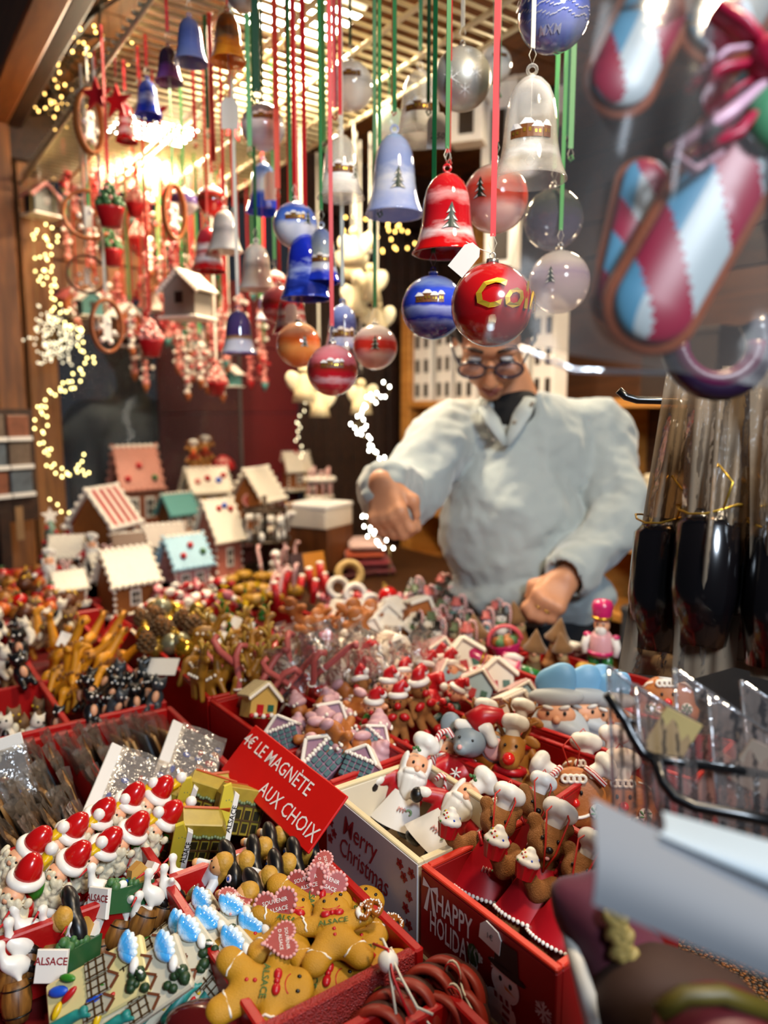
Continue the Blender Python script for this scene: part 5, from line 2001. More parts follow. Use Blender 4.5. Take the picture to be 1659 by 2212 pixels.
for fx, fy, hx, hy in ((415, 1945, 497, 1842), (500, 1905, 540, 1845), (535, 1885, 577, 1815), (570, 1865, 612, 1790), (635, 1890, 662, 1826), (597, 1920, 626, 1853), (555, 1950, 585, 1881), (470, 2020, 548, 1910)):
	r = folk_doll()
	lay(r, T(fx, fy, 0.905), T(hx, hy, 0.965), Vector((-0.55, -0.62, 0.55)))
	tag(r, 'blond costume doll with black bow by the long red sign', 'doll', 'folk costume dolls')

for fx, fy, hx, hy, z, a in ((365, 1800, 395, 1715, 0.915, -20), (425, 1770, 455, 1690, 0.93, -15), (505, 1800, 530, 1700, 0.93, 10), (420, 1845, 440, 1770, 0.92, -5), (352, 1835, 366, 1772, 0.912, -30), (480, 1755, 498, 1690, 0.915, 5)):
	r = village_magnet()
	p = T(fx, fy, z)
	pose(r, p, (T(hx, hy, z + 0.045) - p), turn(p, a + 15) + Z * 0.5, 1.08)
	tag(r, 'yellow half-timbered house magnet with a white name strip', 'house magnet', 'half-timbered house magnets')

for (cx_, cy_, ux, uy, v, z, row) in ((666, 1955, 1.0, -0.05, 'heart', 0.944, 'top'), (722, 2015, -0.15, -1.0, 'pretzel', 0.952, 'middle'), (625, 2010, 0.3, -0.95, 'pretzel', 0.946, 'middle'),
									(560, 2012, 0.55, -0.85, 'heart', 0.938, 'middle'), (786, 2062, 0.1, 1.0, 'plain', 0.935, 'lower'), (678, 2112, 1.0, 0.12, 'pretzel', 0.932, 'lower'), (565, 2132, 1.0, 0.0, 'heart', 0.945, 'lower'),
									(735, 2125, 0.4, 0.9, 'plain', 0.918, 'lower'), (655, 2185, 0.8, -0.4, 'plain', 0.918, 'lower'), (765, 1985, 0.6, -0.7, 'pretzel', 0.930, 'top'), (640, 1965, -0.6, -0.6, 'plain', 0.922, 'top'), (690, 2060, -0.5, -0.8, 'plain', 0.918, 'middle')):
	r = gingerbread_man(v)
	c = T(cx_, cy_, z)
	axis = (T(cx_ + ux * 40, cy_ + uy * 40, z) - c).normalized()
	axis = (axis + Z * (0.12 if uy < -0.5 else -0.05)).normalized()
	pose(r, c - axis * 0.038, axis, (C0 - c).normalized() * 0.8 + Z + RIGHT * RND.uniform(-0.2, 0.2), 1.0)
	tag(r, 'mustard gingerbread man %s, %s of the pile' % ({'heart': 'holding a pink heart', 'pretzel': 'holding a pretzel', 'plain': 'with empty hands'}[v], {'top': 'far end', 'middle': 'middle', 'lower': 'near end'}[row]), 'gingerbread man', 'gingerbread man magnets')

for px, py, s, a, lab in ((703, 1910, 0.030, 20, 'first'), (664, 1912, 0.028, -30, 'second'), (597, 1962, 0.03, -20, 'third')):
	r = thing('heart_magnet')
	add_heart(r, (0, 0, 0), 0.038)
	p = T(px, py, 0.958)
	pose(r, p, Vector((0.35, 0.55, 0.75)) if a > 0 else Vector((-0.2, 0.6, 0.7)), turn(p, a) + Z * 0.8)
	tag(r, 'pink-bordered heart magnet standing at the far end of the gingerbread men', 'heart magnet', 'heart magnets')

for px, py, v, z, s, yaw in ((188, 1990, 0, 0.915, 1.1, 20), (232, 2020, 1, 0.905, 1.05, 30), (285, 1995, 0, 0.915, 1.05, 10), (330, 1975, 1, 0.915, 1.0, 20), (362, 1950, 0, 0.912, 1.0, 10), (255, 2045, 1, 0.895, 1.1, 60), (55, 2085, 0, 0.91, 1.1, 20), (90, 2080, 1, 0.905, 1.05, 40), (8, 2125, 0, 0.905, 1.1, 10), (215, 2065, 0, 0.89, 1.05, -20), (120, 2115, 1, 0.89, 1.1, 50), (30, 2170, 0, 0.895, 1.1, 20), (330, 2030, 1, 0.885, 1.0, 30)):
	r = stork_barrel(v)
	p = T(px + 8, py + 38, z - 0.008)
	pose(r, p, Vector((RND.uniform(-0.2, 0.3), 0.35, 0.85)), turn(p, yaw) + Z * 0.4, s * 0.85)
	tag(r, 'white stork on a brown barrel %s' % ('with spread wing' if v else 'with folded wings'), 'stork figurine', 'storks on barrels')
for px, py, z, yaw, lab in ((265, 1968, 0.93, 25, 'glossy green landscape magnet with white name plate lying on the storks'), (150, 2100, 0.91, 55, 'green landscape magnet with pond among the storks at lower left')):
	r = landscape_magnet()
	p = T(px, py, z)
	pose(r, p, Vector((0.0, 0.45, 0.9)), turn(p, yaw) + Z * 0.5, 0.95)
	tag(r, lab, 'landscape magnet', 'green landscape magnets')
for px, py, hx, hy, lab in ((125, 2030, 140, 1965, 'folk costume doll with black hair standing among the storks'),):
	r = folk_doll()
	lay(r, T(px, py, 0.90), T(hx, hy, 0.965), Vector((-0.2, -0.7, 0.5)))
	tag(r, lab, 'doll')
for i, (fx, fy, hx, hy, v, z) in enumerate(((110, 2195, 245, 2120, 2, 0.925), (195, 2215, 318, 2130, 0, 0.925), (262, 2205, 390, 2085, 1, 0.925), (330, 2195, 440, 2060, 0, 0.925), (405, 2165, 505, 2020, 3, 0.928), (300, 2110, 420, 2010, 1, 0.905), (240, 2155, 350, 2075, 3, 0.905), (455, 2215, 520, 2110, 0, 0.905), (380, 2240, 470, 2135, 1, 0.912))):
	r = tile_plaque(v)
	lay(r, T(fx, fy, z - 0.015), T(hx, hy, z + 0.010), Vector((0.05, -0.6, 0.85)), 1.12)
	tag(r, 'souvenir plaque with relief houses, teal statue and blue wing', 'plaque', 'souvenir plaques at the bottom edge')
r = thing('oval_keepsake')
mb = MB()
mb.ell((0, 0, 0), (0.03, 0.018, 0.012), None, 18, 10)
mb.build('glossy_shell', mat('dark_cherry', '4a0c0c', 0.15, coat=0.8), r)
mb = MB()
mb.torus((0, 0, 0.003), 0.024, 0.002, RX(90) @ SC(1, 1, 0.6), 20, 5)
mb.build('gold_rim', M_gold, r)
pose(r, T(440, 2205, 0.93), Z, Vector((0, -1, 0)))
tag(r, 'glossy dark cherry oval keepsake at the bottom edge', 'keepsake')

# ---- rows of bagged wooden magnets
for row, (u, n, z) in enumerate(((0.845, 30, 0.885), (0.925, 30, 0.885), (1.005, 30, 0.885))):
	for i in range(n):
		v = 0.330 - i * 0.0142
		if row == 0 and i < 9 or row == 1 and i < 4 or abs(v - 0.207) < 0.008:
			continue
		r = bagged_magnet(i % 3)
		p = UV(u + RND.uniform(-0.004, 0.004), v, z)
		pose(r, p, Z + VD * RND.uniform(-0.45, -0.25) + UD * 0.15, VD * -1 + UD * RND.uniform(-0.15, 0.15))
		tag(r, 'wooden magnet in a clear sleeve filed in the %s row' % ('near', 'middle', 'far')[row], 'bagged magnet', 'wooden magnets in clear sleeves')
for fx, fy, hx, hy, z in ((330, 1775, 268, 1672, 0.935), (460, 1700, 392, 1630, 0.935)):
	r = header_pack()
	p = UV(0.83, 0.25, 0.93)
	p = T((fx + hx) / 2 + 40, (fy + hy) / 2 + 5, z)
	pose(r, p - VD * -0.0, Vector((-0.62, -0.15, 0.35)), Vector((0.1, -0.4, 0.9)) + UD * -0.2)
	tag(r, 'picture magnet pack with white header ' + ('between santas and bagged magnets' if fx < 400 else 'touching the yellow houses'), 'magnet pack', 'picture magnet packs')
r = header_pack()
p = T(-10, 1745, 0.93)
pose(r, p, Vector((-0.3, 0.3, 0.8)), Vector((0.2, -0.7, 0.6)))
tag(r, 'white header card pack at the left edge of the bagged magnets', 'magnet pack')

# ---- wooden rings with cord in the bottom tray
@kind
def ring_hanger(v):
	r = thing('wooden_ring_hanger')
	mb = MB()
	mb.torus((0, 0, 0), 0.022, 0.0075, RX(0), 32, 8, flat=0.5)
	mb.build('ring', mat('rust_red_wood', '8a2413', 0.5, var=0.2), r)
	mb = MB()
	mb.torus((0, 0.0035, 0), 0.0225, 0.0080, RX(0), 32, 8, flat=0.4)
	mb.build('ring_back', mat('dark_edge', '3a170c', 0.6), r)
	if not v:
		return r
	mb = MB()
	mb.tube([(0.006 * math.sin(t), -0.004 - 0.012 * math.sin(t / 2), 0.020 - 0.010 * math.cos(t)) for t in [i * 0.449 for i in range(15)]], 0.0010, 6)
	mb.tube([(0.001, -0.004, 0.019), (0.010, -0.012, 0.010), (0.022, -0.012, -0.004), (0.034, -0.010, -0.010)], 0.0010, 6)
	mb.build('white_cord', M_thread, r)
	mb = MB()
	mb.tube([(0.007 * math.sin(t), -0.006 - 0.012 * math.sin(t / 2), 0.019 - 0.009 * math.cos(t)) for t in [i * 0.449 for i in range(12)]], 0.0007, 6)
	mb.build('red_cord', M_candyred, r)
	return r


for k_, (px, py, z, tx) in enumerate(((845, 2190, 0.92, -0.2), (885, 2165, 0.922, -0.1), (925, 2135, 0.925, 0.0), (960, 2115, 0.925, 0.1), (985, 2130, 0.922, 0.15), (820, 2225, 0.92, -0.2), (945, 2195, 0.915, 0.0), (990, 2180, 0.912, 0.1))):
	r = ring_hanger(k_ % 3 == 1)
	p = T(px, py + 24, z)
	pose(r, p, Vector((tx, 0.35, 0.85)), Vector((-0.4, -0.6, 0.75)), 1.0)
	tag(r, 'rust red wooden ring with white and red cord at the bottom edge', 'wooden ring', 'wooden ring hangers')
r = thing('beaded_cord')
mb = MB()
p0 = T(838, 2077, 0.962)
mb.ell((0, 0, 0), 0.0085, None, 14, 9)
mb.build('white_bead', M_whitefig, r)
mb = MB()
mb.tube([(-0.006, 0.02, 0.004), (-0.004, 0.012, 0.010), (0, 0.002, 0.008), (0.002, -0.012, -0.004), (0.006, -0.03, -0.020)], 0.0012, 6)
mb.tube([(0.0, 0.004, 0.008), (0.010, -0.014, -0.002), (0.022, -0.03, -0.014), (0.034, -0.03, -0.02)], 0.0012, 6)
mb.build('white_cord', M_thread, r)
mb = MB()
mb.tube([(-0.012, 0.012, 0.006), (0, 0.002, 0.009), (0.004, -0.014, -0.002), (0.016, -0.034, -0.018)], 0.0012, 6)
mb.build('red_cord', M_candyred, r)
r.location = p0
tag(r, 'white bead with white and red cord on the near corner of the front tray', 'bead')
# ---------------------------------------------------------------- figures in the right-hand boxes
M_bear = mat('bear_brown', '925c26', 0.75, var=0.3, vs=120, bump=0.8, bs=900)
M_apron = mat('apron_red', 'a80f1c', 0.35, coat=0.2, var=0.08)
M_hat = mat('chef_white', 'dedad2', 0.45, var=0.05)
M_cordr = mat('red_cord_string', 'c2220f', 0.5)
M_tan = mat('reindeer_tan', 'a8702c', 0.45, var=0.15, vs=60)
M_mouse = mat('mouse_grey', '7f8a90', 0.5, var=0.1)
M_earpink = mat('ear_pink', 'd9a09c', 0.5)
M_gbread = mat('gingerbread_orange', 'a8622a', 0.5, var=0.15, vs=40, bump=0.2)
M_stripe = NT('candy_stripe')
_w = M_stripe.new('ShaderNodeTexWave', Scale=130.0, Distortion=0.0)
_w.bands_direction = 'DIAGONAL'
M_stripe.link(M_stripe.coord(), _w.inputs['Vector'])
M_stripe.link(M_stripe.ramp(_w.outputs['Fac'], [(0.0, 'b01018'), (0.5, 'eae0da')], True), M_stripe.p.inputs['Base Color'])
M_stripe.p.inputs['Roughness'].default_value = 0.3
M_stripe = M_stripe.m


def chef_hat(r, c, s, M_=None):
	mb = blob([('c', (0, 0, 0), (0, 0, s * 0.5), s * 0.62, s * 0.62), ('e', (-s * 0.5, 0, s * 1.15), (s * 0.72, s * 0.7, s * 0.66)), ('e', (s * 0.5, 0, s * 1.15), (s * 0.72, s * 0.7, s * 0.66)), ('e', (0, -s * 0.25, s * 1.3), (s * 0.75, s * 0.7, s * 0.62)), ('e', (0, s * 0.35, s * 1.2), (s * 0.7, s * 0.6, s * 0.6))], s * 0.14, s * 0.16)
	Mx = TR(*c) @ (M_ or Matrix.Identity(4))
	mb.map(lambda x, y, z: Mx @ Vector((x, y, z)))
	return mb.build('chef_hat', M_hat, r)


def apron(r, z0, z1, r0, r1, m, deco=True, fringe=True):
	mb = MB()

	def fn(s, t):
		a = (s - 0.5) * 2.5 * (1 - 0.35 * t)
		R_ = r0 + (r1 - r0) * t
		return (R_ * math.sin(a), -R_ * math.cos(a) * 0.92 - 0.001, z0 + (z1 - z0) * t)
	mb.grid(fn, 14, 8)
	mb.grid(lambda s, t: tuple(Vector(fn(1 - s, t)) + Vector((0, 0.0016, 0))), 14, 8)
	r = mb.build('apron', m, r)
	if fringe:
		mb = MB()
		for i in range(21):
			p = fn(i / 20, 0)
			mb.ell((p[0], p[1] - 0.0006, p[2]), 0.0021, None, 6, 4)
		mb.build('apron_fringe', M_whitefig, r)
	if deco:
		mb = MB()
		p = fn(0.55, 0.52)
		for i in range(3):
			mb.mat(0)
			mb.tube([(p[0] - 0.008 + i * 0.003, p[1] - 0.0012, p[2] - 0.001), (p[0] - 0.007 + i * 0.003, p[1] - 0.0012, p[2] + 0.004), (p[0] - 0.0055 + i * 0.003, p[1] - 0.0012, p[2] + 0.002)], 0.0008, 5)
		mb.mat(1)
		mb.torus((p[0] + 0.004, p[1] - 0.001, p[2] + 0.001), 0.0028, 0.001, None, 10, 5, -1.5, 2.5)
		mb.build('apron_motif', [M_earpink, mat('mint_candy', '7fa878', 0.4)], r)


@kind
def chef_bear():
	r = thing('chef_bear')
	pr = [('e', (0, 0, 0.046), (0.021, 0.018, 0.026)), ('e', (0, -0.002, 0.083), (0.0175, 0.0165, 0.016)), ('e', (0, -0.016, 0.079), (0.0085, 0.0075, 0.0072))]
	for s in (-1, 1):
		pr += [('e', (s * 0.0145, 0.0, 0.097), (0.0068, 0.0045, 0.0068)), ('c', (s * 0.012, -0.004, 0.022), (s * 0.014, -0.012, 0.008), 0.0115, 0.0105), ('e', (s * 0.015, -0.017, 0.008), (0.0105, 0.0065, 0.0125))]
	pr += [('c', (0.019, 0, 0.060), (0.030, -0.010, 0.044), 0.0085, 0.0078), ('c', (-0.019, 0, 0.060), (-0.031, -0.006, 0.050), 0.0085, 0.008), ('c', (-0.031, -0.006, 0.050), (-0.041, -0.014, 0.062), 0.0078, 0.0072)]
	blob(pr, 0.0021, 0.0045).build('body', M_bear, r)
	mb = MB()
	mb.ell((0, -0.0235, 0.0815), (0.0036, 0.0026, 0.003), None, 8, 6)
	for s in (-1, 1):
		mb.ell((s * 0.0068, -0.0165, 0.0885), 0.0018, None, 7, 5)
	mb.mat(1)
	mb.ell((0, -0.0228, 0.0745), (0.0022, 0.0014, 0.0018), None, 7, 5)
	mb.build('face', [M_darkeye, M_earpink], r)
	apron(r, 0.020, 0.064, 0.033, 0.0185, M_apron)
	mb = MB()
	for s in (-1, 1):
		mb.tube([(s * 0.010, -0.016, 0.062), (s * 0.015, -0.008, 0.070), (s * 0.008, 0.010, 0.072)], 0.0018, 6)
	mb.build('apron_strap', M_apron, r)
	chef_hat(r, (0.002, 0.0, 0.096), 0.0135, RY(12))
	mb = MB()
	mb.lathe([(0.0075, 0), (0.0105, 0.013)], (-0.044, -0.020, 0.060), 18, None, False, True, lambda a, i: 0.06 * math.cos(9 * a))
	cup = mb.build('cupcake_liner', M_candyred, r)
	blob([('e', (-0.044, -0.020, 0.075), (0.0115, 0.0115, 0.0055)), ('e', (-0.044, -0.020, 0.080), (0.0085, 0.0085, 0.005)), ('e', (-0.044, -0.020, 0.085), (0.0045, 0.0045, 0.004))], 0.0014, 0.002).build('frosting', M_hat, cup)
	mb = MB()
	rr = random.Random(8)
	for i in range(18):
		a, q = rr.uniform(-2.4, 2.4) - 0.2, rr.uniform(0, 1)
		R_ = 0.0118 - 0.006 * q
		mb.mat(i % 4)
		mb.ell((-0.044 + R_ * math.sin(a), -0.020 - R_ * math.cos(a), 0.074 + 0.010 * q), 0.0012, None, 5, 4)
	mb.build('sprinkles', [M_cobalt, M_candyred, M_green, M_yellow], cup)
	mb = MB()
	mb.tube([(0.000, -0.019, 0.062), (0.006, -0.024, 0.080), (0.012, -0.014, 0.108), (0.004, 0.0, 0.124), (-0.008, -0.012, 0.110), (-0.004, -0.024, 0.084), (0.0, -0.020, 0.062)], 0.0009, 5)
	mb.build('cord_loop', M_cordr, r)
	return r


@kind
def chef_santa():
	r = thing('chef_santa')
	pr = [('e', (0, 0, 0.036), (0.021, 0.017, 0.026)), ('c', (-0.018, 0, 0.052), (-0.033, -0.006, 0.042), 0.0085, 0.008), ('c', (0.018, 0, 0.052), (0.031, -0.010, 0.050), 0.0085, 0.008)]
	for s in (-1, 1):
		pr.append(('c', (s * 0.010, -0.002, 0.016), (s * 0.012, -0.006, 0.006), 0.010, 0.0095))
	blob(pr, 0.0021, 0.004).build('coat', mat('santa_coat', 'a8101a', 0.4, var=0.1), r)
	mb = MB()
	for s in (-1, 1):
		mb.ell((s * 0.013, -0.010, 0.003), (0.010, 0.013, 0.006), None, 10, 6)
	mb.build('boots', M_darkeye, r)
	mb = MB()
	mb.ell((-0.038, -0.012, 0.036), (0.007, 0.006, 0.008), RY(-30), 10, 7)
	mb.ell((0.036, -0.013, 0.052), (0.0068, 0.006, 0.007), None, 10, 7)
	mb.build('gloves', M_darkeye, r)
	mb = MB()
	mb.ell((-0.0345, -0.008, 0.0425), (0.0095, 0.009, 0.006), RY(-35), 10, 7)
	mb.ell((0.0325, -0.010, 0.051), (0.006, 0.009, 0.009), None, 10, 7)
	mb.build('cuffs', M_hat, r)
	apron(r, 0.006, 0.042, 0.030, 0.019, M_hat, True, False)
	mb = MB()
	mb.ell((0, -0.004, 0.070), (0.0145, 0.013, 0.0135), None, 14, 9)
	mb.ell((0, -0.0185, 0.0695), 0.0036, None, 9, 6)
	mb.mat(1)
	for s in (-1, 1):
		mb.ell((s * 0.0055, -0.0155, 0.0745), (0.0016, 0.001, 0.002), None, 6, 5)
	mb.mat(2)
	mb.ell((0, -0.0175, 0.062), 0.0025, None, 7, 5)
	mb.build('face', [M_skin, M_darkeye, M_candyred], r)
	rr = random.Random(6)
	pr = [('e', (0, -0.010, 0.057), (0.0165, 0.0095, 0.013)), ('e', (0, -0.012, 0.044), (0.011, 0.007, 0.012)), ('e', (-0.006, -0.0175, 0.0655), (0.0075, 0.004, 0.0035), RY(-15)), ('e', (0.006, -0.0175, 0.0655), (0.0075, 0.004, 0.0035), RY(15))]
	for i in range(14):
		a = rr.uniform(-1.2, 1.2)
		pr.append(('c', (0.015 * math.sin(a), -0.010 - 0.008 * math.cos(a), 0.058), (0.012 * math.sin(a), -0.010 - 0.009 * math.cos(a), 0.037 + 0.010 * abs(math.sin(a))), 0.003, 0.0018))
	for s in (-1, 1):
		pr.append(('e', (s * 0.013, -0.004, 0.070), (0.004, 0.008, 0.012)))
	blob(pr, 0.0016, 0.003).build('beard', M_hat, r)
	chef_hat(r, (0, 0.0, 0.080), 0.0135, RY(14) @ RX(-8))
	mb = MB()
	for k in range(3):
		mb.ell((-0.010 + k * 0.003, -0.015, 0.088 + (k % 2) * 0.002), (0.0026, 0.0016, 0.0018), None, 6, 4)
	mb.build('holly', M_leaf, r)
	mb = MB()
	mb.tube([(0.034, -0.022, 0.038), (0.034, -0.022, 0.066), (0.031, -0.022, 0.073), (0.025, -0.021, 0.073), (0.022, -0.021, 0.067)], 0.003, 8)
	mb.tube([(0.040, -0.022, 0.040), (0.040, -0.020, 0.064), (0.044, -0.020, 0.070), (0.049, -0.018, 0.068)], 0.003, 8)
	mb.build('candy_canes', M_stripe, r)
	return r


for fx, fy, hx, hy, yaw, s, lab in ((848, 1788, 902, 1640, 0.15, 1.05, 'chef santa in white apron standing at the back of the white Merry Christmas box'),
									(912, 1835, 1012, 1718, -0.15, 1.05, 'chef santa leaning to the right in the front of the white Merry Christmas box'),
									(925, 1740, 968, 1625, 0.1, 0.95, 'chef santa half hidden behind the other two in the white box')):
	r = chef_santa()
	lean(r, fx, fy, 0.918, hx, hy, Vector((yaw, -0.85, 0.5)), s * 1.03)
	tag(r, lab, 'santa figurine')
for fx, fy, hx, hy, yaw, s, lab in ((1035, 1965, 1078, 1765, -0.1, 1.0, 'brown chef bear with red apron at the left end of the HAPPY HOLIDAYS box'),
									(1130, 2022, 1185, 1800, 0.0, 1.04, 'big brown chef bear in the middle of the HAPPY HOLIDAYS box'),
									(1200, 2080, 1252, 1890, -0.3, 0.96, 'brown chef bear behind the wine-red velvet hat'),
									(1120, 1900, 1148, 1765, 0.1, 0.9, 'brown chef bear peeking between the two front bears')):
	r = chef_bear()
	lean(r, fx, fy, 0.925, hx, hy, Vector((yaw, -0.8, 0.6)), s)
	tag(r, lab, 'teddy bear', 'chef teddy bears')


@kind
def chef_mouse():
	r = thing('chef_mouse')
	blob([('e', (0, 0, 0.032), (0.022, 0.018, 0.026)), ('c', (-0.018, 0, 0.046), (-0.030, -0.012, 0.036), 0.0085, 0.008), ('c', (0.018, 0, 0.046), (0.028, -0.012, 0.032), 0.0085, 0.008)], 0.0022, 0.004).build('sweater', M_candyred, r)
	mb = MB()
	for a in range(6):
		mb.tube([(-0.006, -0.0185, 0.040), (-0.006 + 0.006 * math.sin(a * 1.047), -0.0185, 0.040 + 0.006 * math.cos(a * 1.047))], 0.0008, 5)
	mb.build('snowflake', M_whitefig, r)
	blob([('e', (0, -0.004, 0.074), (0.018, 0.018, 0.0175)), ('e', (-0.006, -0.020, 0.066), (0.009, 0.009, 0.007))], 0.0021, 0.006).build('head', M_mouse, r)
	mb = MB()
	mb.ell((0.028, 0.002, 0.074), (0.017, 0.005, 0.016), RY(15), 14, 9)
	mb.ell((-0.024, 0.006, 0.083), (0.012, 0.005, 0.014), RY(-20), 14, 9)
	mb.mat(1)
	mb.ell((0.028, -0.002, 0.073), (0.013, 0.003, 0.012), RY(15), 14, 8)
	mb.build('ears', [M_mouse, M_earpink], r)
	mb = MB()
	for s in (-1, 1):
		mb.ell((-0.004 + s * 0.007, -0.0205, 0.077), 0.0018, None, 6, 5)
	mb.mat(1)
	mb.ell((-0.008, -0.0285, 0.068), 0.0028, None, 7, 5)
	mb.build('eyes_and_nose', [M_darkeye, M_earpink], r)
	blob([('c', (-0.015, -0.008, 0.088), (0.014, -0.008, 0.092), 0.006, 0.0065), ('c', (0.014, -0.008, 0.092), (0.024, -0.008, 0.080), 0.0065, 0.006)], 0.0018, 0.003).build('hat_brim', M_hat, r)
	mb = MB()
	mb.tube([(0.0, 0, 0.090), (0.010, 0, 0.104), (0.024, 0, 0.108), (0.032, 0, 0.100)], [0.016, 0.013, 0.008, 0.005], 12)
	mb.build('santa_hat', M_candyred, r)
	mb = MB()
	mb.tube([(-0.030, -0.020, 0.030), (-0.034, -0.020, 0.066), (-0.031, -0.020, 0.076), (-0.024, -0.020, 0.080), (-0.018, -0.020, 0.074)], 0.0034, 8)
	mb.build('candy_cane', M_stripe, r)
	mb = MB()
	for s in (-1, 1):
		mb.ell((s * 0.011, -0.008, 0.004), (0.010, 0.014, 0.006), None, 10, 6)
	mb.build('shoes', M_darkeye, r)
	return r


@kind
def chef_reindeer():
	r = thing('chef_reindeer')
	pr = [('e', (0, 0, 0.030), (0.017, 0.015, 0.024)), ('e', (0, -0.002, 0.068), (0.0145, 0.014, 0.018)), ('e', (0, -0.015, 0.058), (0.011, 0.011, 0.010))]
	for s in (-1, 1):
		pr += [('e', (s * 0.021, 0.002, 0.078), (0.010, 0.003, 0.006), RY(s * 25)), ('c', (s * 0.015, 0, 0.045), (s * 0.024, -0.008, 0.034), 0.006, 0.0055), ('c', (s * 0.009, -0.003, 0.014), (s * 0.011, -0.010, 0.004), 0.008, 0.008)]
	blob(pr, 0.002, 0.004).build('body', M_tan, r)
	mb = MB()
	mb.ell((0, -0.026, 0.062), 0.0068, None, 12, 8)
	mb.build('red_nose', mat('nose_red', 'd8201a', 0.25, coat=0.4), r)
	mb = MB()
	for s in (-1, 1):
		mb.ell((s * 0.006, -0.0145, 0.074), 0.0018, None, 6, 5)
	mb.build('eyes', M_darkeye, r)
	mb = MB()
	mb.torus((0, -0.004, 0.047), 0.0145, 0.0045, RX(90), 18, 7)
	mb.build('scarf', M_candyred, r)
	mb = MB()
	for s in (-1, 1):
		mb.tube([(s * 0.010, 0, 0.082), (s * 0.018, 0, 0.096), (s * 0.026, 0, 0.100)], [0.0026, 0.002, 0.0014], 6)
		mb.tube([(s * 0.016, 0, 0.093), (s * 0.016, 0, 0.104)], 0.0016, 6)
	mb.build('antlers', M_bear, r)
	chef_hat(r, (0, -0.001, 0.082), 0.013, RY(6))
	return r


r = chef_mouse()
lean(r, 978, 1748, 0.925, 1015, 1600, Vector((-0.1, -0.85, 0.5)), 1.12)
tag(r, 'grey mouse figure with red santa hat and big pink ear', 'mouse figurine')
for fx, fy, hx, hy, s, lab in ((1095, 1760, 1105, 1625, 1.1, 'tan reindeer with a big red nose and white chef hat'), (1110, 1690, 1122, 1580, 1.0, 'second tan reindeer chef behind the red-nosed one'),
							   (1035, 1690, 1045, 1565, 1.0, 'reindeer chef behind the grey mouse')):
	r = chef_reindeer()
	lean(r, fx, fy, 0.925, hx, hy, Vector((-0.25, -0.85, 0.5)), s)
	tag(r, lab, 'reindeer figurine')


@kind
def gingerbread_head(v):
	r = thing('gingerbread_chef')
	blob([('e', (0, 0, 0.030), (0.034, 0.012, 0.031)), ('e', (-0.02, 0, 0.012), (0.02, 0.010, 0.014)), ('e', (0.02, 0, 0.012), (0.02, 0.010, 0.014))], 0.0025, 0.006).build('head', M_gbread, r)
	mb = MB()
	for i in range(4):
		mb.torus((-0.009 + i * 0.006, -0.0115, 0.050), 0.0036, 0.0019, None, 12, 6)
	mb.build('icing_hair', M_icing, r)
	mb = MB()
	mb.tube([(0.022 * math.sin(a), -0.0135 + 0.004 * abs(math.sin(a)), 0.024 - 0.013 * math.cos(a)) for a in [-1.25 + 0.25 * i for i in range(11)]], 0.0018, 6)
	mb.tube([(-0.030, -0.006, 0.044), (-0.024, -0.009, 0.050), (-0.017, -0.011, 0.052)], 0.0013, 5)
	mb.tube([(0.030, -0.006, 0.044), (0.024, -0.009, 0.050), (0.017, -0.011, 0.052)], 0.0013, 5)
	mb.build('icing_smile', M_icing, r)
	mb = MB()
	for s in (-1, 1):
		mb.ell((s * 0.007, -0.0125, 0.036), (0.0019, 0.001, 0.0026), None, 7, 5)
	mb.build('eyes', M_darkeye, r)
	mb = MB()
	mb.ell((0, -0.0145, 0.026), 0.0052, None, 10, 7)
	mb.build('nose', mat('nose_red', 'd8201a', 0.25), r)
	for s in (-1, 1):
		mb = MB()
		c = (s * 0.022, -0.013, 0.018)
		mb.mat(0)
		mb.ell(c, (0.0075, 0.003, 0.0075), None, 14, 7)
		mb.mat(1)
		for a in range(6):
			mb.ell((c[0] + 0.004 * math.sin(a * 1.047), c[1] - 0.0026, c[2] + 0.004 * math.cos(a * 1.047)), (0.0012, 0.0008, 0.0034), RY(a * 60 + 25), 6, 4)
		mb.build('peppermint', [M_whitefig, mat('mint_green', '4a8a58', 0.35)], r)
	mb = MB()
	for s in (-1, 1):
		mb.ell((s * 0.014, -0.010, -0.008), (0.014, 0.007, 0.010), RY(s * 20), 10, 7)
	mb.ell((0, -0.014, -0.007), 0.005, None, 8, 6)
	mb.build('bow', M_candyred, r)
	if v == 0:
		mb = MB()
		mb.tube([(0.012, -0.010, 0.062), (0.020, -0.012, 0.056), (0.032, -0.012, 0.044)], 0.0034, 8)
		mb.tube([(-0.012, -0.010, 0.062), (-0.022, -0.012, 0.054), (-0.030, -0.012, 0.050)], 0.0034, 8)
		mb.build('candy_cane', M_stripe, r)
		for s in (-1, 1):
			chef_hat(r, (s * 0.022, -0.004, 0.056), 0.013, RY(s * 62))
	else:
		chef_hat(r, (0, 0, 0.056), 0.017, RY(8))
	mb = MB()
	mb.tube([(-0.004, -0.004, 0.062), (-0.010, -0.006, 0.082), (0, -0.002, 0.092), (0.008, -0.006, 0.080), (0.004, -0.004, 0.062)], 0.0009, 5)
	mb.build('cord_loop', M_cordr, r)
	return r


for px, py, v, s, z, lab in ((1243, 1785, 0, 1.05, 0.935, 'gingerbread head with red nose, peppermints and candy canes'), (1268, 1735, 1, 0.95, 0.925, 'gingerbread head with white chef hat behind the peppermint one'),
							 (1350, 1790, 1, 1.0, 0.93, 'gingerbread head seen through the clear bags in the rack'), (1330, 1715, 1, 0.95, 0.925, 'gingerbread head with white hat at the edge of the clear bags'),
							 (1445, 1560, 1, 1.1, 0.95, 'gingerbread head with red and white hat behind the hanging film')):
	r = gingerbread_head(v)
	p = T(px, py, z)
	pose(r, p, Z + Vector((0, 0.35, 0)), turn(p, 5) + Z * 0.3, s)
	tag(r, lab, 'gingerbread figure', 'gingerbread chef heads')


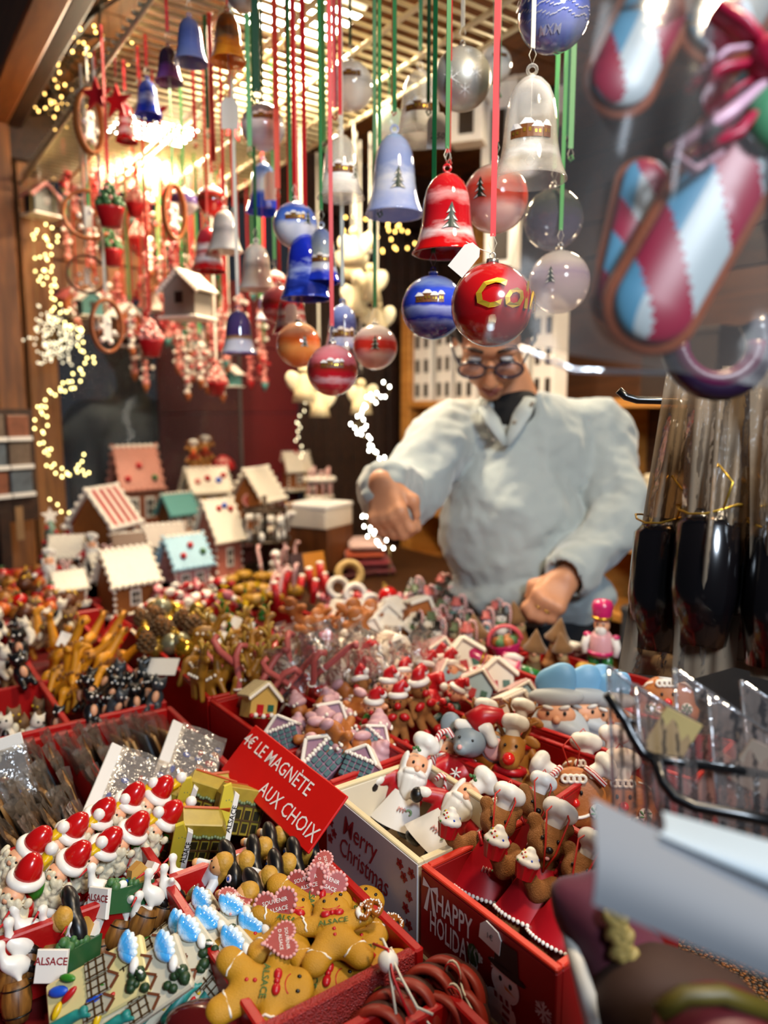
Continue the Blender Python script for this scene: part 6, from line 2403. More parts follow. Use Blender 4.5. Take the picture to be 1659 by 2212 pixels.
@kind
def blue_santa():
	r = thing('blue_santa_plaque')
	blob([('e', (0, 0, 0.024), (0.030, 0.009, 0.024)), ('e', (-0.018, -0.002, 0.014), (0.014, 0.007, 0.014)), ('e', (0.018, -0.002, 0.014), (0.014, 0.007, 0.014)), ('e', (0, -0.001, 0.006), (0.014, 0.008, 0.012)), ('e', (-0.011, -0.009, 0.026), (0.012, 0.005, 0.006), RY(-18)), ('e', (0.011, -0.009, 0.026), (0.012, 0.005, 0.006), RY(18))], 0.0022, 0.005).build('beard', mat('cloud_white', 'b4bcc0', 0.5, var=0.1), r)
	mb = MB()
	mb.ell((0, -0.005, 0.038), (0.019, 0.007, 0.011), None, 14, 8)
	mb.ell((0, -0.013, 0.034), 0.0042, None, 8, 6)
	mb.build('face', M_skin, r)
	mb = MB()
	for s in (-1, 1):
		mb.ell((s * 0.008, -0.0118, 0.040), (0.0018, 0.001, 0.0022), None, 7, 5)
	mb.build('eyes', M_darkeye, r)
	mb = MB()
	for s in (-1, 1):
		mb.ell((s * 0.008, -0.011, 0.0455), (0.006, 0.0022, 0.0022), RY(-s * 15), 8, 5)
	mb.build('eyebrows', M_hat, r)
	mb = MB()
	mb.ell((0, -0.003, 0.055), (0.027, 0.010, 0.0095), None, 16, 8)
	mb.build('hat_band', mat('grey_fur', 'a9aeb0', 0.6, var=0.1), r)
	blob([('e', (0, 0, 0.068), (0.020, 0.007, 0.016)), ('e', (0.008, 0, 0.078), (0.012, 0.006, 0.010))], 0.002, 0.006).build('hat', mat('powder_blue', '6ea3c8', 0.45, var=0.08), r)
	return r


for px, py, s, yaw, lab in ((1205, 1630, 1.38, 0, 'pale blue santa face plaque in front'), (1262, 1620, 1.3, 12, 'pale blue santa face plaque directly behind the front one'), (1292, 1610, 1.25, 18, 'pale blue santa face plaque third in the stack'), (1328, 1625, 1.25, -10, 'pale blue santa face plaque half hidden by the clear bags')):
	r = blue_santa()
	p = T(px, py, 0.94)
	pose(r, p, Z + Vector((0, 0.3, 0)), turn(p, yaw) + Z * 0.25, s)
	tag(r, lab, 'santa face', 'pale blue santa faces')


@kind
def elf(v):
	"""small hooded figure: 0 elf with green legs, 1 brown reindeer, 2 santa hat figure"""
	r = thing('elf_figurine' if v != 1 else 'reindeer_figurine')
	m = [M_green, M_bear, mat('dark_green_coat', '12301f', 0.45)][v]
	pr = [('e', (0, 0, 0.026), (0.013, 0.011, 0.016))]
	for s in (-1, 1):
		pr += [('c', (s * 0.006, -0.004, 0.014), (s * 0.008, -0.016, 0.004), 0.0055, 0.005), ('c', (s * 0.010, 0, 0.034), (s * 0.016, -0.010, 0.022), 0.0045, 0.004)]
	blob(pr, 0.0021, 0.004).build('body', m, r)
	mb = MB()
	mb.ell((0, -0.002, 0.050), (0.0115, 0.011, 0.012), None, 12, 8)
	mb.mat(1)
	mb.ell((0, -0.014, 0.048), 0.0045 if v == 1 else 0.003, None, 8, 6)
	for s in (-1, 1):
		mb.mat(2)
		mb.ell((s * 0.004, -0.012, 0.053), 0.0013, None, 6, 4)
		mb.mat(0)
		mb.ell((s * 0.013, 0, 0.050), (0.006, 0.0025, 0.0035), RY(-s * 25), 8, 5)
	mb.build('head', [M_bear if v == 1 else M_skin, M_candyred, M_darkeye], r)
	mb = MB()
	mb.torus((0, -0.001, 0.058), 0.0095, 0.0042, RX(80), 16, 7)
	mb.ell((0.012, 0.002, 0.066), 0.005, None, 8, 6)
	mb.build('hat_brim', M_hat, r)
	mb = MB()
	mb.tube([(0, 0, 0.058), (0.002, 0, 0.068), (0.008, 0, 0.074), (0.013, 0, 0.068)], [0.0095, 0.0078, 0.005, 0.003], 10)
	mb.build('hat', M_candyred, r)
	mb = MB()
	for s in (-1, 1):
		mb.ell((s * 0.008, -0.012, 0.033), (0.007, 0.004, 0.005), RY(s * 20), 8, 6)
	mb.build('bow_loops', M_candyred, r)
	mb = MB()
	for s in (-1, 1):
		mb.ell((s * 0.008, -0.019, 0.003), (0.005, 0.007, 0.005), None, 8, 5)
	mb.build('shoes', M_candyred, r)
	return r


def heap(builder, args, box, n, z, label, cat, group, s=1.0, lean=0.5, yaw=60, dz=0.02, cols=None):
	"""n things spread over a pixel box of the table heap"""
	x0, y0, x1, y1 = box
	c = cols or max(1, round(math.sqrt(n * (x1 - x0) / max(1, (y1 - y0)))))
	rws = math.ceil(n / c)
	k = 0
	for j in range(rws):
		for i in range(c):
			if k >= n:
				return
			px = x0 + (i + 0.5 + RND.uniform(-0.3, 0.3) + (0.25 if j % 2 else -0.25)) / c * (x1 - x0)
			py = y0 + (j + 0.5 + RND.uniform(-0.3, 0.3)) / rws * (y1 - y0)
			a = args[k % len(args)]
			r = builder(*a)
			p = T(px, py, z + RND.uniform(-dz, dz))
			up = Z + Vector((RND.uniform(-lean, lean), RND.uniform(-lean * 0.4, lean), 0))
			pose(r, p, up, turn(p, RND.uniform(-yaw, yaw)) + Z * 0.4, s * RND.uniform(0.9, 1.1))
			lb = label[k % len(args)] if isinstance(label, (list, tuple)) else label
			tag(r, lb, cat, group)
			k += 1


heap(elf, ((0,), (1,), (2,)), (785, 1480, 1000, 1610), 17, 0.93, ('green-legged elf with red hat in the elf box', 'brown reindeer with red santa hat in the elf box', 'dark-coated elf with red hat in the elf box'), 'elf figurine', 'elves and reindeer', 1.12, 0.4, 50)


@kind
def frosted(v):
	"""pink frosted gingerbread piece"""
	r = thing('frosted_gingerbread')
	if v == 0:
		blob([('e', (0, 0, 0.010), (0.013, 0.012, 0.011)), ('e', (0, 0, 0.018), (0.010, 0.010, 0.008))], 0.0018, 0.003).build('cake', M_gbread, r)
		blob([('e', (0, 0, 0.022), (0.0145, 0.0135, 0.008)), ('e', (0, 0, 0.029), (0.010, 0.010, 0.007)), ('e', (0, 0, 0.036), (0.005, 0.005, 0.005))], 0.0016, 0.002).build('pink_frosting', mat('pink_frosting', 'c79aa0', 0.45, var=0.12), r)
	else:
		blob([('e', (0, 0, 0.036), (0.012, 0.008, 0.012)), ('c', (0, 0, 0.012), (0, 0, 0.026), 0.009, 0.008), ('c', (0.004, 0, 0.024), (0.019, 0, 0.026), 0.006, 0.0055), ('c', (-0.004, 0, 0.024), (-0.019, 0, 0.026), 0.006, 0.0055), ('c', (0.004, 0, 0.01), (0.009, 0, 0.002), 0.007, 0.0065), ('c', (-0.004, 0, 0.01), (-0.009, 0, 0.002), 0.007, 0.0065)], 0.0018, 0.003).build('body', M_gbread, r)
		mb = MB()
		mb.ell((0, -0.005, 0.046), (0.011, 0.007, 0.006), None, 10, 7)
		mb.ell((0, -0.008, 0.018), (0.008, 0.004, 0.007), None, 10, 6)
		mb.build('pink_icing', mat('pink_frosting', 'c79aa0', 0.45), r)
	mb = MB()
	for i in range(7):
		a = i * 0.9
		mb.ell((0.012 * math.cos(a), -0.008 + 0.004 * math.sin(a), 0.021 + 0.002 * math.sin(2 * a)), 0.0024, None, 6, 4)
	mb.build('icing_drops', M_icing, r)
	return r


@kind
def brick_cottage():
	r = thing('teal_brick_cottage')
	mb = MB()
	mb.prism([(-0.022, 0), (0.022, 0), (0.022, 0.028), (0, 0.046), (-0.022, 0.028)], -0.010, 0.010, inset=0.001)
	mb.build('house_block', mat('dusty_mauve', '9a7486', 0.5, var=0.1), r)
	for j in range(4):
		mb = MB()
		for i in range(5):
			mb.box((-0.0176 + i * 0.0088, -0.0108, 0.004 + j * 0.0068), (0.0076, 0.002, 0.0056), None, 0.0008)
		mb.build('brick_row', mat('teal_brick', '4f6e70', 0.5, var=0.25, vs=90), r)
	mb = MB()
	for s in (-1, 1):
		mb.box((s * 0.0125, -0.002, 0.0385), (0.032, 0.024, 0.004), RY(s * 39), 0.001)
	for i in range(12):
		mb.ell((-0.022 + i * 0.004, -0.012, 0.030 + 0.001 * (i % 2)), 0.0028, None, 6, 4)
	mb.build('snow_edge', M_icing, r)
	return r


heap(frosted, ((0,), (1,)), (640, 1530, 850, 1700), 24, 0.955, ('brown cupcake with pink frosting in the pale box', 'small gingerbread man with pink icing in the pale box'), 'gingerbread piece', 'pink frosted gingerbread', 1.1, 0.8, 90)
for px, py, up, yaw, s in ((690, 1590, (0.5, 0.5, 0.8), 20, 1.05), (728, 1668, (-0.7, 0.5, 0.5), 0, 1.1), (622, 1622, (-0.3, 0.5, 0.8), -20, 0.95), (785, 1625, (0.5, 0.5, 0.5), 30, 0.85), (765, 1690, (0.4, 0.5, 0.7), -30, 0.9)):
	r = brick_cottage()
	p = T(px, py, 0.965)
	pose(r, p, Vector(up), turn(p, yaw) + Z * 0.6, s)
	tag(r, 'teal brick cottage with mauve side and snowy edge', 'cottage figurine', 'teal brick cottages')


@kind
def candy_house(v):
	r = thing('candy_house')
	mb = MB()
	mb.prism([(-0.020, 0), (0.020, 0), (0.020, 0.026), (0, 0.044), (-0.020, 0.026)], -0.014, 0.014)
	mb.build('wall', [M_icing, M_gbread, mat('pale_blue_wall', '9fbccb', 0.5), mat('yellow_wall', 'c9a050', 0.5)][v], r)
	mb = MB()
	for s in (-1, 1):
		mb.box((s * 0.0135, 0, 0.0375), (0.034, 0.036, 0.005), RY(s * 41), 0.001)
	mb.build('roof', [M_icing, M_icing, M_stripe, mat('oat_roof', 'c9b78c', 0.6, var=0.3, vs=200)][v], r)
	mb = MB()
	for i in range(10):
		for s in (-1, 1):
			mb.ell((s * (0.001 + 0.0026 * i), -0.018, 0.045 - 0.0022 * i), 0.0026, None, 6, 4)
	mb.build('icing_beads', M_icing, r)
	mb = MB()
	mb.box((-0.006, -0.0145, 0.010), (0.010, 0.002, 0.016))
	mb.mat(1)
	mb.box((0.010, -0.0145, 0.014), (0.009, 0.002, 0.009))
	mb.build('door_and_window', [M_candyred, mat('shutter_green', '1f5a48', 0.4)], r)
	mb = MB()
	for i in range(7):
		mb.mat(i % 2)
		mb.ell((-0.018 + 0.006 * i, -0.016, 0.003 + (i % 3) * 0.001), 0.0035, None, 7, 5)
	mb.build('candies', [M_candyred, M_icing], r)
	return r


heap(candy_house, ((0,), (1,), (0,)), (730, 1335, 930, 1450), 14, 0.955, ('white candy house with red door in the heap', 'gingerbread candy house with white roof in the heap', 'white candy house with green shutter in the heap'), 'candy house', 'candy houses', 1.15, 0.5, 50)
r = candy_house(3)
p = T(556, 1550, 0.975)
pose(r, p, Vector((0.1, 0.35, 0.9)), turn(p, 30) + Z * 0.3, 1.02)
tag(r, 'yellow candy house with an oat-crumb roof on the rim left of the cupcakes', 'candy house')
for px, py, v, s, up in ((1120, 1545, 2, 1.05, (0.2, 0.5, 0.8)), (1075, 1505, 0, 1.2, (0, 0.5, 0.8)), (975, 1500, 2, 1.1, (-0.3, 0.4, 0.8)), (1020, 1520, 2, 1.1, (0.3, 0.5, 0.8)), (1100, 1570, 0, 1.1, (0.3, 0.5, 0.8)), (1010, 1460, 0, 1.3, (-0.2, 0.5, 0.8)), (940, 1450, 2, 1.2, (0.1, 0.5, 0.8)), (1090, 1620, 2, 0.9, (0.4, 0.4, 0.8))):
	r = candy_house(v)
	p = T(px, py, 0.955)
	pose(r, p, Vector(up), turn(p, RND.uniform(-40, 40)) + Z * 0.4, s)
	tag(r, ('white laced house' if v == 0 else 'pale blue house with candy-striped roof') + ' near the blue santas', 'candy house', 'pale houses by the blue santas')


@kind
def wrapped_lolly(v):
	r = thing('wrapped_lollipop')
	mb = MB()
	mb.tube([(0, 0, -0.05), (0, 0, 0.0)], 0.002, 6)
	mb.build('stick', M_whitefig, r)
	mb = MB()
	mb.ell((0, 0, 0.014), (0.017, 0.007, 0.017), None, 14, 8)
	mb.build('candy', [M_candyred, M_pink, M_icing][v], r)
	mb = MB()
	mb.grid(lambda s, t: ((0.020 + 0.004 * math.sin(t * 20)) * math.sin(s * 6.283) * (1 - 0.3 * t), 0.012 * math.cos(s * 6.283) * (1 - 0.3 * t) + 0.002 * math.sin(s * 19), -0.01 + t * 0.055), 12, 6)
	mb.build('clear_wrap', M_film, r)
	mb = MB()
	mb.tube([(0.004 * math.cos(i), 0.004 * math.sin(i), -0.012) for i in range(7)], 0.0012, 5)
	mb.build('tie', M_gold, r)
	return r


heap(wrapped_lolly, ((0,), (2,), (2,)), (600, 1395, 900, 1510), 26, 0.965, ('red lollipop in clear wrap', 'white lollipop in clear wrap', 'white lollipop in clear wrap'), 'lollipop', 'wrapped lollipops', 1.25, 0.7, 60)


@kind
def candy_snowman(v):
	r = thing('candy_cane_snowman')
	mb = MB()
	mb.ell((0, 0, 0.012), (0.013, 0.012, 0.012), None, 12, 8)
	mb.ell((0, 0, 0.031), (0.010, 0.0095, 0.010), None, 12, 8)
	mb.build('body', [M_icing, mat('sage_white', 'b9b59a', 0.5, var=0.2), mat('lilac_white', 'c4b2b8', 0.5, var=0.15)][v], r)
	mb = MB()
	mb.lathe([(0.012, 0.038), (0.012, 0.040), (0.007, 0.041), (0.007, 0.052)], n=12)
	mb.build('top_hat', [M_darkeye, mat('sage_hat', '5a6a48', 0.5), M_rose][v], r)
	mb = MB()
	mb.torus((0, 0, 0.0225), 0.009, 0.003, RX(90), 14, 6)
	mb.build('scarf', [M_leaf, M_candyred, M_teal][v], r)
	mb = MB()
	mb.tube([(0.016, -0.004, 0.004), (0.016, -0.004, 0.046), (0.013, -0.004, 0.056), (0.006, -0.004, 0.058), (0.002, -0.004, 0.052)], 0.0026, 7)
	mb.build('candy_cane', M_stripe, r)
	mb = MB()
	mb.ell((0, -0.011, 0.031), (0.0016, 0.004, 0.0016), None, 6, 4)
	for s in (-1, 1):
		mb.ell((s * 0.0035, -0.0085, 0.035), 0.0012, None, 6, 4)
	mb.build('face', M_darkeye, r)
	return r


heap(candy_snowman, ((0,), (1,), (2,)), (880, 1275, 1085, 1425), 34, 0.945, ('white candy cane snowman with black hat in front of the vendor', 'sage candy cane snowman in front of the vendor', 'lilac candy cane snowman in front of the vendor'), 'snowman', 'candy cane snowmen', 1.1, 0.35, 60)


@kind
def hooded_gnome(v):
	r = thing('hooded_gnome')
	blob([('c', (0, 0, 0.008), (0, 0, 0.030), 0.014, 0.010), ('e', (0.0, -0.008, 0.008), (0.016, 0.010, 0.008))], 0.0024, 0.004).build('body', [mat('moss_brown', '6b5530', 0.7, var=0.3), M_bear][v], r)
	mb = MB()
	mb.ell((0, -0.006, 0.038), (0.010, 0.008, 0.012), None, 10, 7)
	mb.build('beard', mat('straw_beard', 'b89a68', 0.7, var=0.3, vs=150, bump=0.4), r)
	mb = MB()
	mb.lathe([(0.019, 0.046), (0.020, 0.049), (0.013, 0.058), (0.006, 0.072), (0.0005, 0.082)], (0, 0.002, 0), 14)
	mb.build('felt_hat', mat('brown_felt', '6e4a1e', 0.8, var=0.2, sheen=0.3), r)
	mb = MB()
	mb.ell((0, -0.014, 0.045), 0.004, None, 8, 6)
	mb.build('nose', M_skin, r)
	return r


for px, py, s, v, lab in ((1040, 1440, 1.25, 0, 'brown felt-hatted gnome with straw beard at the end of the snowmen'), (1128, 1400, 1.2, 1, 'brown gnome standing below the vendor hand'), (1190, 1445, 1.2, 1, 'brown gnome with pointed hat left of the nutcracker'), (1150, 1465, 1.1, 0, 'brown gnome behind the pink basket'), (1220, 1460, 1.0, 1, 'small brown gnome in the dark beside the white cup')):
	r = hooded_gnome(v)
	p = T(px, py, 0.925)
	pose(r, p, Z + Vector((RND.uniform(-.2, .2), 0, 0)), turn(p, RND.uniform(-30, 30)), s)
	tag(r, lab, 'gnome', 'brown gnomes')

M_hotpink = mat('hot_pink', 'c01f62', 0.3, coat=0.5, var=0.1)
r = thing('pink_basket')
mb = MB()
mb.lathe([(0.015, 0), (0.022, 0.022), (0.0225, 0.024), (0.019, 0.022), (0.014, 0.004)], n=16, caps=False)
mb.build('basket', M_hotpink, r)
mb = MB()
mb.torus((0, 0, 0.024), 0.024, 0.003, None, 16, 6, -math.pi / 2, math.pi / 2)
mb.build('basket_handle', mat('coral_pink', 'd0505a', 0.4), r)
mb = MB()
for i in range(7):
	mb.mat(i % 2)
	mb.ell((0.011 * math.cos(i), 0.011 * math.sin(i), 0.026), 0.008, None, 8, 6)
mb.build('basket_filling', [M_leaf, M_gbread], r)
p = T(1098, 1425, 0.945)
pose(r, p, Vector((-0.2, 0.1, 1)), turn(p, 10), 1.3)
tag(r, 'hot pink basket with a coral handle below the vendor hand', 'basket')


@kind
def nutcracker():
	r = thing('nutcracker')
	mb = MB()
	for s in (-1, 1):
		mb.tube([(s * 0.010, 0, 0.004), (s * 0.010, 0, 0.045)], 0.0085, 10)
		mb.ell((s * 0.010, -0.004, 0.004), (0.009, 0.012, 0.006), None, 10, 6)
	mb.build('trousers', mat('bottle_green', '1f6e2c', 0.3, coat=0.4), r)
	mb = MB()
	mb.lathe([(0.017, 0.040), (0.018, 0.046), (0.0165, 0.070), (0.012, 0.076)], n=14)
	mb.build('jacket', mat('pale_pink', 'd09aa0', 0.4), r)
	mb = MB()
	for s in (-1, 1):
		mb.tube([(s * 0.018, 0, 0.070), (s * 0.024, -0.003, 0.055), (s * 0.022, -0.006, 0.042)], [0.007, 0.006, 0.005], 9)
	mb.build('sleeves', M_hat, r)
	mb = MB()
	mb.torus((0, 0, 0.046), 0.018, 0.003, RX(90), 16, 6)
	mb.build('belt', M_hotpink, r)
	mb = MB()
	for s in (-1, 1):
		mb.ell((s * 0.021, 0, 0.070), (0.006, 0.008, 0.004), None, 8, 5)
	mb.build('epaulettes', M_hotpink, r)
	mb = MB()
	mb.ell((0, 0, 0.087), (0.012, 0.012, 0.013), None, 12, 8)
	mb.mat(1)
	mb.ell((0, -0.008, 0.079), (0.009, 0.006, 0.010), None, 10, 6)
	mb.mat(2)
	for s in (-1, 1):
		mb.ell((s * 0.0045, -0.011, 0.090), 0.0016, None, 6, 4)
	mb.build('head', [M_skin, M_hat, M_darkeye], r)
	mb = MB()
	mb.lathe([(0.0125, 0.095), (0.0135, 0.100), (0.016, 0.116), (0.013, 0.124), (0.002, 0.127)], n=14)
	mb.build('tall_hat', M_hotpink, r)
	mb = MB()
	mb.torus((0, 0, 0.099), 0.0135, 0.0024, RX(90), 14, 6)
	mb.build('hat_band', M_gold, r)
	return r


r = nutcracker()
p = T(1295, 1470, 0.93)
pose(r, p, Z, turn(p, -10), 1.15)
tag(r, 'standing nutcracker with hot pink hat and green trousers', 'nutcracker')
r = nutcracker()
p = T(1175, 1480, 0.945)
pose(r, p, Vector((-0.9, 0.25, 0.3)), Vector((-0.1, -0.8, 0.7)), 1.1)
tag(r, 'nutcracker with green trousers lying on its back', 'nutcracker')


@kind
def cup_pot(v):
	r = thing('cup_of_snow')
	mb = MB()
	mb.lathe([(0.013, 0), (0.018, 0.025), (0.016, 0.025)], n=14)
	mb.build('cup', [mat('wine_cup', '5e0c12', 0.35), M_leaf][v], r)
	blob([('e', (-0.006, 0, 0.028), (0.010, 0.010, 0.009)), ('e', (0.007, 0, 0.027), (0.010, 0.010, 0.008)), ('e', (0, -0.006, 0.031), (0.009, 0.009, 0.007))], 0.0022, 0.003).build('filling', [M_hat, mat('gold_berries', 'b8902c', 0.4, bump=0.6, bs=300)][v], r)
	return r


for px, py, v, lab in ((1243, 1440, 0, 'wine-red cup heaped with white beside the nutcracker'), (1268, 1490, 1, 'green pot with golden berries in front of the nutcracker'), (1390, 1450, 0, 'wine-red cup behind the hanging film')):
	r = cup_pot(v)
	p = T(px, py, 0.925)
	pose(r, p, Z, turn(p, 0), 1.3)
	tag(r, lab, 'cup')


# ---- heaps farther back
@kind
def golden_deer():
	r = thing('golden_deer_cookie')
	blob([('e', (0, 0, 0.028), (0.016, 0.006, 0.010)), ('c', (0.012, 0, 0.032), (0.018, 0, 0.048), 0.006, 0.004), ('e', (0.022, 0, 0.050), (0.008, 0.004, 0.005)), ('c', (-0.010, 0, 0.022), (-0.012, 0, 0.002), 0.004, 0.003), ('c', (0.010, 0, 0.022), (0.011, 0, 0.002), 0.004, 0.003), ('c', (-0.004, 0, 0.022), (-0.005, 0, 0.002), 0.004, 0.003)], 0.002, 0.003).build('body', mat('golden_brown', '9a6a1c', 0.45, var=0.25, vs=60), r)
	mb = MB()
	mb.tube([(0.018, 0, 0.054), (0.014, 0, 0.064), (0.008, 0, 0.068)], 0.002, 6)
	mb.tube([(0.020, 0, 0.054), (0.022, 0, 0.066), (0.028, 0, 0.070)], 0.002, 6)
	mb.build('antlers', mat('antler_gold', 'b9923a', 0.4), r)
	mb = MB()
	for i in range(4):
		mb.ell((-0.010 + 0.007 * i, -0.006, 0.029), 0.0022, None, 6, 4)
	mb.build('icing_spots', M_icing, r)
	return r


heap(golden_deer, ((),), (395, 1400, 590, 1530), 24, 0.965, 'golden brown deer figure in the red box behind the white tag', 'deer figurine', 'golden brown deer', 1.25, 0.7, 90)


@kind
def bauble(v):
	r = thing('small_bauble')
	mb = MB()
	mb.ell((0, 0, 0.016), 0.016, None, 16, 10)
	mb.build('ball', [mat('antique_gold', '9a7a34', 0.25, 0.7, var=0.2), mat('brass_ball', 'b8902c', 0.2, 0.8), mat('silver_green_ball', '8c8a70', 0.3, 0.5), M_rednew][v], r)
	mb = MB()
	mb.lathe([(0.004, 0.031), (0.004, 0.035)], n=8)
	mb.torus((0, 0, 0.037), 0.003, 0.0007, None, 8, 4)
	mb.build('cap', M_gold, r)
	return r


@kind
def pine_cone():
	r = thing('pine_cone')
	mb = MB()
	for j in range(6):
		n = 7 if 0 < j < 4 else 5
		for i in range(n):
			a = 6.283 * (i + 0.5 * (j % 2)) / n
			R_ = (0.010, 0.014, 0.014, 0.012, 0.009, 0.005)[j]
			mb.ell((R_ * math.cos(a), R_ * math.sin(a), 0.006 + j * 0.006), (0.005, 0.005, 0.003), RZ(math.degrees(a)) @ RY(-30), 6, 4)
	mb.build('scales', mat('cone_brown', '5a4022', 0.7, var=0.3), r)
	mb = MB()
	mb.lathe([(0.010, 0.002), (0.010, 0.034), (0.003, 0.042)], n=10)
	mb.build('core', M_bear, r)
	return r


heap(bauble, ((0,), (2,), (1,)), (310, 1320, 450, 1440), 16, 0.965, ('antique gold bauble in the wine-red box', 'dull silver-green bauble in the wine-red box', 'bright brass bauble in the wine-red box'), 'bauble', 'small gold baubles', 1.15, 0.6, 90)
heap(pine_cone, ((),), (300, 1335, 420, 1420), 7, 0.985, 'brown pine cone among the gold baubles', 'pine cone', 'pine cones', 1.0, 0.8, 90)
r = bauble(3)
p = T(845, 1310, 0.96)
pose(r, p, Vector((-0.3, 0, 1)), turn(p, 0), 1.45)
tag(r, 'shiny red bauble with gold cap in the middle of the table', 'bauble')


@kind
def fir_tree(v):
	r = thing('little_fir_tree')
	mb = MB()
	for k in range(4):
		mb.lathe([(0.018 - k * 0.0038, 0.006 + k * 0.012), (0.001, 0.024 + k * 0.012)], n=10, wave=lambda a, i: 0.12 * math.cos(5 * a))
	mb.build('branches', [mat('deep_fir', '1a4424', 0.5, var=0.3), M_green, mat('frosted_fir', '7d9a88', 0.5, var=0.2)][v], r)
	mb = MB()
	mb.lathe([(0.006, 0), (0.006, 0.01)], n=8)
	mb.build('trunk', M_bear, r)
	mb = MB()
	mb.prism([((0.009 if i % 2 == 0 else 0.004) * math.sin(math.pi * i / 5), 0.062 + (0.009 if i % 2 == 0 else 0.004) * math.cos(math.pi * i / 5)) for i in range(10)], -0.002, 0.002)
	mb.build('star', M_yellow if v != 2 else M_icing, r)
	mb = MB()
	for i in range(9):
		a = i * 2.1
		mb.ell((0.015 * (1 - i * 0.09) * math.sin(a), -0.015 * (1 - i * 0.09) * abs(math.cos(a)), 0.010 + i * 0.005), 0.0024, None, 6, 4)
	mb.build('baubles', M_candyred, r)
	return r


heap(fir_tree, ((0,), (1,)), (470, 1310, 580, 1420), 11, 0.945, ('dark little fir tree with yellow star', 'bright green little fir tree with yellow star'), 'fir tree', 'little fir trees', 1.1, 0.4, 60)


@kind
def santa_cap(v):
	r = thing('santa_cap_ornament')
	mb = MB()
	mb.tube([(0, 0, 0.006), (0.003, 0, 0.020), (0.012, 0, 0.030), (0.022, 0, 0.024)], [0.016, 0.013, 0.008, 0.004], 12)
	mb.build('cap', M_candyred, r)
	mb = MB()
	mb.torus((0, 0, 0.005), 0.015, 0.006, RX(90), 16, 7)
	mb.ell((0.025, 0, 0.022), 0.006, None, 8, 6)
	mb.build('fur_trim', M_hat, r)
	if v:
		mb = MB()
		mb.ell((0, -0.006, -0.004), (0.012, 0.009, 0.009), None, 10, 7)
		mb.build('face', M_skin, r)
	return r


heap(santa_cap, ((0,), (1,)), (410, 1350, 480, 1440), 5, 0.965, ('red santa cap between baubles and fir trees', 'red-capped face between baubles and fir trees'), 'santa cap', 'santa caps', 1.1, 0.6, 60)
heap(santa_cap, ((0,), (1,)), (540, 1385, 600, 1450), 4, 0.955, ('red santa cap beside the lollipops', 'red-capped face beside the lollipops'), 'santa cap', 'santa caps', 1.2, 0.6, 60)
heap(santa_cap, ((1,), (0,)), (900, 1440, 960, 1560), 6, 0.955, ('red-capped face behind the elves', 'red santa cap behind the elves'), 'santa cap', 'santa caps', 1.1, 0.6, 60)


@kind
def sweet_stick(v):
	r = thing(['candy_stick', 'rose_candy_stick', 'red_candle', 'orange_stick'][v])
	mb = MB()
	mb.tube([(0, 0, 0), (0.002, 0, 0.03), (0, 0, 0.06), (0.006, 0, 0.072), (0.014, 0, 0.070)] if v < 2 else [(0, 0, 0), (0, 0, 0.05)], [0.004] * (5 if v < 2 else 2) if v != 2 else 0.007, 8)
	mb.build('stick', [M_stripe, M_rose, M_candyred, mat('carrot_orange', 'c4761a', 0.5, var=0.2)][v], r)
	mb = MB()
	if v == 2:
		mb.ell((0, 0, 0.05), (0.0075, 0.0075, 0.004), None, 8, 5)
	else:
		mb.torus((0, 0, 0.02), 0.0045, 0.0014, RX(90), 10, 5)
	mb.build('white_band', M_icing, r)
	return r


heap(sweet_stick, ((1,),), (510, 1455, 690, 1545), 12, 0.975, 'rose candy stick lying left of the lollipops', 'candy stick', 'rose candy sticks', 1.2, 1.6, 90)
heap(sweet_stick, ((2,),), (600, 1270, 720, 1330), 9, 0.94, 'red candle with white top behind the pink sweets', 'candle', 'red candles', 1.2, 0.25, 40)
heap(sweet_stick, ((0,),), (560, 1230, 660, 1320), 9, 0.95, 'striped candy stick beside the yellow loaves', 'candy stick', 'striped candy sticks', 1.2, 0.9, 90)


@kind
def loaf():
	r = thing('yellow_pumpkin')
	mb = MB()
	mb.lathe([(0.002, 0.0), (0.016, 0.004), (0.019, 0.012), (0.015, 0.020), (0.002, 0.023)], n=24, wave=lambda a, i: 0.07 * math.cos(8 * a))
	mb.build('pumpkin', mat('pumpkin_ochre', 'a87a14', 0.5, var=0.2), r)
	mb = MB()
	mb.tube([(0, 0, 0.022), (0.002, 0, 0.029)], 0.002, 6)
	mb.build('stem', M_bear, r)
	return r


heap(loaf, ((),), (500, 1245, 630, 1320), 14, 0.945, 'ochre yellow pumpkin ornament below the pink house', 'pumpkin', 'yellow pumpkins', 1.2, 0.3, 90)


@kind
def sweet_bow(v):
	r = thing(['pink_sweet', 'red_sweet', 'white_sweet'][v])
	m = [mat('candy_rose', 'c87078', 0.4, var=0.2), M_candyred, M_icing][v]
	mb = MB()
	for s in (-1, 1):
		mb.ell((s * 0.012, 0, 0.010), (0.012, 0.006, 0.009), RY(s * 20), 10, 7)
	mb.build('bow_loops', m, r)
	mb = MB()
	mb.ell((0, -0.003, 0.010), 0.006, None, 8, 6)
	mb.build('knot', [M_icing, M_icing, M_candyred][v], r)
	return r


heap(sweet_bow, ((0,), (0,), (1,)), (690, 1290, 880, 1360), 20, 0.945, ('pale pink sweet bow in the middle heap', 'rose sweet bow in the middle heap', 'red sweet bow in the middle heap'), 'sweet', 'sweet bows', 1.2, 0.8, 90)
heap(sweet_bow, ((1,), (0,), (2,)), (320, 1262, 500, 1330), 20, 0.955, ('red sweet bow in front of the pink house', 'pink sweet bow in front of the pink house', 'white sweet bow in front of the pink house'), 'sweet', 'sweet bows', 1.15, 0.8, 90)
heap(sweet_bow, ((1,), (2,)), (860, 1330, 960, 1440), 10, 0.925, ('red sweet bow beside the snowmen', 'white sweet bow beside the snowmen'), 'sweet', 'sweet bows', 1.1, 0.8, 90)


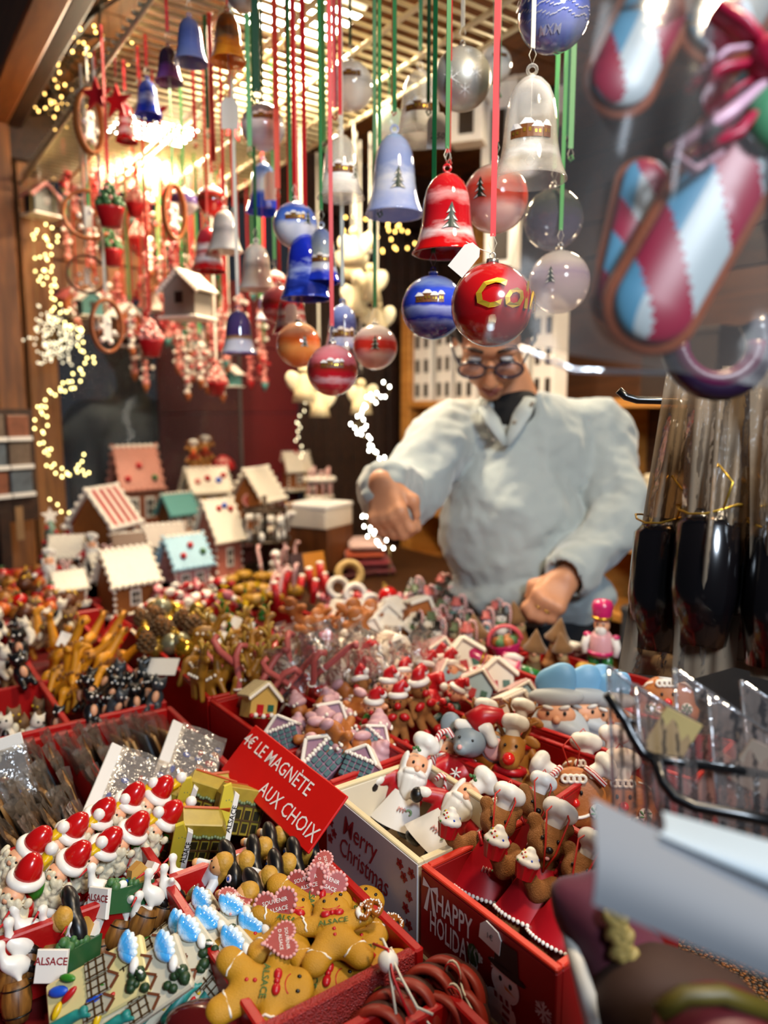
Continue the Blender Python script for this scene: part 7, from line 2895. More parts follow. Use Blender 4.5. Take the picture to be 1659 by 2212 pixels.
@kind
def ginger_cookie():
	r = thing('gingerbread_cookie')
	blob([('e', (0, 0, 0.046), (0.012, 0.006, 0.012)), ('c', (0, 0, 0.018), (0, 0, 0.034), 0.010, 0.009), ('c', (0.005, 0, 0.034), (0.020, 0, 0.038), 0.006, 0.0055), ('c', (-0.005, 0, 0.034), (-0.020, 0, 0.038), 0.006, 0.0055), ('c', (0.005, 0, 0.014), (0.010, 0, 0.002), 0.007, 0.0065), ('c', (-0.005, 0, 0.014), (-0.010, 0, 0.002), 0.007, 0.0065)], 0.0021, 0.003).build('body', M_gbread, r)
	mb = MB()
	mb.tube([(0.008 * math.sin(a), -0.006, 0.046 - 0.005 * math.cos(a)) for a in (-1, -0.5, 0, 0.5, 1)], 0.001, 5)
	for z in (0.018, 0.026):
		mb.ell((0, -0.009, z), 0.0022, None, 6, 4)
	mb.build('icing', M_icing, r)
	return r


heap(ginger_cookie, ((),), (650, 1350, 800, 1420), 9, 0.955, 'orange gingerbread cookie behind the lollipops', 'gingerbread man', 'orange gingerbread cookies', 1.2, 0.6, 50)


def white_ring(px, py, z, m, lab, R_=0.022, up=None):
	r = thing('ring_ornament')
	mb = MB()
	mb.torus((0, 0, R_), R_, R_ * 0.36, None, 24, 10)
	mb.build('ring', m, r)
	mb = MB()
	mb.torus((0, 0.003, R_), R_ * 0.98, R_ * 0.30, None, 24, 8)
	mb.build('ring_lining', M_black, r)
	p = T(px, py, z)
	pose(r, p, up or Vector((0.1, 0.4, 0.9)), turn(p, 15) + Z * 0.4)
	tag(r, lab, 'ring ornament')


white_ring(728, 1290, 0.95, M_hat, 'white padded ring ornament, the farther of two')
white_ring(765, 1305, 0.95, M_hat, 'white padded ring ornament with black lining, the nearer of two')
white_ring(752, 1265, 0.94, mat('straw_ring', 'b89a60', 0.6), 'straw coloured ring behind the white padded rings', 0.03)
white_ring(800, 1320, 0.94, M_hat, 'small white ring half buried left of the shiny red bauble', 0.018)


@kind
def pudding(v):
	r = thing(['nut_ornament', 'red_apple_ornament', 'orange_ornament', 'acorn_ornament'][v])
	mb = MB()
	mb.ell((0, 0, 0.013), (0.014, 0.014, 0.013), None, 12, 8)
	mb.build('fruit', [mat('nut_brown', '5c3016', 0.4, var=0.3), M_rednew, mat('burnt_orange', 'c05a12', 0.4, var=0.2), mat('acorn_tan', '96601f', 0.4)][v], r)
	mb = MB()
	mb.tube([(0, 0, 0.025), (0.003, 0, 0.034)], 0.0016, 6)
	for s in (-1, 1):
		mb.ell((s * 0.007, -0.002, 0.027), (0.007, 0.003, 0.002), RY(s * 20), 7, 4)
	mb.build('stem_and_leaf', [M_gold, M_leaf, M_candyred, M_bear][v], r)
	return r


heap(pudding, ((0,), (1,), (2,), (0,), (3,)), (-10, 1240, 165, 1345), 38, 0.955, ('brown nut ornament in the far red tray', 'red apple ornament in the far red tray', 'burnt orange ornament in the far red tray', 'dark nut ornament in the far red tray', 'tan acorn in the far red tray'), 'nut ornament', 'ornaments in the far tray', 1.3, 0.8, 90)
heap(sweet_bow, ((2,), (1,)), (140, 1200, 200, 1310), 7, 0.955, ('white sweet bow at the foot of the small green tree', 'red sweet bow at the foot of the small green tree'), 'sweet', 'sweet bows', 1.2, 0.8, 90)


@kind
def orange_animal():
	r = thing('orange_giraffe')
	blob([('e', (0, 0, 0.026), (0.016, 0.009, 0.010)), ('c', (0.010, 0, 0.030), (0.020, 0, 0.062), 0.007, 0.0045), ('e', (0.025, 0, 0.066), (0.010, 0.005, 0.005)), ('c', (-0.010, 0, 0.02), (-0.012, 0, 0.0), 0.0045, 0.004), ('c', (0.010, 0, 0.02), (0.012, 0, 0.0), 0.0045, 0.004)], 0.0022, 0.004).build('body', mat('marigold', 'd08a12', 0.5, var=0.25, vs=60), r)
	mb = MB()
	for i in range(6):
		mb.ell((-0.012 + i * 0.005, -0.009, 0.026 + (i % 2) * 0.004), (0.003, 0.0015, 0.003), None, 6, 4)
	mb.build('brown_spots', M_bear, r)
	mb = MB()
	for s in (-1, 1):
		mb.ell((0.018, s * 0.005, 0.071), (0.002, 0.003, 0.004), None, 6, 4)
	mb.build('ears', M_bear, r)
	return r


@kind
def small_animal(v):
	r = thing(['black_cat', 'white_sheep', 'brown_owl', 'grey_cat'][v])
	m = [mat('cat_black', '111012', 0.3, coat=0.3), mat('wool_white', 'cfc6b6', 0.8, bump=0.6, bs=300), mat('owl_brown', '6a4a2a', 0.7, var=0.3), mat('cat_grey', '34393e', 0.4)][v]
	pr = [('e', (0, 0, 0.016), (0.011, 0.010, 0.016)), ('e', (0, -0.004, 0.038), (0.0095, 0.009, 0.009))]
	for s in (-1, 1):
		pr += [('c', (s * 0.006, -0.003, 0.044), (s * 0.0075, -0.003, 0.051), 0.0035, 0.0012), ('c', (s * 0.006, -0.006, 0.01), (s * 0.007, -0.014, 0.003), 0.0045, 0.004)]
	blob(pr, 0.0021, 0.003).build('body', m, r)
	mb = MB()
	for s in (-1, 1):
		mb.ell((s * 0.0038, -0.0122, 0.040), 0.0018, None, 6, 4)
	mb.build('eyes', [M_whitefig, M_darkeye, M_yellow, M_whitefig][v], r)
	mb = MB()
	mb.ell((0, -0.010, 0.022), (0.005, 0.004, 0.008), None, 8, 6)
	mb.build('chest', [M_skin, M_darkeye, M_beard, M_skin][v], r)
	return r


heap(orange_animal, ((),), (80, 1400, 245, 1510), 14, 0.93, 'marigold giraffe figure in the middle red tray', 'giraffe figurine', 'marigold giraffes', 1.25, 0.9, 90)
heap(orange_animal, ((),), (105, 1490, 180, 1545), 4, 0.92, 'marigold giraffe lying near the black cats', 'giraffe figurine', 'marigold giraffes', 1.15, 0.9, 90)
heap(small_animal, ((0,), (0,), (3,)), (185, 1485, 340, 1580), 20, 0.92, ('black cat with pale chest in the middle red tray', 'black cat in the middle red tray', 'dark grey cat in the middle red tray'), 'cat figurine', 'black cats', 1.1, 0.5, 60)
heap(small_animal, ((1,), (2,), (0,)), (-10, 1370, 60, 1500), 12, 0.93, ('white sheep at the left edge of the middle tray', 'brown owl at the left edge of the middle tray', 'black cat at the left edge of the middle tray'), 'animal figurine', 'animals at the left edge', 1.2, 0.5, 60)
heap(small_animal, ((2,), (2,), (1,)), (60, 1340, 165, 1410), 11, 0.93, ('brown owl at the far end of the giraffes', 'fluffy brown owl at the far end of the giraffes', 'white sheep at the far end of the giraffes'), 'animal figurine', 'owls and sheep', 1.2, 0.4, 60)
heap(small_animal, ((1,), (2,)), (-5, 1600, 95, 1640), 5, 0.90, ('white sheep in the near left cell', 'brown owl in the near left cell'), 'animal figurine', 'animals in the near left cell', 1.1, 0.5, 60)
heap(small_animal, ((2,), (0,)), (70, 1555, 140, 1600), 4, 0.90, ('brown owl under the red cell divider', 'black cat under the red cell divider'), 'animal figurine', 'animals at the left edge', 1.0, 0.5, 60)


# ---------------------------------------------------------------- gingerbread houses at the back
M_roofsnow = mat('snow_roof', 'e2dac8', 0.6, var=0.08, vs=60, bump=0.5, bs=120)


def big_house(px, py, w, h, d_, label, wall, roof, s=1.0, z=0.90, yaw=0, steep=0.8, beads=True, stripe=False, base=M_roofsnow, candies=None, rows=1, wcols=2):
	"""snow-roofed gingerbread house; px,py = middle of its base, w wide and h to the ridge (m)"""
	r = thing('gingerbread_house')
	p = T(px, py, z)
	e = h * 0.50
	mb = MB()
	mb.box((0, 0, e / 2), (w * 0.82, d_ * 0.82, e))
	mb.prism([(-d_ * 0.41, e), (d_ * 0.41, e), (0, h * 0.97)], -w * 0.41, w * 0.41, RZ(90))
	mb.build('wall', wall, r)
	for sgn in (-1, 1):
		mb = MB()
		Ls = math.hypot(d_ * 0.52, h - e) * 1.06
		an = math.degrees(math.atan2(h - e, d_ * 0.52))
		Mx = TR(0, sgn * d_ * 0.26, (e + h) / 2 + 0.002) @ RX(-sgn * an)
		mb.M = Mx
		if stripe:
			n = 9
			for i in range(n):
				mb.mat(i % 2)
				mb.box((-w * 0.5 + (i + 0.5) * w / n, 0, 0), (w / n, Ls, 0.008))
		else:
			mb.box((0, 0, 0), (w, Ls, 0.009), None, 0.003)
		if beads:
			mb.mat(0)
			for i in range(9):
				mb.ell((-w * 0.5 + w * i / 8, -sgn * 0 + (-Ls / 2 if sgn < 0 else Ls / 2), 0), w * 0.06, None, 7, 5)
			for i in range(6):
				for q in (-1, 1):
					mb.ell((q * w * 0.5, -Ls / 2 + Ls * i / 5, 0.002), w * 0.05, None, 7, 5)
		mb.build('roof_slope', [roof, M_candyred] if stripe else roof, r)
	mb = MB()
	for i in range(9):
		mb.ell((-w * 0.5 + w * i / 8, 0, h + 0.004), w * 0.055, None, 7, 5)
	mb.build('ridge_icing', M_icing, r)
	for i in range(wcols):
		x = (i - (wcols - 1) / 2) * w * 0.36
		mb = MB()
		mb.mat(0)
		mb.box((x, -d_ * 0.41, e * 0.55), (w * 0.22, 0.005, e * 0.52))
		mb.mat(1)
		mb.box((x, -d_ * 0.41 - 0.003, e * 0.55), (w * 0.14, 0.003, e * 0.38))
		mb.mat(0)
		mb.box((x, -d_ * 0.41 - 0.005, e * 0.55), (w * 0.014, 0.002, e * 0.38))
		mb.box((x, -d_ * 0.41 - 0.005, e * 0.55), (w * 0.14, 0.002, e * 0.03))
		mb.build('window', [M_icing, mat('dark_window', '241509', 0.4)], r)
	mb = MB()
	for sx in (-1, 1):
		for i in range(6):
			mb.ell((sx * w * 0.41, -d_ * 0.41, e * i / 5), w * 0.04, None, 7, 5)
	mb.build('corner_icing', M_icing, r)
	mb = MB()
	mb.box((0, 0, -0.004), (w * 1.05, d_ * 1.05, 0.012), None, 0.004)
	for i in range(8):
		mb.ell((-w * 0.5 + w * i / 7, -d_ * 0.5, 0.003), w * 0.06, None, 7, 5)
	mb.build('snow_base', base, r)
	if candies:
		mb = MB()
		for i, (x, t, m_) in enumerate(candies):
			mb.mat(m_)
			mb.ell((x * w, -d_ * 0.26 * (2 - 2 * t) - 0.004, e + (h - e) * t + 0.010), w * 0.075, None, 9, 6)
		mb.build('roof_candies', [M_candyred, M_leaf, M_cobalt, M_pink], r)
	pose(r, p, Z, turn(p, yaw), s)
	tag(r, label, 'gingerbread house', 'gingerbread houses at the back')
	return r


M_gwall = mat('gingerbread_wall', '8a4f1e', 0.55, var=0.15, vs=40)
M_pinkw = mat('pink_wall', 'c48a86', 0.5, var=0.08)
M_salmon = mat('salmon_wall', 'b86a58', 0.5, var=0.08)
riser = MB()


def stand(u, v, z, w, d_, h, m, name, label):
	r = root_uv(name, u, v, z)
	mb = MB()
	mb.box((0, 0, h / 2), (w, d_, h), None, 0.003)
	mb.build('block', m, r)
	mb = MB()
	mb.box((0, 0, h - 0.006), (w + 0.01, d_ + 0.01, 0.012), None, 0.003)
	mb.build('top', m, r)
	return tag(r, label, 'display stand')


big_house(276, 1318, 0.125, 0.150, 0.11, 'gingerbread house with a broad snowy roof and one window, front of the group', M_gwall, M_roofsnow, 1.0, 0.91, 25, wcols=1)
big_house(400, 1278, 0.12, 0.150, 0.10, 'pink house with pale blue roof and red sweets', M_pinkw, mat('sky_roof', '9cc4d4', 0.5), 1.0, 0.91, 30, candies=((-0.2, 0.3, 0), (0.05, 0.6, 0), (0.3, 0.35, 1)))
big_house(475, 1242, 0.115, 0.215, 0.11, 'tall salmon house with a steep snowy roof', M_salmon, M_roofsnow, 1.0, 0.92, 40, wcols=1, candies=((-0.1, 0.75, 0), (0.1, 0.8, 2), (0.25, 0.7, 0)))
big_house(228, 1205, 0.155, 0.21, 0.15, 'gingerbread house with candy-striped roof', M_gwall, M_icing, 1.0, 0.95, 55, stripe=True, wcols=1)
big_house(355, 1215, 0.12, 0.11, 0.10, 'low house with a grey snowy roof behind the pink house', M_gwall, mat('grey_snow', 'b8aca0', 0.7, bump=0.4, bs=150), 1.0, 0.95, 10)
big_house(278, 1215, 0.09, 0.08, 0.08, 'small brown house between striped and grey roofs', M_choc, mat('brown_tiles', '6a5040', 0.6, bump=0.5, bs=150), 1.0, 0.97, 10)
big_house(385, 1150, 0.115, 0.13, 0.10, 'house with teal roof behind the pink ones', M_gwall, M_teal, 1.0, 0.98, 30)
big_house(298, 1140, 0.16, 0.29, 0.13, 'tall gingerbread castle with rose trimmed gables', mat('ginger_rose', '9c5a3c', 0.5), mat('rose_tiles', 'b87a68', 0.5, var=0.3, vs=120), 1.0, 0.97, 20, candies=((-0.3, 0.2, 0), (0.3, 0.2, 1), (0, 0.5, 0)))
big_house(448, 1108, 0.155, 0.16, 0.12, 'gingerbread house with yellow windows and sweets on the roof', mat('straw_wall', 'c89a4a', 0.5), M_roofsnow, 1.0, 1.02, 20, wcols=3, candies=((-0.3, 0.4, 3), (-0.05, 0.5, 0), (0.2, 0.4, 2), (0.35, 0.6, 0)))
big_house(556, 1140, 0.16, 0.20, 0.13, 'gingerbread house with an orange heart gable and icicles', M_gwall, M_roofsnow, 1.0, 0.99, 60, wcols=1)
big_house(558, 1040, 0.09, 0.14, 0.09, 'brown chimney house with snowy cap and pink sweets at the back', M_gwall, M_roofsnow, 1.0, 1.09, 30, wcols=1, candies=((0.0, 0.9, 0), (0.2, 0.8, 3)))
big_house(640, 1055, 0.115, 0.15, 0.10, 'white capped gingerbread cottage at the back right', M_gwall, M_roofsnow, 1.0, 1.06, 20, wcols=1, candies=((0, 0.95, 0),))
big_house(148, 1240, 0.085, 0.10, 0.08, 'small gingerbread house beside the green tree at left', M_gwall, M_roofsnow, 1.0, 0.96, -10, wcols=1)
big_house(150, 1300, 0.075, 0.07, 0.07, 'smallest gingerbread house at the left front of the group', M_gwall, M_roofsnow, 1.0, 0.95, 10, wcols=1)
big_house(215, 1270, 0.06, 0.09, 0.06, 'narrow grey house left of the front gingerbread house', mat('slate_wall', '4a4a52', 0.5), M_roofsnow, 1.0, 0.93, 30, wcols=1)
stand(1.98, 0.52, 0.884, 0.36, 0.30, 0.06, M_red, 'display_step', 'red display step under the front gingerbread houses')
stand(2.22, 0.82, 0.884, 0.70, 0.30, 0.10, mat('dark_red_cloth', '4a0d0c', 0.7), 'display_step', 'dark red display step under the rear gingerbread houses')

# heart on the gable, carousel, deer, balloon, trees, boxes
r = thing('heart_gable')
add_heart(r, (0, 0, 0), 0.075, None, False)
p = T(548, 1085, 1.085)
pose(r, p, Z, turn(p, 20))
tag(r, 'orange heart with white icing on the gingerbread gable', 'heart ornament')
r = thing('candy_carousel')
mb = MB()
mb.lathe([(0.052, 0), (0.054, 0.006), (0.050, 0.010)], n=20)
mb.build('carousel_base', M_roofsnow, r)
for i in range(10):
	mb = MB()
	mb.tube([(0.043 * math.cos(i * 0.628), 0.043 * math.sin(i * 0.628), 0.008), (0.043 * math.cos(i * 0.628), 0.043 * math.sin(i * 0.628), 0.065)], 0.005, 7)
	mb.build('candy_post', M_stripe, r)
mb = MB()
mb.lathe([(0.055, 0.064), (0.056, 0.072), (0.03, 0.082), (0.0, 0.084)], n=20)
for i in range(12):
	mb.ell((0.052 * math.cos(i * 0.5236), 0.052 * math.sin(i * 0.5236), 0.068), 0.010, None, 7, 5)
mb.build('snow_top', M_icing, r)
mb = MB()
for i in range(9):
	mb.tube([(0.035 * math.cos(i * 0.7), 0.035 * math.sin(i * 0.7), 0.078), (0.035 * math.cos(i * 0.7), 0.035 * math.sin(i * 0.7), 0.112 - 0.01 * (i % 3))], 0.006, 7)
mb.build('candy_sticks', M_stripe, r)
mb = MB()
mb.lathe([(0.02, 0.01), (0.02, 0.064)], n=12)
mb.build('core', M_gwall, r)
p = T(690, 1075, 1.06)
pose(r, p, Z, turn(p, 0), 1.05)
tag(r, 'round candy cane carousel on the white box', 'carousel')
r = thing('white_box')
mb = MB()
mb.box((0, 0, 0.035), (0.15, 0.15, 0.07), None, 0.003)
mb.build('box_body', mat('matt_white_card', 'cfc4b4', 0.6, var=0.04), r)
mb = MB()
mb.box((0, 0, 0.066), (0.154, 0.154, 0.012), None, 0.002)
mb.build('lid', M_tagp, r)
p = T(690, 1125, 0.99)
p = UV(2.05, 1.15, 0.985)
p = P(690, 1110, 2.32) - Z * 0.035
pose(r, p, Z, turn(p, -35))
tag(r, 'white box carrying the candy carousel', 'box')
r = thing('wooden_cabinet_box')
mb = MB()
mb.box((0, 0, 0.09), (0.155, 0.14, 0.18), None, 0.002)
mb.build('cabinet', wood('walnut_cabinet', '4a2610', '6e3e1a', 5, (8, 8, 1), 0.5), r)
mb = MB()
mb.tube([(-0.075, -0.076, 0.0), (-0.075, -0.076, 0.17)], 0.008, 8)
mb.build('candy_post', M_stripe, r)
pose(r, p - Z * 0.181, Z, turn(p, -35))
tag(r, 'walnut brown cabinet box under the white box', 'cabinet')
r = stand(2.06, 1.12, 0.884, 0.3, 0.3, max(0.02, (p.z - 0.181) - 0.885), mat('dark_red_cloth', '4a0d0c', 0.7), 'display_step', 'dark step under the walnut cabinet box')
r.location = (p.x, p.y, 0.884)
r = thing('orange_card')
mb = MB()
mb.box((0, 0, 0), (0.055, 0.002, 0.07))
mb.build('card', mat('card_orange', 'c4801a', 0.5), r)
mb = MB()
mb.box((-0.035, 0.01, -0.005), (0.05, 0.02, 0.085))
mb.build('card_holder', M_choc, r)
p = T(680, 1222, 1.0)
pose(r, p, Vector((-0.15, 0.2, 1)), turn(p, 10))
tag(r, 'plain orange card in a dark holder in front of the walnut cabinet', 'card')


@kind
def horse_rider(v):
	r = thing('white_reindeer_figure')
	blob([('e', (0, 0, 0.045), (0.030, 0.010, 0.012)), ('c', (0.024, 0, 0.050), (0.040, 0, 0.066), 0.008, 0.005), ('e', (0.047, 0, 0.066), (0.010, 0.005, 0.005)), ('c', (-0.024, 0, 0.040), (-0.042, 0, 0.010), 0.005, 0.003), ('c', (-0.018, 0, 0.040), (-0.014, 0, 0.006), 0.005, 0.003), ('c', (0.020, 0, 0.040), (0.040, 0, 0.026), 0.005, 0.003), ('c', (0.016, 0, 0.040), (0.012, 0, 0.008), 0.005, 0.003)], 0.0028, 0.006).build('body', M_whitefig, r)
	mb = MB()
	mb.tube([(0.042, 0, 0.072), (0.034, 0, 0.088), (0.024, 0, 0.092)], 0.002, 5)
	mb.tube([(0.038, 0, 0.082), (0.044, 0, 0.094)], 0.0018, 5)
	mb.build('antlers', M_tan, r)
	return r


for px, py, yaw, s in ((585, 1165, 0, 1.3), (540, 1150, 40, 1.1)):
	r = horse_rider(0)
	p = T(px, py, 1.0)
	pose(r, p, Vector((0.1, 0, 1)), turn(p, yaw), s)
	tag(r, 'white leaping reindeer figure on the dark carousel', 'reindeer figurine', 'white reindeer figures')
r = thing('dark_carousel')
for k, z in enumerate((0.0, 0.075, 0.15)):
	mb = MB()
	mb.torus((0, 0, z + 0.004), 0.07 - 0.008 * k, 0.0035, RX(90), 24, 6)
	mb.lathe([(0.066 - 0.008 * k, z), (0.066 - 0.008 * k, z + 0.004)], n=20)
	mb.build('tier', mat('dark_bronze', '3a2a1a', 0.35, 0.5), r)
mb = MB()
for i in range(6):
	mb.tube([(0.06 * math.cos(i * 1.047), 0.06 * math.sin(i * 1.047), 0), (0.05 * math.cos(i * 1.047), 0.05 * math.sin(i * 1.047), 0.15)], 0.003, 6)
mb.tube([(0, 0, 0), (0, 0, 0.19)], 0.006, 8)
mb.build('posts', mat('dark_bronze', '3a2a1a', 0.35, 0.5), r)
mb = MB()
for i in range(7):
	mb.ell((0.045 * math.cos(i * 0.9), 0.045 * math.sin(i * 0.9), 0.09), (0.008, 0.008, 0.014), None, 8, 6)
mb.build('riders', M_whitefig, r)
p = T(575, 1230, 0.93)
pose(r, p, Z, turn(p, 0), 1.15)
tag(r, 'dark bronze tiered carousel behind the yellow pumpkins', 'carousel')
r = thing('white_stacked_figure')
mb = MB()
for k, q in enumerate((0.022, 0.018, 0.014)):
	mb.ell((0, 0, 0.014 + 0.026 * k), (q, q, 0.013), None, 12, 7)
mb.build('stack', M_whitefig, r)
mb = MB()
mb.lathe([(0.024, 0), (0.026, 0.004)], n=14)
mb.build('foot', M_black, r)
p = T(596, 1248, 0.93)
pose(r, p, Z, turn(p, 0))
tag(r, 'white figure of three stacked rounds in front of the dark carousel', 'figurine')
for px, py, z, s in ((420, 1018, 1.17, 1.1), (445, 1012, 1.17, 1.2)):
	r = chef_reindeer()
	p = T(px, py, z)
	pose(r, p, Z, turn(p, 0), s)
	tag(r, 'tan deer standing on the back of the yellow-windowed house', 'deer figurine', 'tan deer on the roof')
r = thing('red_dome')
mb = MB()
mb.lathe([(0.045, 0), (0.05, 0.01), (0.04, 0.035), (0.02, 0.052), (0.001, 0.06)], n=18)
mb.build('dome', mat('dome_red', 'c42a2c', 0.4), r)
mb = MB()
mb.ell((0, -0.026, 0.030), (0.03, 0.014, 0.02), None, 10, 7)
mb.build('dome_front', M_pink, r)
p = T(482, 1015, 1.16)
pose(r, p, Z, turn(p, 0))
tag(r, 'red and pink dome on the rear gingerbread house', 'ornament')
for px, py, z, v, s, lab in ((116, 1240, 0.95, 2, 2.6, 'tall frosted green tree at the left of the houses'), (372, 1085, 1.03, 2, 1.3, 'small teal frosted tree behind the striped roof')):
	r = fir_tree(v)
	p = T(px, py, z)
	pose(r, p, Z, turn(p, 0), s)
	tag(r, lab, 'fir tree')
for px, py, z in ((165, 1185, 0.98), (108, 1275, 0.96), (200, 1235, 0.97)):
	r = chef_santa()
	p = T(px, py, z)
	pose(r, p, Z, turn(p, 10), 1.0)
	tag(r, 'red santa figure among the small houses at left', 'santa figurine', 'santas by the houses')

# folded textiles behind the walnut cabinet
for i, (px, py, c, w) in enumerate(((795, 1215, '5e0d16', 0.16), (790, 1190, '7a1420', 0.15), (785, 1165, 'b0481c', 0.12), (790, 1140, 'c9a8a0', 0.11))):
	r = thing('folded_cloth')
	m = mat('cloth_' + c, c, 0.8, var=0.2, sheen=0.3)
	mb = MB()
	mb.box((0, 0, 0.012), (w, 0.14, 0.024), None, 0.008)
	mb.build('fold', m, r)
	mb = MB()
	mb.box((0, -0.002, 0.012), (w * 0.98, 0.142, 0.003))
	mb.build('fold_edge', m, r)
	p = P(px, 1225, 2.35)
	p.z = 0.886 + 0.026 * i
	pose(r, p, Z, turn(p, 5))
	tag(r, ('dark wine', 'wine red', 'rust orange', 'pale rose')[i] + ' folded cloth on the counter below the light spiral', 'cloth', 'folded cloths')

# picture boards at the far left
rk = thing('magnet_rack')
p = P(8, 1120, 2.15)
for j in range(3):
	for i in range(3):
		mb = MB()
		mb.box((-0.09 + i * 0.075, -0.004, 0.10 + j * 0.082), (0.066, 0.008, 0.066), None, 0.002)
		mb.build('picture_board', mat('picture_%d' % ((i + j) % 3), ['6b5a4c', '7c4a34', '59626a'][(i + j) % 3], 0.5, var=0.7, vs=45), rk)
		mb = MB()
		mb.box((-0.09 + i * 0.075, -0.010, 0.065 + j * 0.082), (0.07, 0.016, 0.012))
		mb.build('ledge', M_tagp, rk)
mb = MB()
mb.box((-0.012, 0.01, 0.15), (0.25, 0.012, 0.33))
mb.box((0.0, 0.01, -0.1), (0.03, 0.03, 0.24))
mb.build('stand_board', M_dark, rk)
pose(rk, p + Z * 0.0, Z, turn(p, 30))
mb = MB()
mb.box((0.045, -0.004, -0.02), (0.024, 0.003, 0.10))
mb.build('hanging_label', mat('tan_label', '8a6a48', 0.6), rk)
tag(rk, 'rack of small picture boards at the far left edge', 'rack')
# ---------------------------------------------------------------- the vendor
from mathutils import noise as mnoise


def rumple(mb, amp, scale, seed=0.0):
	out = []
	for v in mb.v:
		q = Vector(v) * scale + Vector((seed, seed, seed))
		n = Vector((mnoise.noise(q), mnoise.noise(q + Vector((9, 3, 1))), mnoise.noise(q + Vector((2, 7, 5)))))
		out.append(tuple(Vector(v) + n * amp))
	mb.v = out
	return mb


M_skinp = mat('vendor_skin', 'c48a66', 0.5, var=0.12, vs=25, sss=0.1, bump=0.1, bs=250)
M_fleece = mat('pale_fleece', 'a3adad', 0.9, var=0.07, vs=14, bump=0.35, bs=420, sheen=0.5)
EYE = P(1060, 778, 1.455)
HM = Matrix.Translation(EYE) @ RZ(-9) @ RX(42) @ TR(0, 0.082, 0)


def H(x, y, z): return HM @ Vector((x, y, z))


def hand(wrist, d, nrm, side, curl, s=1.0):
	"""capsules of a closed hand: d wrist->knuckles, nrm out of the back of the hand, side +1 puts the thumb along d x nrm"""
	d, nrm = Vector(d).normalized(), Vector(nrm)
	nrm = (nrm - d * nrm.dot(d)).normalized()
	x = d.cross(nrm) * side
	w = Vector(wrist)
	pr, tips = [], []
	for i in range(4):
		o = (0.030 - 0.020 * i) * s
		a, b = w + x * o * 0.55 + d * 0.012 * s, w + x * o + d * (0.078 - 0.004 * abs(i - 1)) * s
		pr.append(('c', a, b, 0.0155 * s, 0.0115 * s))
		L = (0.040, 0.045, 0.042, 0.033)[i] * s
		p, ang = b, 0.0
		for k, (f, c) in enumerate(zip((1.0, 0.62, 0.5), curl)):
			ang += math.radians(c + 4 * i)
			q = p + (d * math.cos(ang) - nrm * math.sin(ang)) * L * f
			pr.append(('c', p, q, (0.0098 - 0.0009 * k) * s, (0.0090 - 0.0009 * k) * s))
			p = q
		tips.append((b, p))
	t0 = w + x * 0.026 * s + d * 0.020 * s - nrm * 0.006 * s
	t1 = t0 + (x * 0.55 + d * 0.75 - nrm * 0.35).normalized() * 0.042 * s
	t2 = t1 + (d * 0.8 - nrm * 0.65 - x * 0.25).normalized() * 0.030 * s
	pr += [('c', t0, t1, 0.0135 * s, 0.0108 * s), ('c', t1, t2, 0.0105 * s, 0.0085 * s)]
	return pr, tips, x


WR, WL = P(826, 1042, 1.365), P(1222, 1250, 1.47)
hr, tr_, xr = hand(WR, (0.12, -0.50, -0.75), (-0.55, -0.75, 0.45), -1, (48, 62, 40), 0.94)
hl, tl_, xl = hand(WL, (-0.55, -0.45, -0.48), (0.15, -0.80, 0.75), 1, (38, 58, 38), 0.88)
pr = [('e', H(0, 0.010, 0.030), (0.076, 0.094, 0.088), HM), ('e', H(0, -0.020, -0.045), (0.060, 0.066, 0.066), HM), ('e', H(0, -0.062, -0.098), (0.024, 0.020, 0.017), HM),
	  ('c', H(0, -0.094, -0.004), H(0, -0.110, -0.036), 0.0085, 0.0115), ('e', H(0, -0.101, -0.041), (0.0175, 0.011, 0.009), HM), ('e', H(0, -0.083, -0.070), (0.026, 0.012, 0.015), HM),
	  ('c', H(-0.042, -0.078, 0.020), H(0.042, -0.078, 0.020), 0.010, 0.010)]
for s in (-1, 1):
	pr += [('e', H(s * 0.036, -0.066, -0.034), (0.026, 0.022, 0.022), HM), ('e', H(s * 0.075, 0.012, -0.006), (0.008, 0.020, 0.031), HM)]
pr += [('c', H(0, 0.030, -0.060), P(1120, 905, 1.63), 0.052, 0.060), ('e', P(1135, 1000, 1.66), (0.155, 0.10, 0.15)), ('e', P(1140, 1200, 1.66), (0.15, 0.105, 0.20)),
	   ('c', P(1300, 945, 1.65), P(1345, 1125, 1.58), 0.050, 0.042), ('c', P(1345, 1125, 1.58), WL, 0.042, 0.027), ('c', P(965, 945, 1.63), P(888, 1078, 1.53), 0.050, 0.042), ('c', P(888, 1078, 1.53), WR, 0.042, 0.026)]
person = thing('person')
pb = blob(pr + hr + hl, 0.0037, 0.012)
base = Vector((P(1140, 1200, 1.66).x, P(1140, 1200, 1.66).y, 0))
person.location = base


def pbuild(mb, name, m, par=None):
	mb.v = [tuple(Vector(v) - base) for v in mb.v]
	return mb.build(name, m, par or person)


pbuild(pb, 'body', M_skinp)
# trousers and shoes
hipz = P(1145, 1330, 1.66).z
pt = [('e', (base.x, base.y, hipz - 0.02), (0.17, 0.12, 0.13))]
for s in (-1, 1):
	pt += [('c', (base.x + s * 0.085, base.y, hipz - 0.05), (base.x + s * 0.095, base.y - 0.01, 0.47), 0.095, 0.065), ('c', (base.x + s * 0.095, base.y - 0.01, 0.47), (base.x + s * 0.10, base.y, 0.09), 0.065, 0.055)]
pbuild(rumple(blob(pt, 0.012, 0.03), 0.008, 9), 'trousers', mat('black_denim', '0e0f14', 0.8, var=0.2))
mb = MB()
for s in (-1, 1):
	mb.ell((base.x + s * 0.105, base.y - 0.05, 0.045), (0.048, 0.13, 0.045), None, 14, 8)
pbuild(mb, 'shoes', M_black)
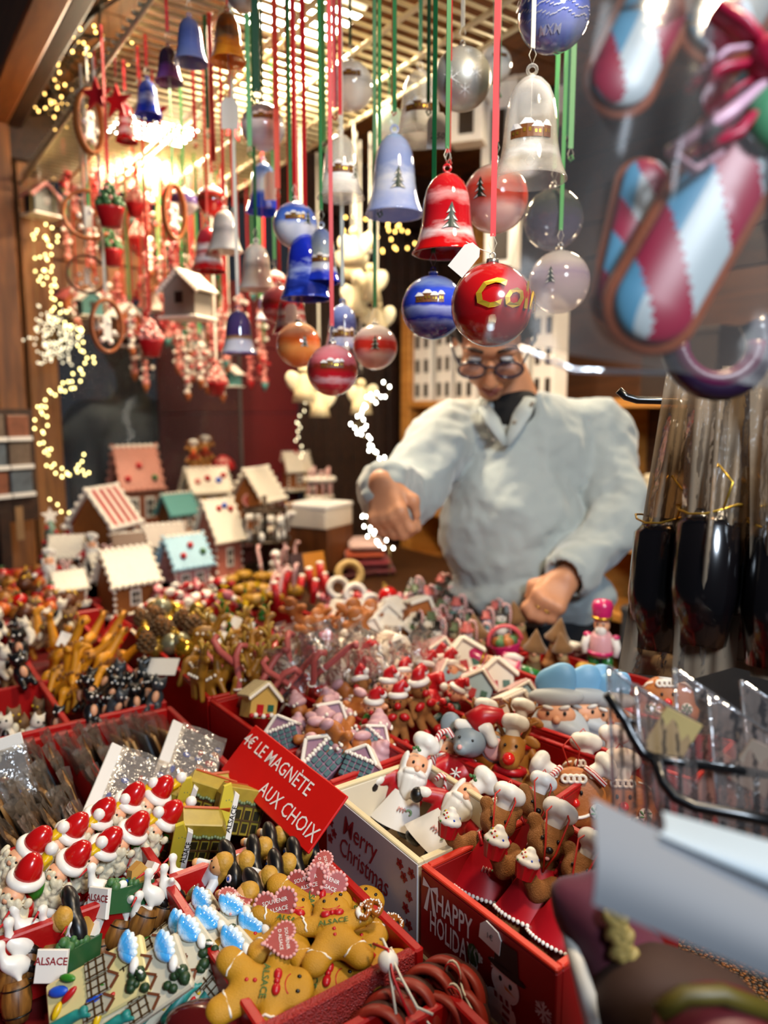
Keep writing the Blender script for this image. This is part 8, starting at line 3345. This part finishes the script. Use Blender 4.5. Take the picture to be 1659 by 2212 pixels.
# sweater
sl = [('e', P(1125, 985, 1.67), (0.170, 0.130, 0.150)), ('e', P(1105, 1140, 1.65), (0.158, 0.142, 0.20)), ('e', P(1145, 1275, 1.655), (0.178, 0.142, 0.085)),
	  ('c', P(985, 940, 1.645), P(1280, 935, 1.665), 0.078, 0.078), ('c', P(1300, 955, 1.66), P(1340, 1120, 1.57), 0.072, 0.064), ('c', P(1340, 1125, 1.57), P(1240, 1232, 1.488), 0.066, 0.046), ('c', P(1243, 1230, 1.49), P(1232, 1240, 1.48), 0.050, 0.050),
	  ('c', P(965, 940, 1.63), P(880, 1065, 1.52), 0.076, 0.064), ('c', P(880, 1070, 1.52), P(832, 1056, 1.425), 0.064, 0.055), ('c', P(836, 1056, 1.43), P(826, 1050, 1.39), 0.054, 0.050)]
for i in range(11):
	a = -2.45 + 4.9 * i / 10
	c = P(1105, 893, 1.625)
	sl.append(('c', c + Vector((0.082 * math.sin(a), 0.072 * math.cos(a), -0.035)), c + Vector((0.074 * math.sin(a), 0.066 * math.cos(a) - 0.012, 0.030)), 0.017, 0.012))
sl += [('c', P(1082, 850, 1.50), P(1088, 945, 1.515), 0.062, 0.010, 'sub'), ('c', WL, P(1250, 1225, 1.50), 0.036, 0.026, 'sub')]
sw = blob(sl, 0.0065, 0.013)
rumple(sw, 0.012, 6, 3.0)
rumple(sw, 0.014, 15, 1.0)
rumple(sw, 0.004, 45, 2.0)
SW = pbuild(sw, 'sweater', M_fleece)
us = blob([('e', P(1125, 1000, 1.67), (0.13, 0.095, 0.13)), ('c', P(1106, 890, 1.60), P(1112, 940, 1.64), 0.062, 0.088)], 0.008, 0.02)
pbuild(us, 'undershirt', mat('black_knit', '08080a', 0.85))
mb = MB()
a, b, c, d_ = P(1075, 925, 1.512), P(1122, 890, 1.520), P(1100, 975, 1.505), P(1062, 905, 1.515)
for (p, q) in ((P(1046, 880, 1.535), P(1092, 962, 1.512)), (P(1142, 862, 1.545), P(1094, 962, 1.512))):
	mb.tube([p, p.lerp(q, 0.35) + Vector((0, -0.008, 0)), p.lerp(q, 0.7) + Vector((0, -0.008, 0)), q], [0.018, 0.022, 0.015, 0.008], 10, flat=0.45)
pbuild(mb, 'placket', mat('placket_fleece', 'acb6b6', 0.85, var=0.05, bump=0.3), SW)
mb = MB()
for px, py in ((1058, 930), (1066, 950), (1112, 912), (1150, 872)):
	mb.ell(P(px, py, 1.512), (0.005, 0.003, 0.005), None, 8, 6)
pbuild(mb, 'buttons', mat('horn_button', '8c8478', 0.4), SW)
# hair, face
hp = [('e', H(0, 0.020, 0.040), (0.085, 0.100, 0.092), HM), ('e', H(0, 0.075, -0.02), (0.072, 0.05, 0.07), HM)]
for s in (-1, 1):
	hp.append(('c', H(s * 0.070, -0.010, 0.040), H(s * 0.076, 0.030, -0.030), 0.018, 0.016))
hp += [('e', H(0, -0.090, -0.010), (0.066, 0.055, 0.075), HM, 'sub')]
pbuild(rumple(blob(hp, 0.0055, 0.012), 0.008, 30), 'hair', mat('greying_hair', '2a221e', 0.6, var=0.5, vs=60, bump=0.5, bs=150))
mb = MB()
for s in (-1, 1):
	mb.mat(0)
	mb.ell(H(s * 0.031, -0.080, 0.002), (0.013, 0.007, 0.0075), HM.to_3x3().to_4x4(), 10, 7)
	mb.mat(1)
	mb.ell(H(s * 0.031, -0.0855, -0.002), (0.0055, 0.003, 0.005), HM.to_3x3().to_4x4(), 8, 6)
	mb.tube([H(s * 0.017, -0.086, 0.0), H(s * 0.031, -0.090, 0.003), H(s * 0.046, -0.083, 0.0)], 0.0022, 5)
pbuild(mb, 'eyes', [M_whitefig, M_darkeye])
mb = MB()
for s in (-1, 1):
	mb.tube([H(s * 0.014, -0.092, 0.026), H(s * 0.032, -0.090, 0.033), H(s * 0.052, -0.074, 0.025)], [0.004, 0.0045, 0.002], 6)
pbuild(mb, 'eyebrows', mat('brow_dark', '3a281e', 0.7))
mb = MB()
mb.tube([H(-0.024, -0.086, -0.069), H(-0.008, -0.096, -0.066), H(0.008, -0.096, -0.066), H(0.024, -0.086, -0.069)], [0.002, 0.0048, 0.0048, 0.002], 7)
mb.tube([H(-0.020, -0.087, -0.074), H(0, -0.096, -0.076), H(0.020, -0.087, -0.074)], [0.002, 0.0055, 0.002], 7)
pbuild(mb, 'lips', mat('lip_rose', '9c5548', 0.45))
mb = MB()
for s in (-1, 1):
	mb.tube([H(s * 0.036 + 0.027 * math.cos(t * 0.449), -0.108 + 0.12 * (abs(s * 0.036 + 0.027 * math.cos(t * 0.449)) ** 1.6), -0.004 + 0.019 * math.sin(t * 0.449)) for t in range(14)], 0.0028, 6, closed=True)
	mb.tube([H(s * 0.062, -0.098, 0.004), H(s * 0.078, -0.050, 0.006), H(s * 0.082, 0.015, 0.008)], 0.0026, 6)
mb.tube([H(-0.010, -0.108, 0.002), H(0, -0.111, 0.006), H(0.010, -0.108, 0.002)], 0.0026, 6)
GLS = pbuild(mb, 'glasses', mat('navy_frame', '151a34', 0.25, coat=0.4))
mb = MB()
for s in (-1, 1):
	mb.grid(lambda u, v: H(s * 0.036 + 0.026 * (u * 2 - 1) * math.sqrt(max(0, 1 - (v * 2 - 1) ** 2 * 0.9)), -0.106 + 0.12 * (0.036 ** 1.6), -0.004 + 0.018 * (v * 2 - 1)), 6, 6)
pbuild(mb, 'lenses', film('lens_glass', 'e6ecff', 0.03, 0.3, 0.03, 2, 0.02), GLS)
mb = MB()
for (bk, tp), f in ((tl_[2], 0.35), (tl_[1], 0.30)):
	dd = Vector((-0.55, -0.45, -0.48)).normalized()
	ax = (Vector((0.15, -0.8, 0.75)) - dd * Vector((0.15, -0.8, 0.75)).dot(dd)).normalized()
	ang = math.radians(44)
	fd = dd * math.cos(ang) - ax * math.sin(ang)
	c = bk + fd * 0.016
	e1, e2 = fd.orthogonal().normalized(), None
	e2 = fd.cross(e1)
	mb.tube([c + (e1 * math.cos(t * 0.524) + e2 * math.sin(t * 0.524)) * 0.0102 for t in range(12)], 0.0015, 6, closed=True)
pbuild(mb, 'rings', mat('gold_ring', 'd8ae48', 0.2, 0.9))
tag(person, 'vendor in a pale fleece sweater with glasses, bending over the table', 'person')

# passer-by outside the window
ps = thing('person')
q = UV(3.35, 0.98, 0)
ps.location = q
mb = rumple(blob([('e', (0, 0, 1.12), (0.22, 0.15, 0.34)), ('c', (-0.2, 0, 1.35), (0.2, 0, 1.35), 0.09, 0.09), ('c', (-0.26, 0, 1.32), (-0.30, -0.05, 1.0), 0.075, 0.06), ('c', (0.26, 0, 1.32), (0.30, -0.05, 1.0), 0.075, 0.06), ('c', (-0.09, 0, 0.85), (-0.10, 0, 0.06), 0.10, 0.07), ('c', (0.09, 0, 0.85), (0.10, 0, 0.06), 0.10, 0.07), ('c', (0, 0, 1.4), (0, -0.01, 1.52), 0.06, 0.055), ('e', (0, -0.02, 1.62), (0.08, 0.10, 0.115))], 0.014, 0.05), 0.01, 8)
mb.build('body', mat('grey_jacket', '50545a', 0.85, var=0.2), ps)
mb = blob([('e', (0, 0.0, 1.65), (0.095, 0.11, 0.11)), ('e', (0, -0.11, 1.60), (0.06, 0.06, 0.08), None, 'sub')], 0.01, 0.02)
mb.build('hair', mat('dark_hair', '14100e', 0.7), ps)
ps.rotation_euler = (0, 0, rad(60))
tag(ps, 'passer-by in a grey jacket outside the left window', 'person')

# ---------------------------------------------------------------- close foreground at the right
def cane(mb, a, b, ra, rb, k, face, flat=0.42, n=180, m=32, pat=None, ph=0.0):
	"""flattened rod between two points whose colour bands run askew: 0 white, 1 red, 2 blue"""
	t = (b - a)
	L = t.length
	t.normalize()
	nrm = (face - t * face.dot(t)).normalized()
	x = t.cross(nrm)
	vs, fs, mi = [], [], []
	for i in range(n + 1):
		u = i / n
		s_ = u * (L + ra + rb) - ra
		cap = min(1, max(0, (s_ + ra) / ra)), min(1, max(0, (L + rb - s_) / rb))
		q = math.sqrt(max(0, 1 - (1 - cap[0]) ** 2)) * math.sqrt(max(0, 1 - (1 - cap[1]) ** 2))
		r_ = (ra + (rb - ra) * u) * max(q, 0.02)
		for j in range(m):
			w = 2 * math.pi * j / m
			vs.append(a + t * s_ + x * math.cos(w) * r_ + nrm * math.sin(w) * r_ * flat)
	o = len(mb.v)
	for i in range(n):
		for j in range(m):
			fs.append((i * m + j, i * m + (j + 1) % m, (i + 1) * m + (j + 1) % m, (i + 1) * m + j))
			w = 2 * math.pi * (j + 0.5) / m
			v = (i / n * k + 0.32 * math.cos(w) + ph) % 1.0
			mi.append(0 if pat is None else 1 if v < 0.46 else (2 if math.cos(w) > 0.45 else 0))
	mb.add(vs, fs)
	mb.mi[-len(fs):] = mi
	return mb


def mk(p0, name, fn, m, root):
	mb = MB()
	fn(mb)
	mb.v = [tuple(Vector(v) - p0) for v in mb.v]
	return mb.build(name, m, root)


TOCAM = -FWD
M_cookie = mat('cookie_brown', '9a4c28', 0.5, var=0.25, vs=60, bump=0.3)
ICE = [mat('ice_white', 'c4d0d6', 0.35, var=0.06), mat('ice_magenta', 'a81440', 0.35, var=0.2, vs=40), mat('ice_blue', '5a9cc0', 0.35, var=0.15)]
root = thing('candy_cane_cookie')
p0 = P(1450, 400, 0.36)
root.location = p0
K = 0.355 / FPX
for (x0, y0, x1, y1, d, r0, k, ph) in ((1665, 215, 1415, 655, 0.350, 86, 2.3, 0.35), (1395, 395, 1340, 640, 0.366, 52, 2.2, 0.1), (1470, -90, 1345, 165, 0.360, 68, 1.6, 0.62), (1640, -80, 1560, 40, 0.362, 80, 1.5, 0.1)):
	a, b = P(x0, y0, d), P(x1, y1, d)
	mk(p0, 'cookie_base', lambda mb: cane(mb, a + FWD * 0.004, b + FWD * 0.004, r0 * 1.26 * K, r0 * 1.26 * K, 1, TOCAM, 0.25), M_cookie, root)
	mk(p0, 'striped_icing', lambda mb: cane(mb, a - FWD * 0.001, b - FWD * 0.001, r0 * K, r0 * K, k, TOCAM, 0.30, pat=1, ph=ph), ICE, root)
M_bow = [mat('bow_red', 'b0183a', 0.35, var=0.25, vs=50), mat('bow_pale', 'd8a8b8', 0.35, var=0.12)]


def bow(mb):
	for (pts, r0, mt) in (([(1665, 120), (1600, 60), (1540, 20)], 40, 0), ([(1665, 130), (1560, 150), (1490, 190)], 26, 0), ([(1660, 95), (1570, 110), (1500, 165)], 15, 1), ([(1665, 165), (1570, 250), (1450, 325)], 30, 1), ([(1665, 200), (1590, 290), (1500, 330)], 26, 0), ([(1668, 150), (1600, 185), (1530, 240)], 12, 0), ([(1560, 330), (1500, 370), (1455, 335)], 20, 1)):
		mb.mat(mt)
		mb.tube([P(x, y, 0.337) for x, y in pts], [r0 * K * 0.6, r0 * K, r0 * K * 0.8], 10, flat=0.5)
	mb.mat(0)
	mb.ell(P(1668, 130, 0.335), 0.011, None, 12, 8)


mk(p0, 'icing_bow', bow, M_bow, root)
mk(p0, 'green_berry', lambda mb: mb.ell(P(1665, 255, 0.338), (0.012, 0.008, 0.014), None, 14, 9), mat('mint_berry', '4f8a62', 0.3, coat=0.3), root)
tag(root, 'big candy cane cookies with a pink bow in the clear bag at upper right', 'cookie')
root = thing('candy_cane_cookie')
p0 = P(1550, 760, 0.45)
root.location = p0
mk(p0, 'cookie_base', lambda mb: mb.tube([P(1550 + 92 * math.cos(t), 745 + 92 * math.sin(t), 0.45) for t in [-0.6 + 0.25 * i for i in range(17)]], 0.0085, 10), mat('plum_edge', '2a1830', 0.3, coat=0.5), root)
mk(p0, 'icing', lambda mb: mb.tube([P(1550 + 84 * math.cos(t), 738 + 84 * math.sin(t), 0.446) for t in [0.0 + 0.22 * i for i in range(15)]], 0.006, 10), mat('plum_icing', '5e1c40', 0.35), root)
tag(root, 'dark plum cookie hanging behind the candy cane cookies at the right edge', 'cookie')

M_bag = film('bag_film', 'e9e6e2', 0.035, 0.16, 0.16, 16.0, 0.4)
M_seam = film('bag_seam', 'f4f6fa', 0.22, 0.55, 0.06, 40.0, 0.5)


def sheet(name, label, corners, d0, bulge, m, cat='bag', group=None, waves=(5, 0.004), both=True, nu=26, nv=26, seam=None, extra=None, seed=0):
	"""clear bag: two crinkled films joined at the edges; corners TL, TR, BR, BL in pixels"""
	r = thing(name)
	c = [Vector((x, y, 0)) for x, y in corners]
	p0 = P(*(sum(corners[i][k] for i in range(4)) / 4 for k in (0, 1)), d0)
	r.location = p0

	def fn(sgn):
		def g(s, t):
			q = c[0].lerp(c[1], s).lerp(c[3].lerp(c[2], s), t)
			e = math.sin(math.pi * s) * math.sin(math.pi * min(1, t * 1.0))
			wv = waves[1] * math.sin(waves[0] * 6.28 * s + 2.2 * t + seed) * (0.3 + e) + waves[1] * 0.6 * math.sin(11 * t + 5 * s + seed)
			return P(q.x, q.y, d0 + sgn * bulge * e + wv) - p0
		return g
	mb = MB()
	mb.grid(fn(-1), nu, nv)
	mb.build('front_film', m, r)
	if both:
		mb = MB()
		mb.grid(fn(1), nu, nv)
		mb.build('back_film', m, r)
	if seam:
		for pts in seam:
			mb = MB()
			mb.tube([P(x, y, d0) - p0 for x, y in pts], 0.0013, 6)
			mb.build('seam', M_seam, r)
	if extra:
		extra(r, p0)
	return tag(r, label, cat, group)


sheet('clear_bag', 'large clear bag holding the candy cane cookies at upper right', [(1272, -60), (1730, -60), (1730, 850), (1052, 735)], 0.352, 0.030, M_bag, waves=(3, 0.003),
	  seam=[[(1052, 735), (1140, 757), (1240, 800), (1440, 806)], [(1062, 688), (1052, 735)]])


def dark_treat(x, y0, y1, w, d):
	def f(r, p0):
		a, b = P(x + 12, y0, d) - p0, P(x - 10, y1, d) - p0
		mb = MB()
		mb.tube([a, a.lerp(b, 0.12), a.lerp(b, 0.6), b], [w * 0.55, w, w * 1.05, w * 0.8], 14)
		mb.build('dark_treat', mat('dark_liquorice', '0a080a', 0.18, coat=0.6), r)
		mb = MB()
		mb.tube([a + RIGHT * w * math.sin(t) - FWD * w * math.cos(t) + UPV * 0.004 * math.sin(2 * t) for t in [i * 0.524 for i in range(12)]], 0.0009, 5, closed=True)
		mb.tube([a - FWD * w, a - FWD * w * 1.1 + UPV * 0.02 + RIGHT * 0.006, a + UPV * 0.035 - FWD * w * 0.6], 0.001, 5)
		mb.build('gold_tie', M_gold, r)
	return f


M_bag2 = film('tan_film', 'b8a48c', 0.30, 0.18, 0.24, 30.0, 0.8)
for i, (cs, d, x, y0, y1, lab) in enumerate((([(1440, 800), (1560, 800), (1500, 1470), (1335, 1450)], 0.62, 1425, 1120, 1400, 'clear bag with a black sweet, nearest the vendor sleeve'),
										 ([(1490, 800), (1640, 800), (1590, 1440), (1450, 1480)], 0.58, 1520, 1100, 1390, 'clear bag with a black sweet, second from the vendor'),
										 ([(1560, 790), (1720, 790), (1700, 1470), (1540, 1430)], 0.60, 1605, 1120, 1420, 'clear bag with a black sweet and gold tie by the right edge'),
										 ([(1620, 790), (1780, 790), (1790, 1500), (1620, 1460)], 0.56, 1680, 1130, 1440, 'clear bag with a black sweet cut by the right edge'))):
	sheet('hanging_bag', lab, cs, d, 0.018, M_bag2, 'bag', 'hanging bags with black sweets', (3, 0.006), True, 22, 22, None, dark_treat(x, y0, y1, 0.024, d), seed=i * 1.7)

rk = thing('wire_rack')
p0 = P(1500, 1660, 0.47)
rk.location = p0
M_rod = mat('black_rod', '08080a', 0.3, coat=0.3)
for pts, rr in (([(1312, 1500, 0.47), (1350, 1556, 0.47), (1366, 1590, 0.465), (1388, 1626, 0.46), (1412, 1638, 0.46)], 0.0032), ([(1352, 1556, 0.47), (1430, 1566, 0.50), (1720, 1602, 0.53)], 0.0030),
				([(1412, 1638, 0.46), (1500, 1650, 0.47), (1730, 1682, 0.48)], 0.0032), ([(1414, 1636, 0.46), (1432, 1690, 0.45), (1458, 1722, 0.445), (1500, 1742, 0.44), (1600, 1760, 0.435), (1740, 1790, 0.43)], 0.0036),
				([(1740, 1560, 0.53), (1740, 1690, 0.48), (1745, 1800, 0.43)], 0.0034), ([(1745, 1790, 0.43), (1745, 2600, 0.50)], 0.004), ([(1336, 843, 0.80), (1352, 857, 0.80), (1375, 864, 0.80), (1450, 866, 0.80), (1745, 870, 0.75)], 0.0042), ([(1745, 870, 0.75), (1742, 1300, 0.6), (1742, 1560, 0.53)], 0.004)):
	mk(p0, 'rod', lambda mb: mb.tube([P(*q) for q in pts], rr, 10), M_rod, rk)
tag(rk, 'black wire rack at the right edge', 'rack')
M_bag3 = film('card_film', 'efe4de', 0.07, 0.36, 0.08, 40.0, 0.8)


def card(c, x, y, w, h, d):
	def f(r, p0):
		mb = MB()
		mb.box(P(x, y, d) - p0, (w, 0.0012, h), RY(28))
		mb.build('card', mat('card_' + c, c, 0.6, var=0.15), r)
	return f


for i, (cs, d, ex, lab) in enumerate((([(1314, 1438), (1420, 1520), (1440, 1860), (1325, 1740)], 0.475, None, 'pointed clear sleeve at the left tip of the wire rack'),
								  ([(1372, 1480), (1500, 1560), (1520, 1900), (1400, 1800)], 0.465, card('b39a62', 1452, 1590, 0.026, 0.030, 0.465), 'clear sleeve with a tan card in the wire rack'),
								  ([(1456, 1444), (1600, 1540), (1640, 1900), (1480, 1850)], 0.485, card('b98a7a', 1560, 1700, 0.03, 0.04, 0.485), 'pointed clear sleeve in the middle of the wire rack'),
								  ([(1530, 1500), (1690, 1600), (1700, 1900), (1560, 1860)], 0.475, card('8c7a6a', 1640, 1660, 0.03, 0.03, 0.475), 'clear sleeve near the right end of the wire rack'),
								  ([(1600, 1470), (1740, 1560), (1740, 1900), (1640, 1860)], 0.495, None, 'clear sleeve at the right end of the wire rack'))):
	sheet('card_sleeve', lab, cs, d, 0.004, M_bag3, 'sleeve', 'clear sleeves in the rack', (4, 0.0015), True, 16, 16, [[cs[0], cs[1]], [cs[0], cs[3]]], ex, i)

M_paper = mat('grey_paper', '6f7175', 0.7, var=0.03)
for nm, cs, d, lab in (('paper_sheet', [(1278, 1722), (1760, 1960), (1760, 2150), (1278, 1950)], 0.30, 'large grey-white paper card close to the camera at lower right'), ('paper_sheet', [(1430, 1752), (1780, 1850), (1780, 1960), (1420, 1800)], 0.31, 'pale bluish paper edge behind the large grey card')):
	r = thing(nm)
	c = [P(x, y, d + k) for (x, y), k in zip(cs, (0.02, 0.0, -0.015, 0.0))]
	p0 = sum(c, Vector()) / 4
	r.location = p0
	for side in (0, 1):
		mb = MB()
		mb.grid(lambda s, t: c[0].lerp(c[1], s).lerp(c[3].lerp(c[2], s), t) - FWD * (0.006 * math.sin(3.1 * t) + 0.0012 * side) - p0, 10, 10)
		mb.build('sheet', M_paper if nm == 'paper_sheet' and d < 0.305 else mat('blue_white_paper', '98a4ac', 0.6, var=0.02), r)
	mb = MB()
	mb.tube([c[1] - p0, c[2] - p0, Vector((c[2].x, c[2].y, 0.89)) - p0], 0.003, 8)
	mb.build('holder_rod', M_rod, r)
	tag(r, lab, 'paper')

r = thing('velvet_gnome')
p0 = P(1300, 2100, 0.46)
r.location = p0
mk(p0, 'velvet_hat', lambda mb: mb.add(*sdf([('c', P(1278, 1985, 0.45), P(1215, 1928, 0.45), 0.017, 0.007), ('c', P(1278, 1985, 0.45), P(1345, 2080, 0.45), 0.018, 0.028), ('c', P(1330, 1890, 0.46), P(1265, 1955, 0.45), 0.008, 0.016)], 0.004, 0.012)), mat('wine_velvet', '4c0620', 0.8, var=0.25, sheen=0.12), r)
mk(p0, 'white_trim', lambda mb: mb.tube([P(1222, 2010, 0.445), P(1250, 2090, 0.43), P(1290, 2230, 0.42)], [0.003, 0.005, 0.007], 8), M_hat, r)
mk(p0, 'straw_braid', lambda mb: [mb.ell(P(1325 + 11 * math.cos(i * 2.4) + i * 1.2, 1965 + i * 5, 0.425), (0.0045, 0.004, 0.0075), RY(30 if i % 2 else -30), 7, 5) for i in range(22)], mat('straw_gold', 'a08a4c', 0.6, var=0.3), r)
mk(p0, 'brown_body', lambda mb: mb.add(*sdf([('e', P(1400, 2190, 0.43), (0.036, 0.03, 0.040)), ('e', P(1500, 2200, 0.42), (0.04, 0.03, 0.030))], 0.005, 0.015)), mat('caramel_plush', '341a0a', 0.8, var=0.3), r)
tag(r, 'wine-red velvet gnome hat with a straw braid at lower right', 'plush toy')
r = thing('red_and_yellow_toy')
p0 = P(1560, 2230, 0.38)
r.location = p0
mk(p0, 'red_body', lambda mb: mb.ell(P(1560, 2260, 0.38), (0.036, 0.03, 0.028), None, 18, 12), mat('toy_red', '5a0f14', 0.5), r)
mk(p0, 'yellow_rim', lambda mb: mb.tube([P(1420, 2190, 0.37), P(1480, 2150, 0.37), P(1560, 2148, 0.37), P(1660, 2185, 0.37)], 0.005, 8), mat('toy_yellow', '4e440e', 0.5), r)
tag(r, 'blurred red toy with a yellow rim at the bottom right corner', 'toy')
name_places()
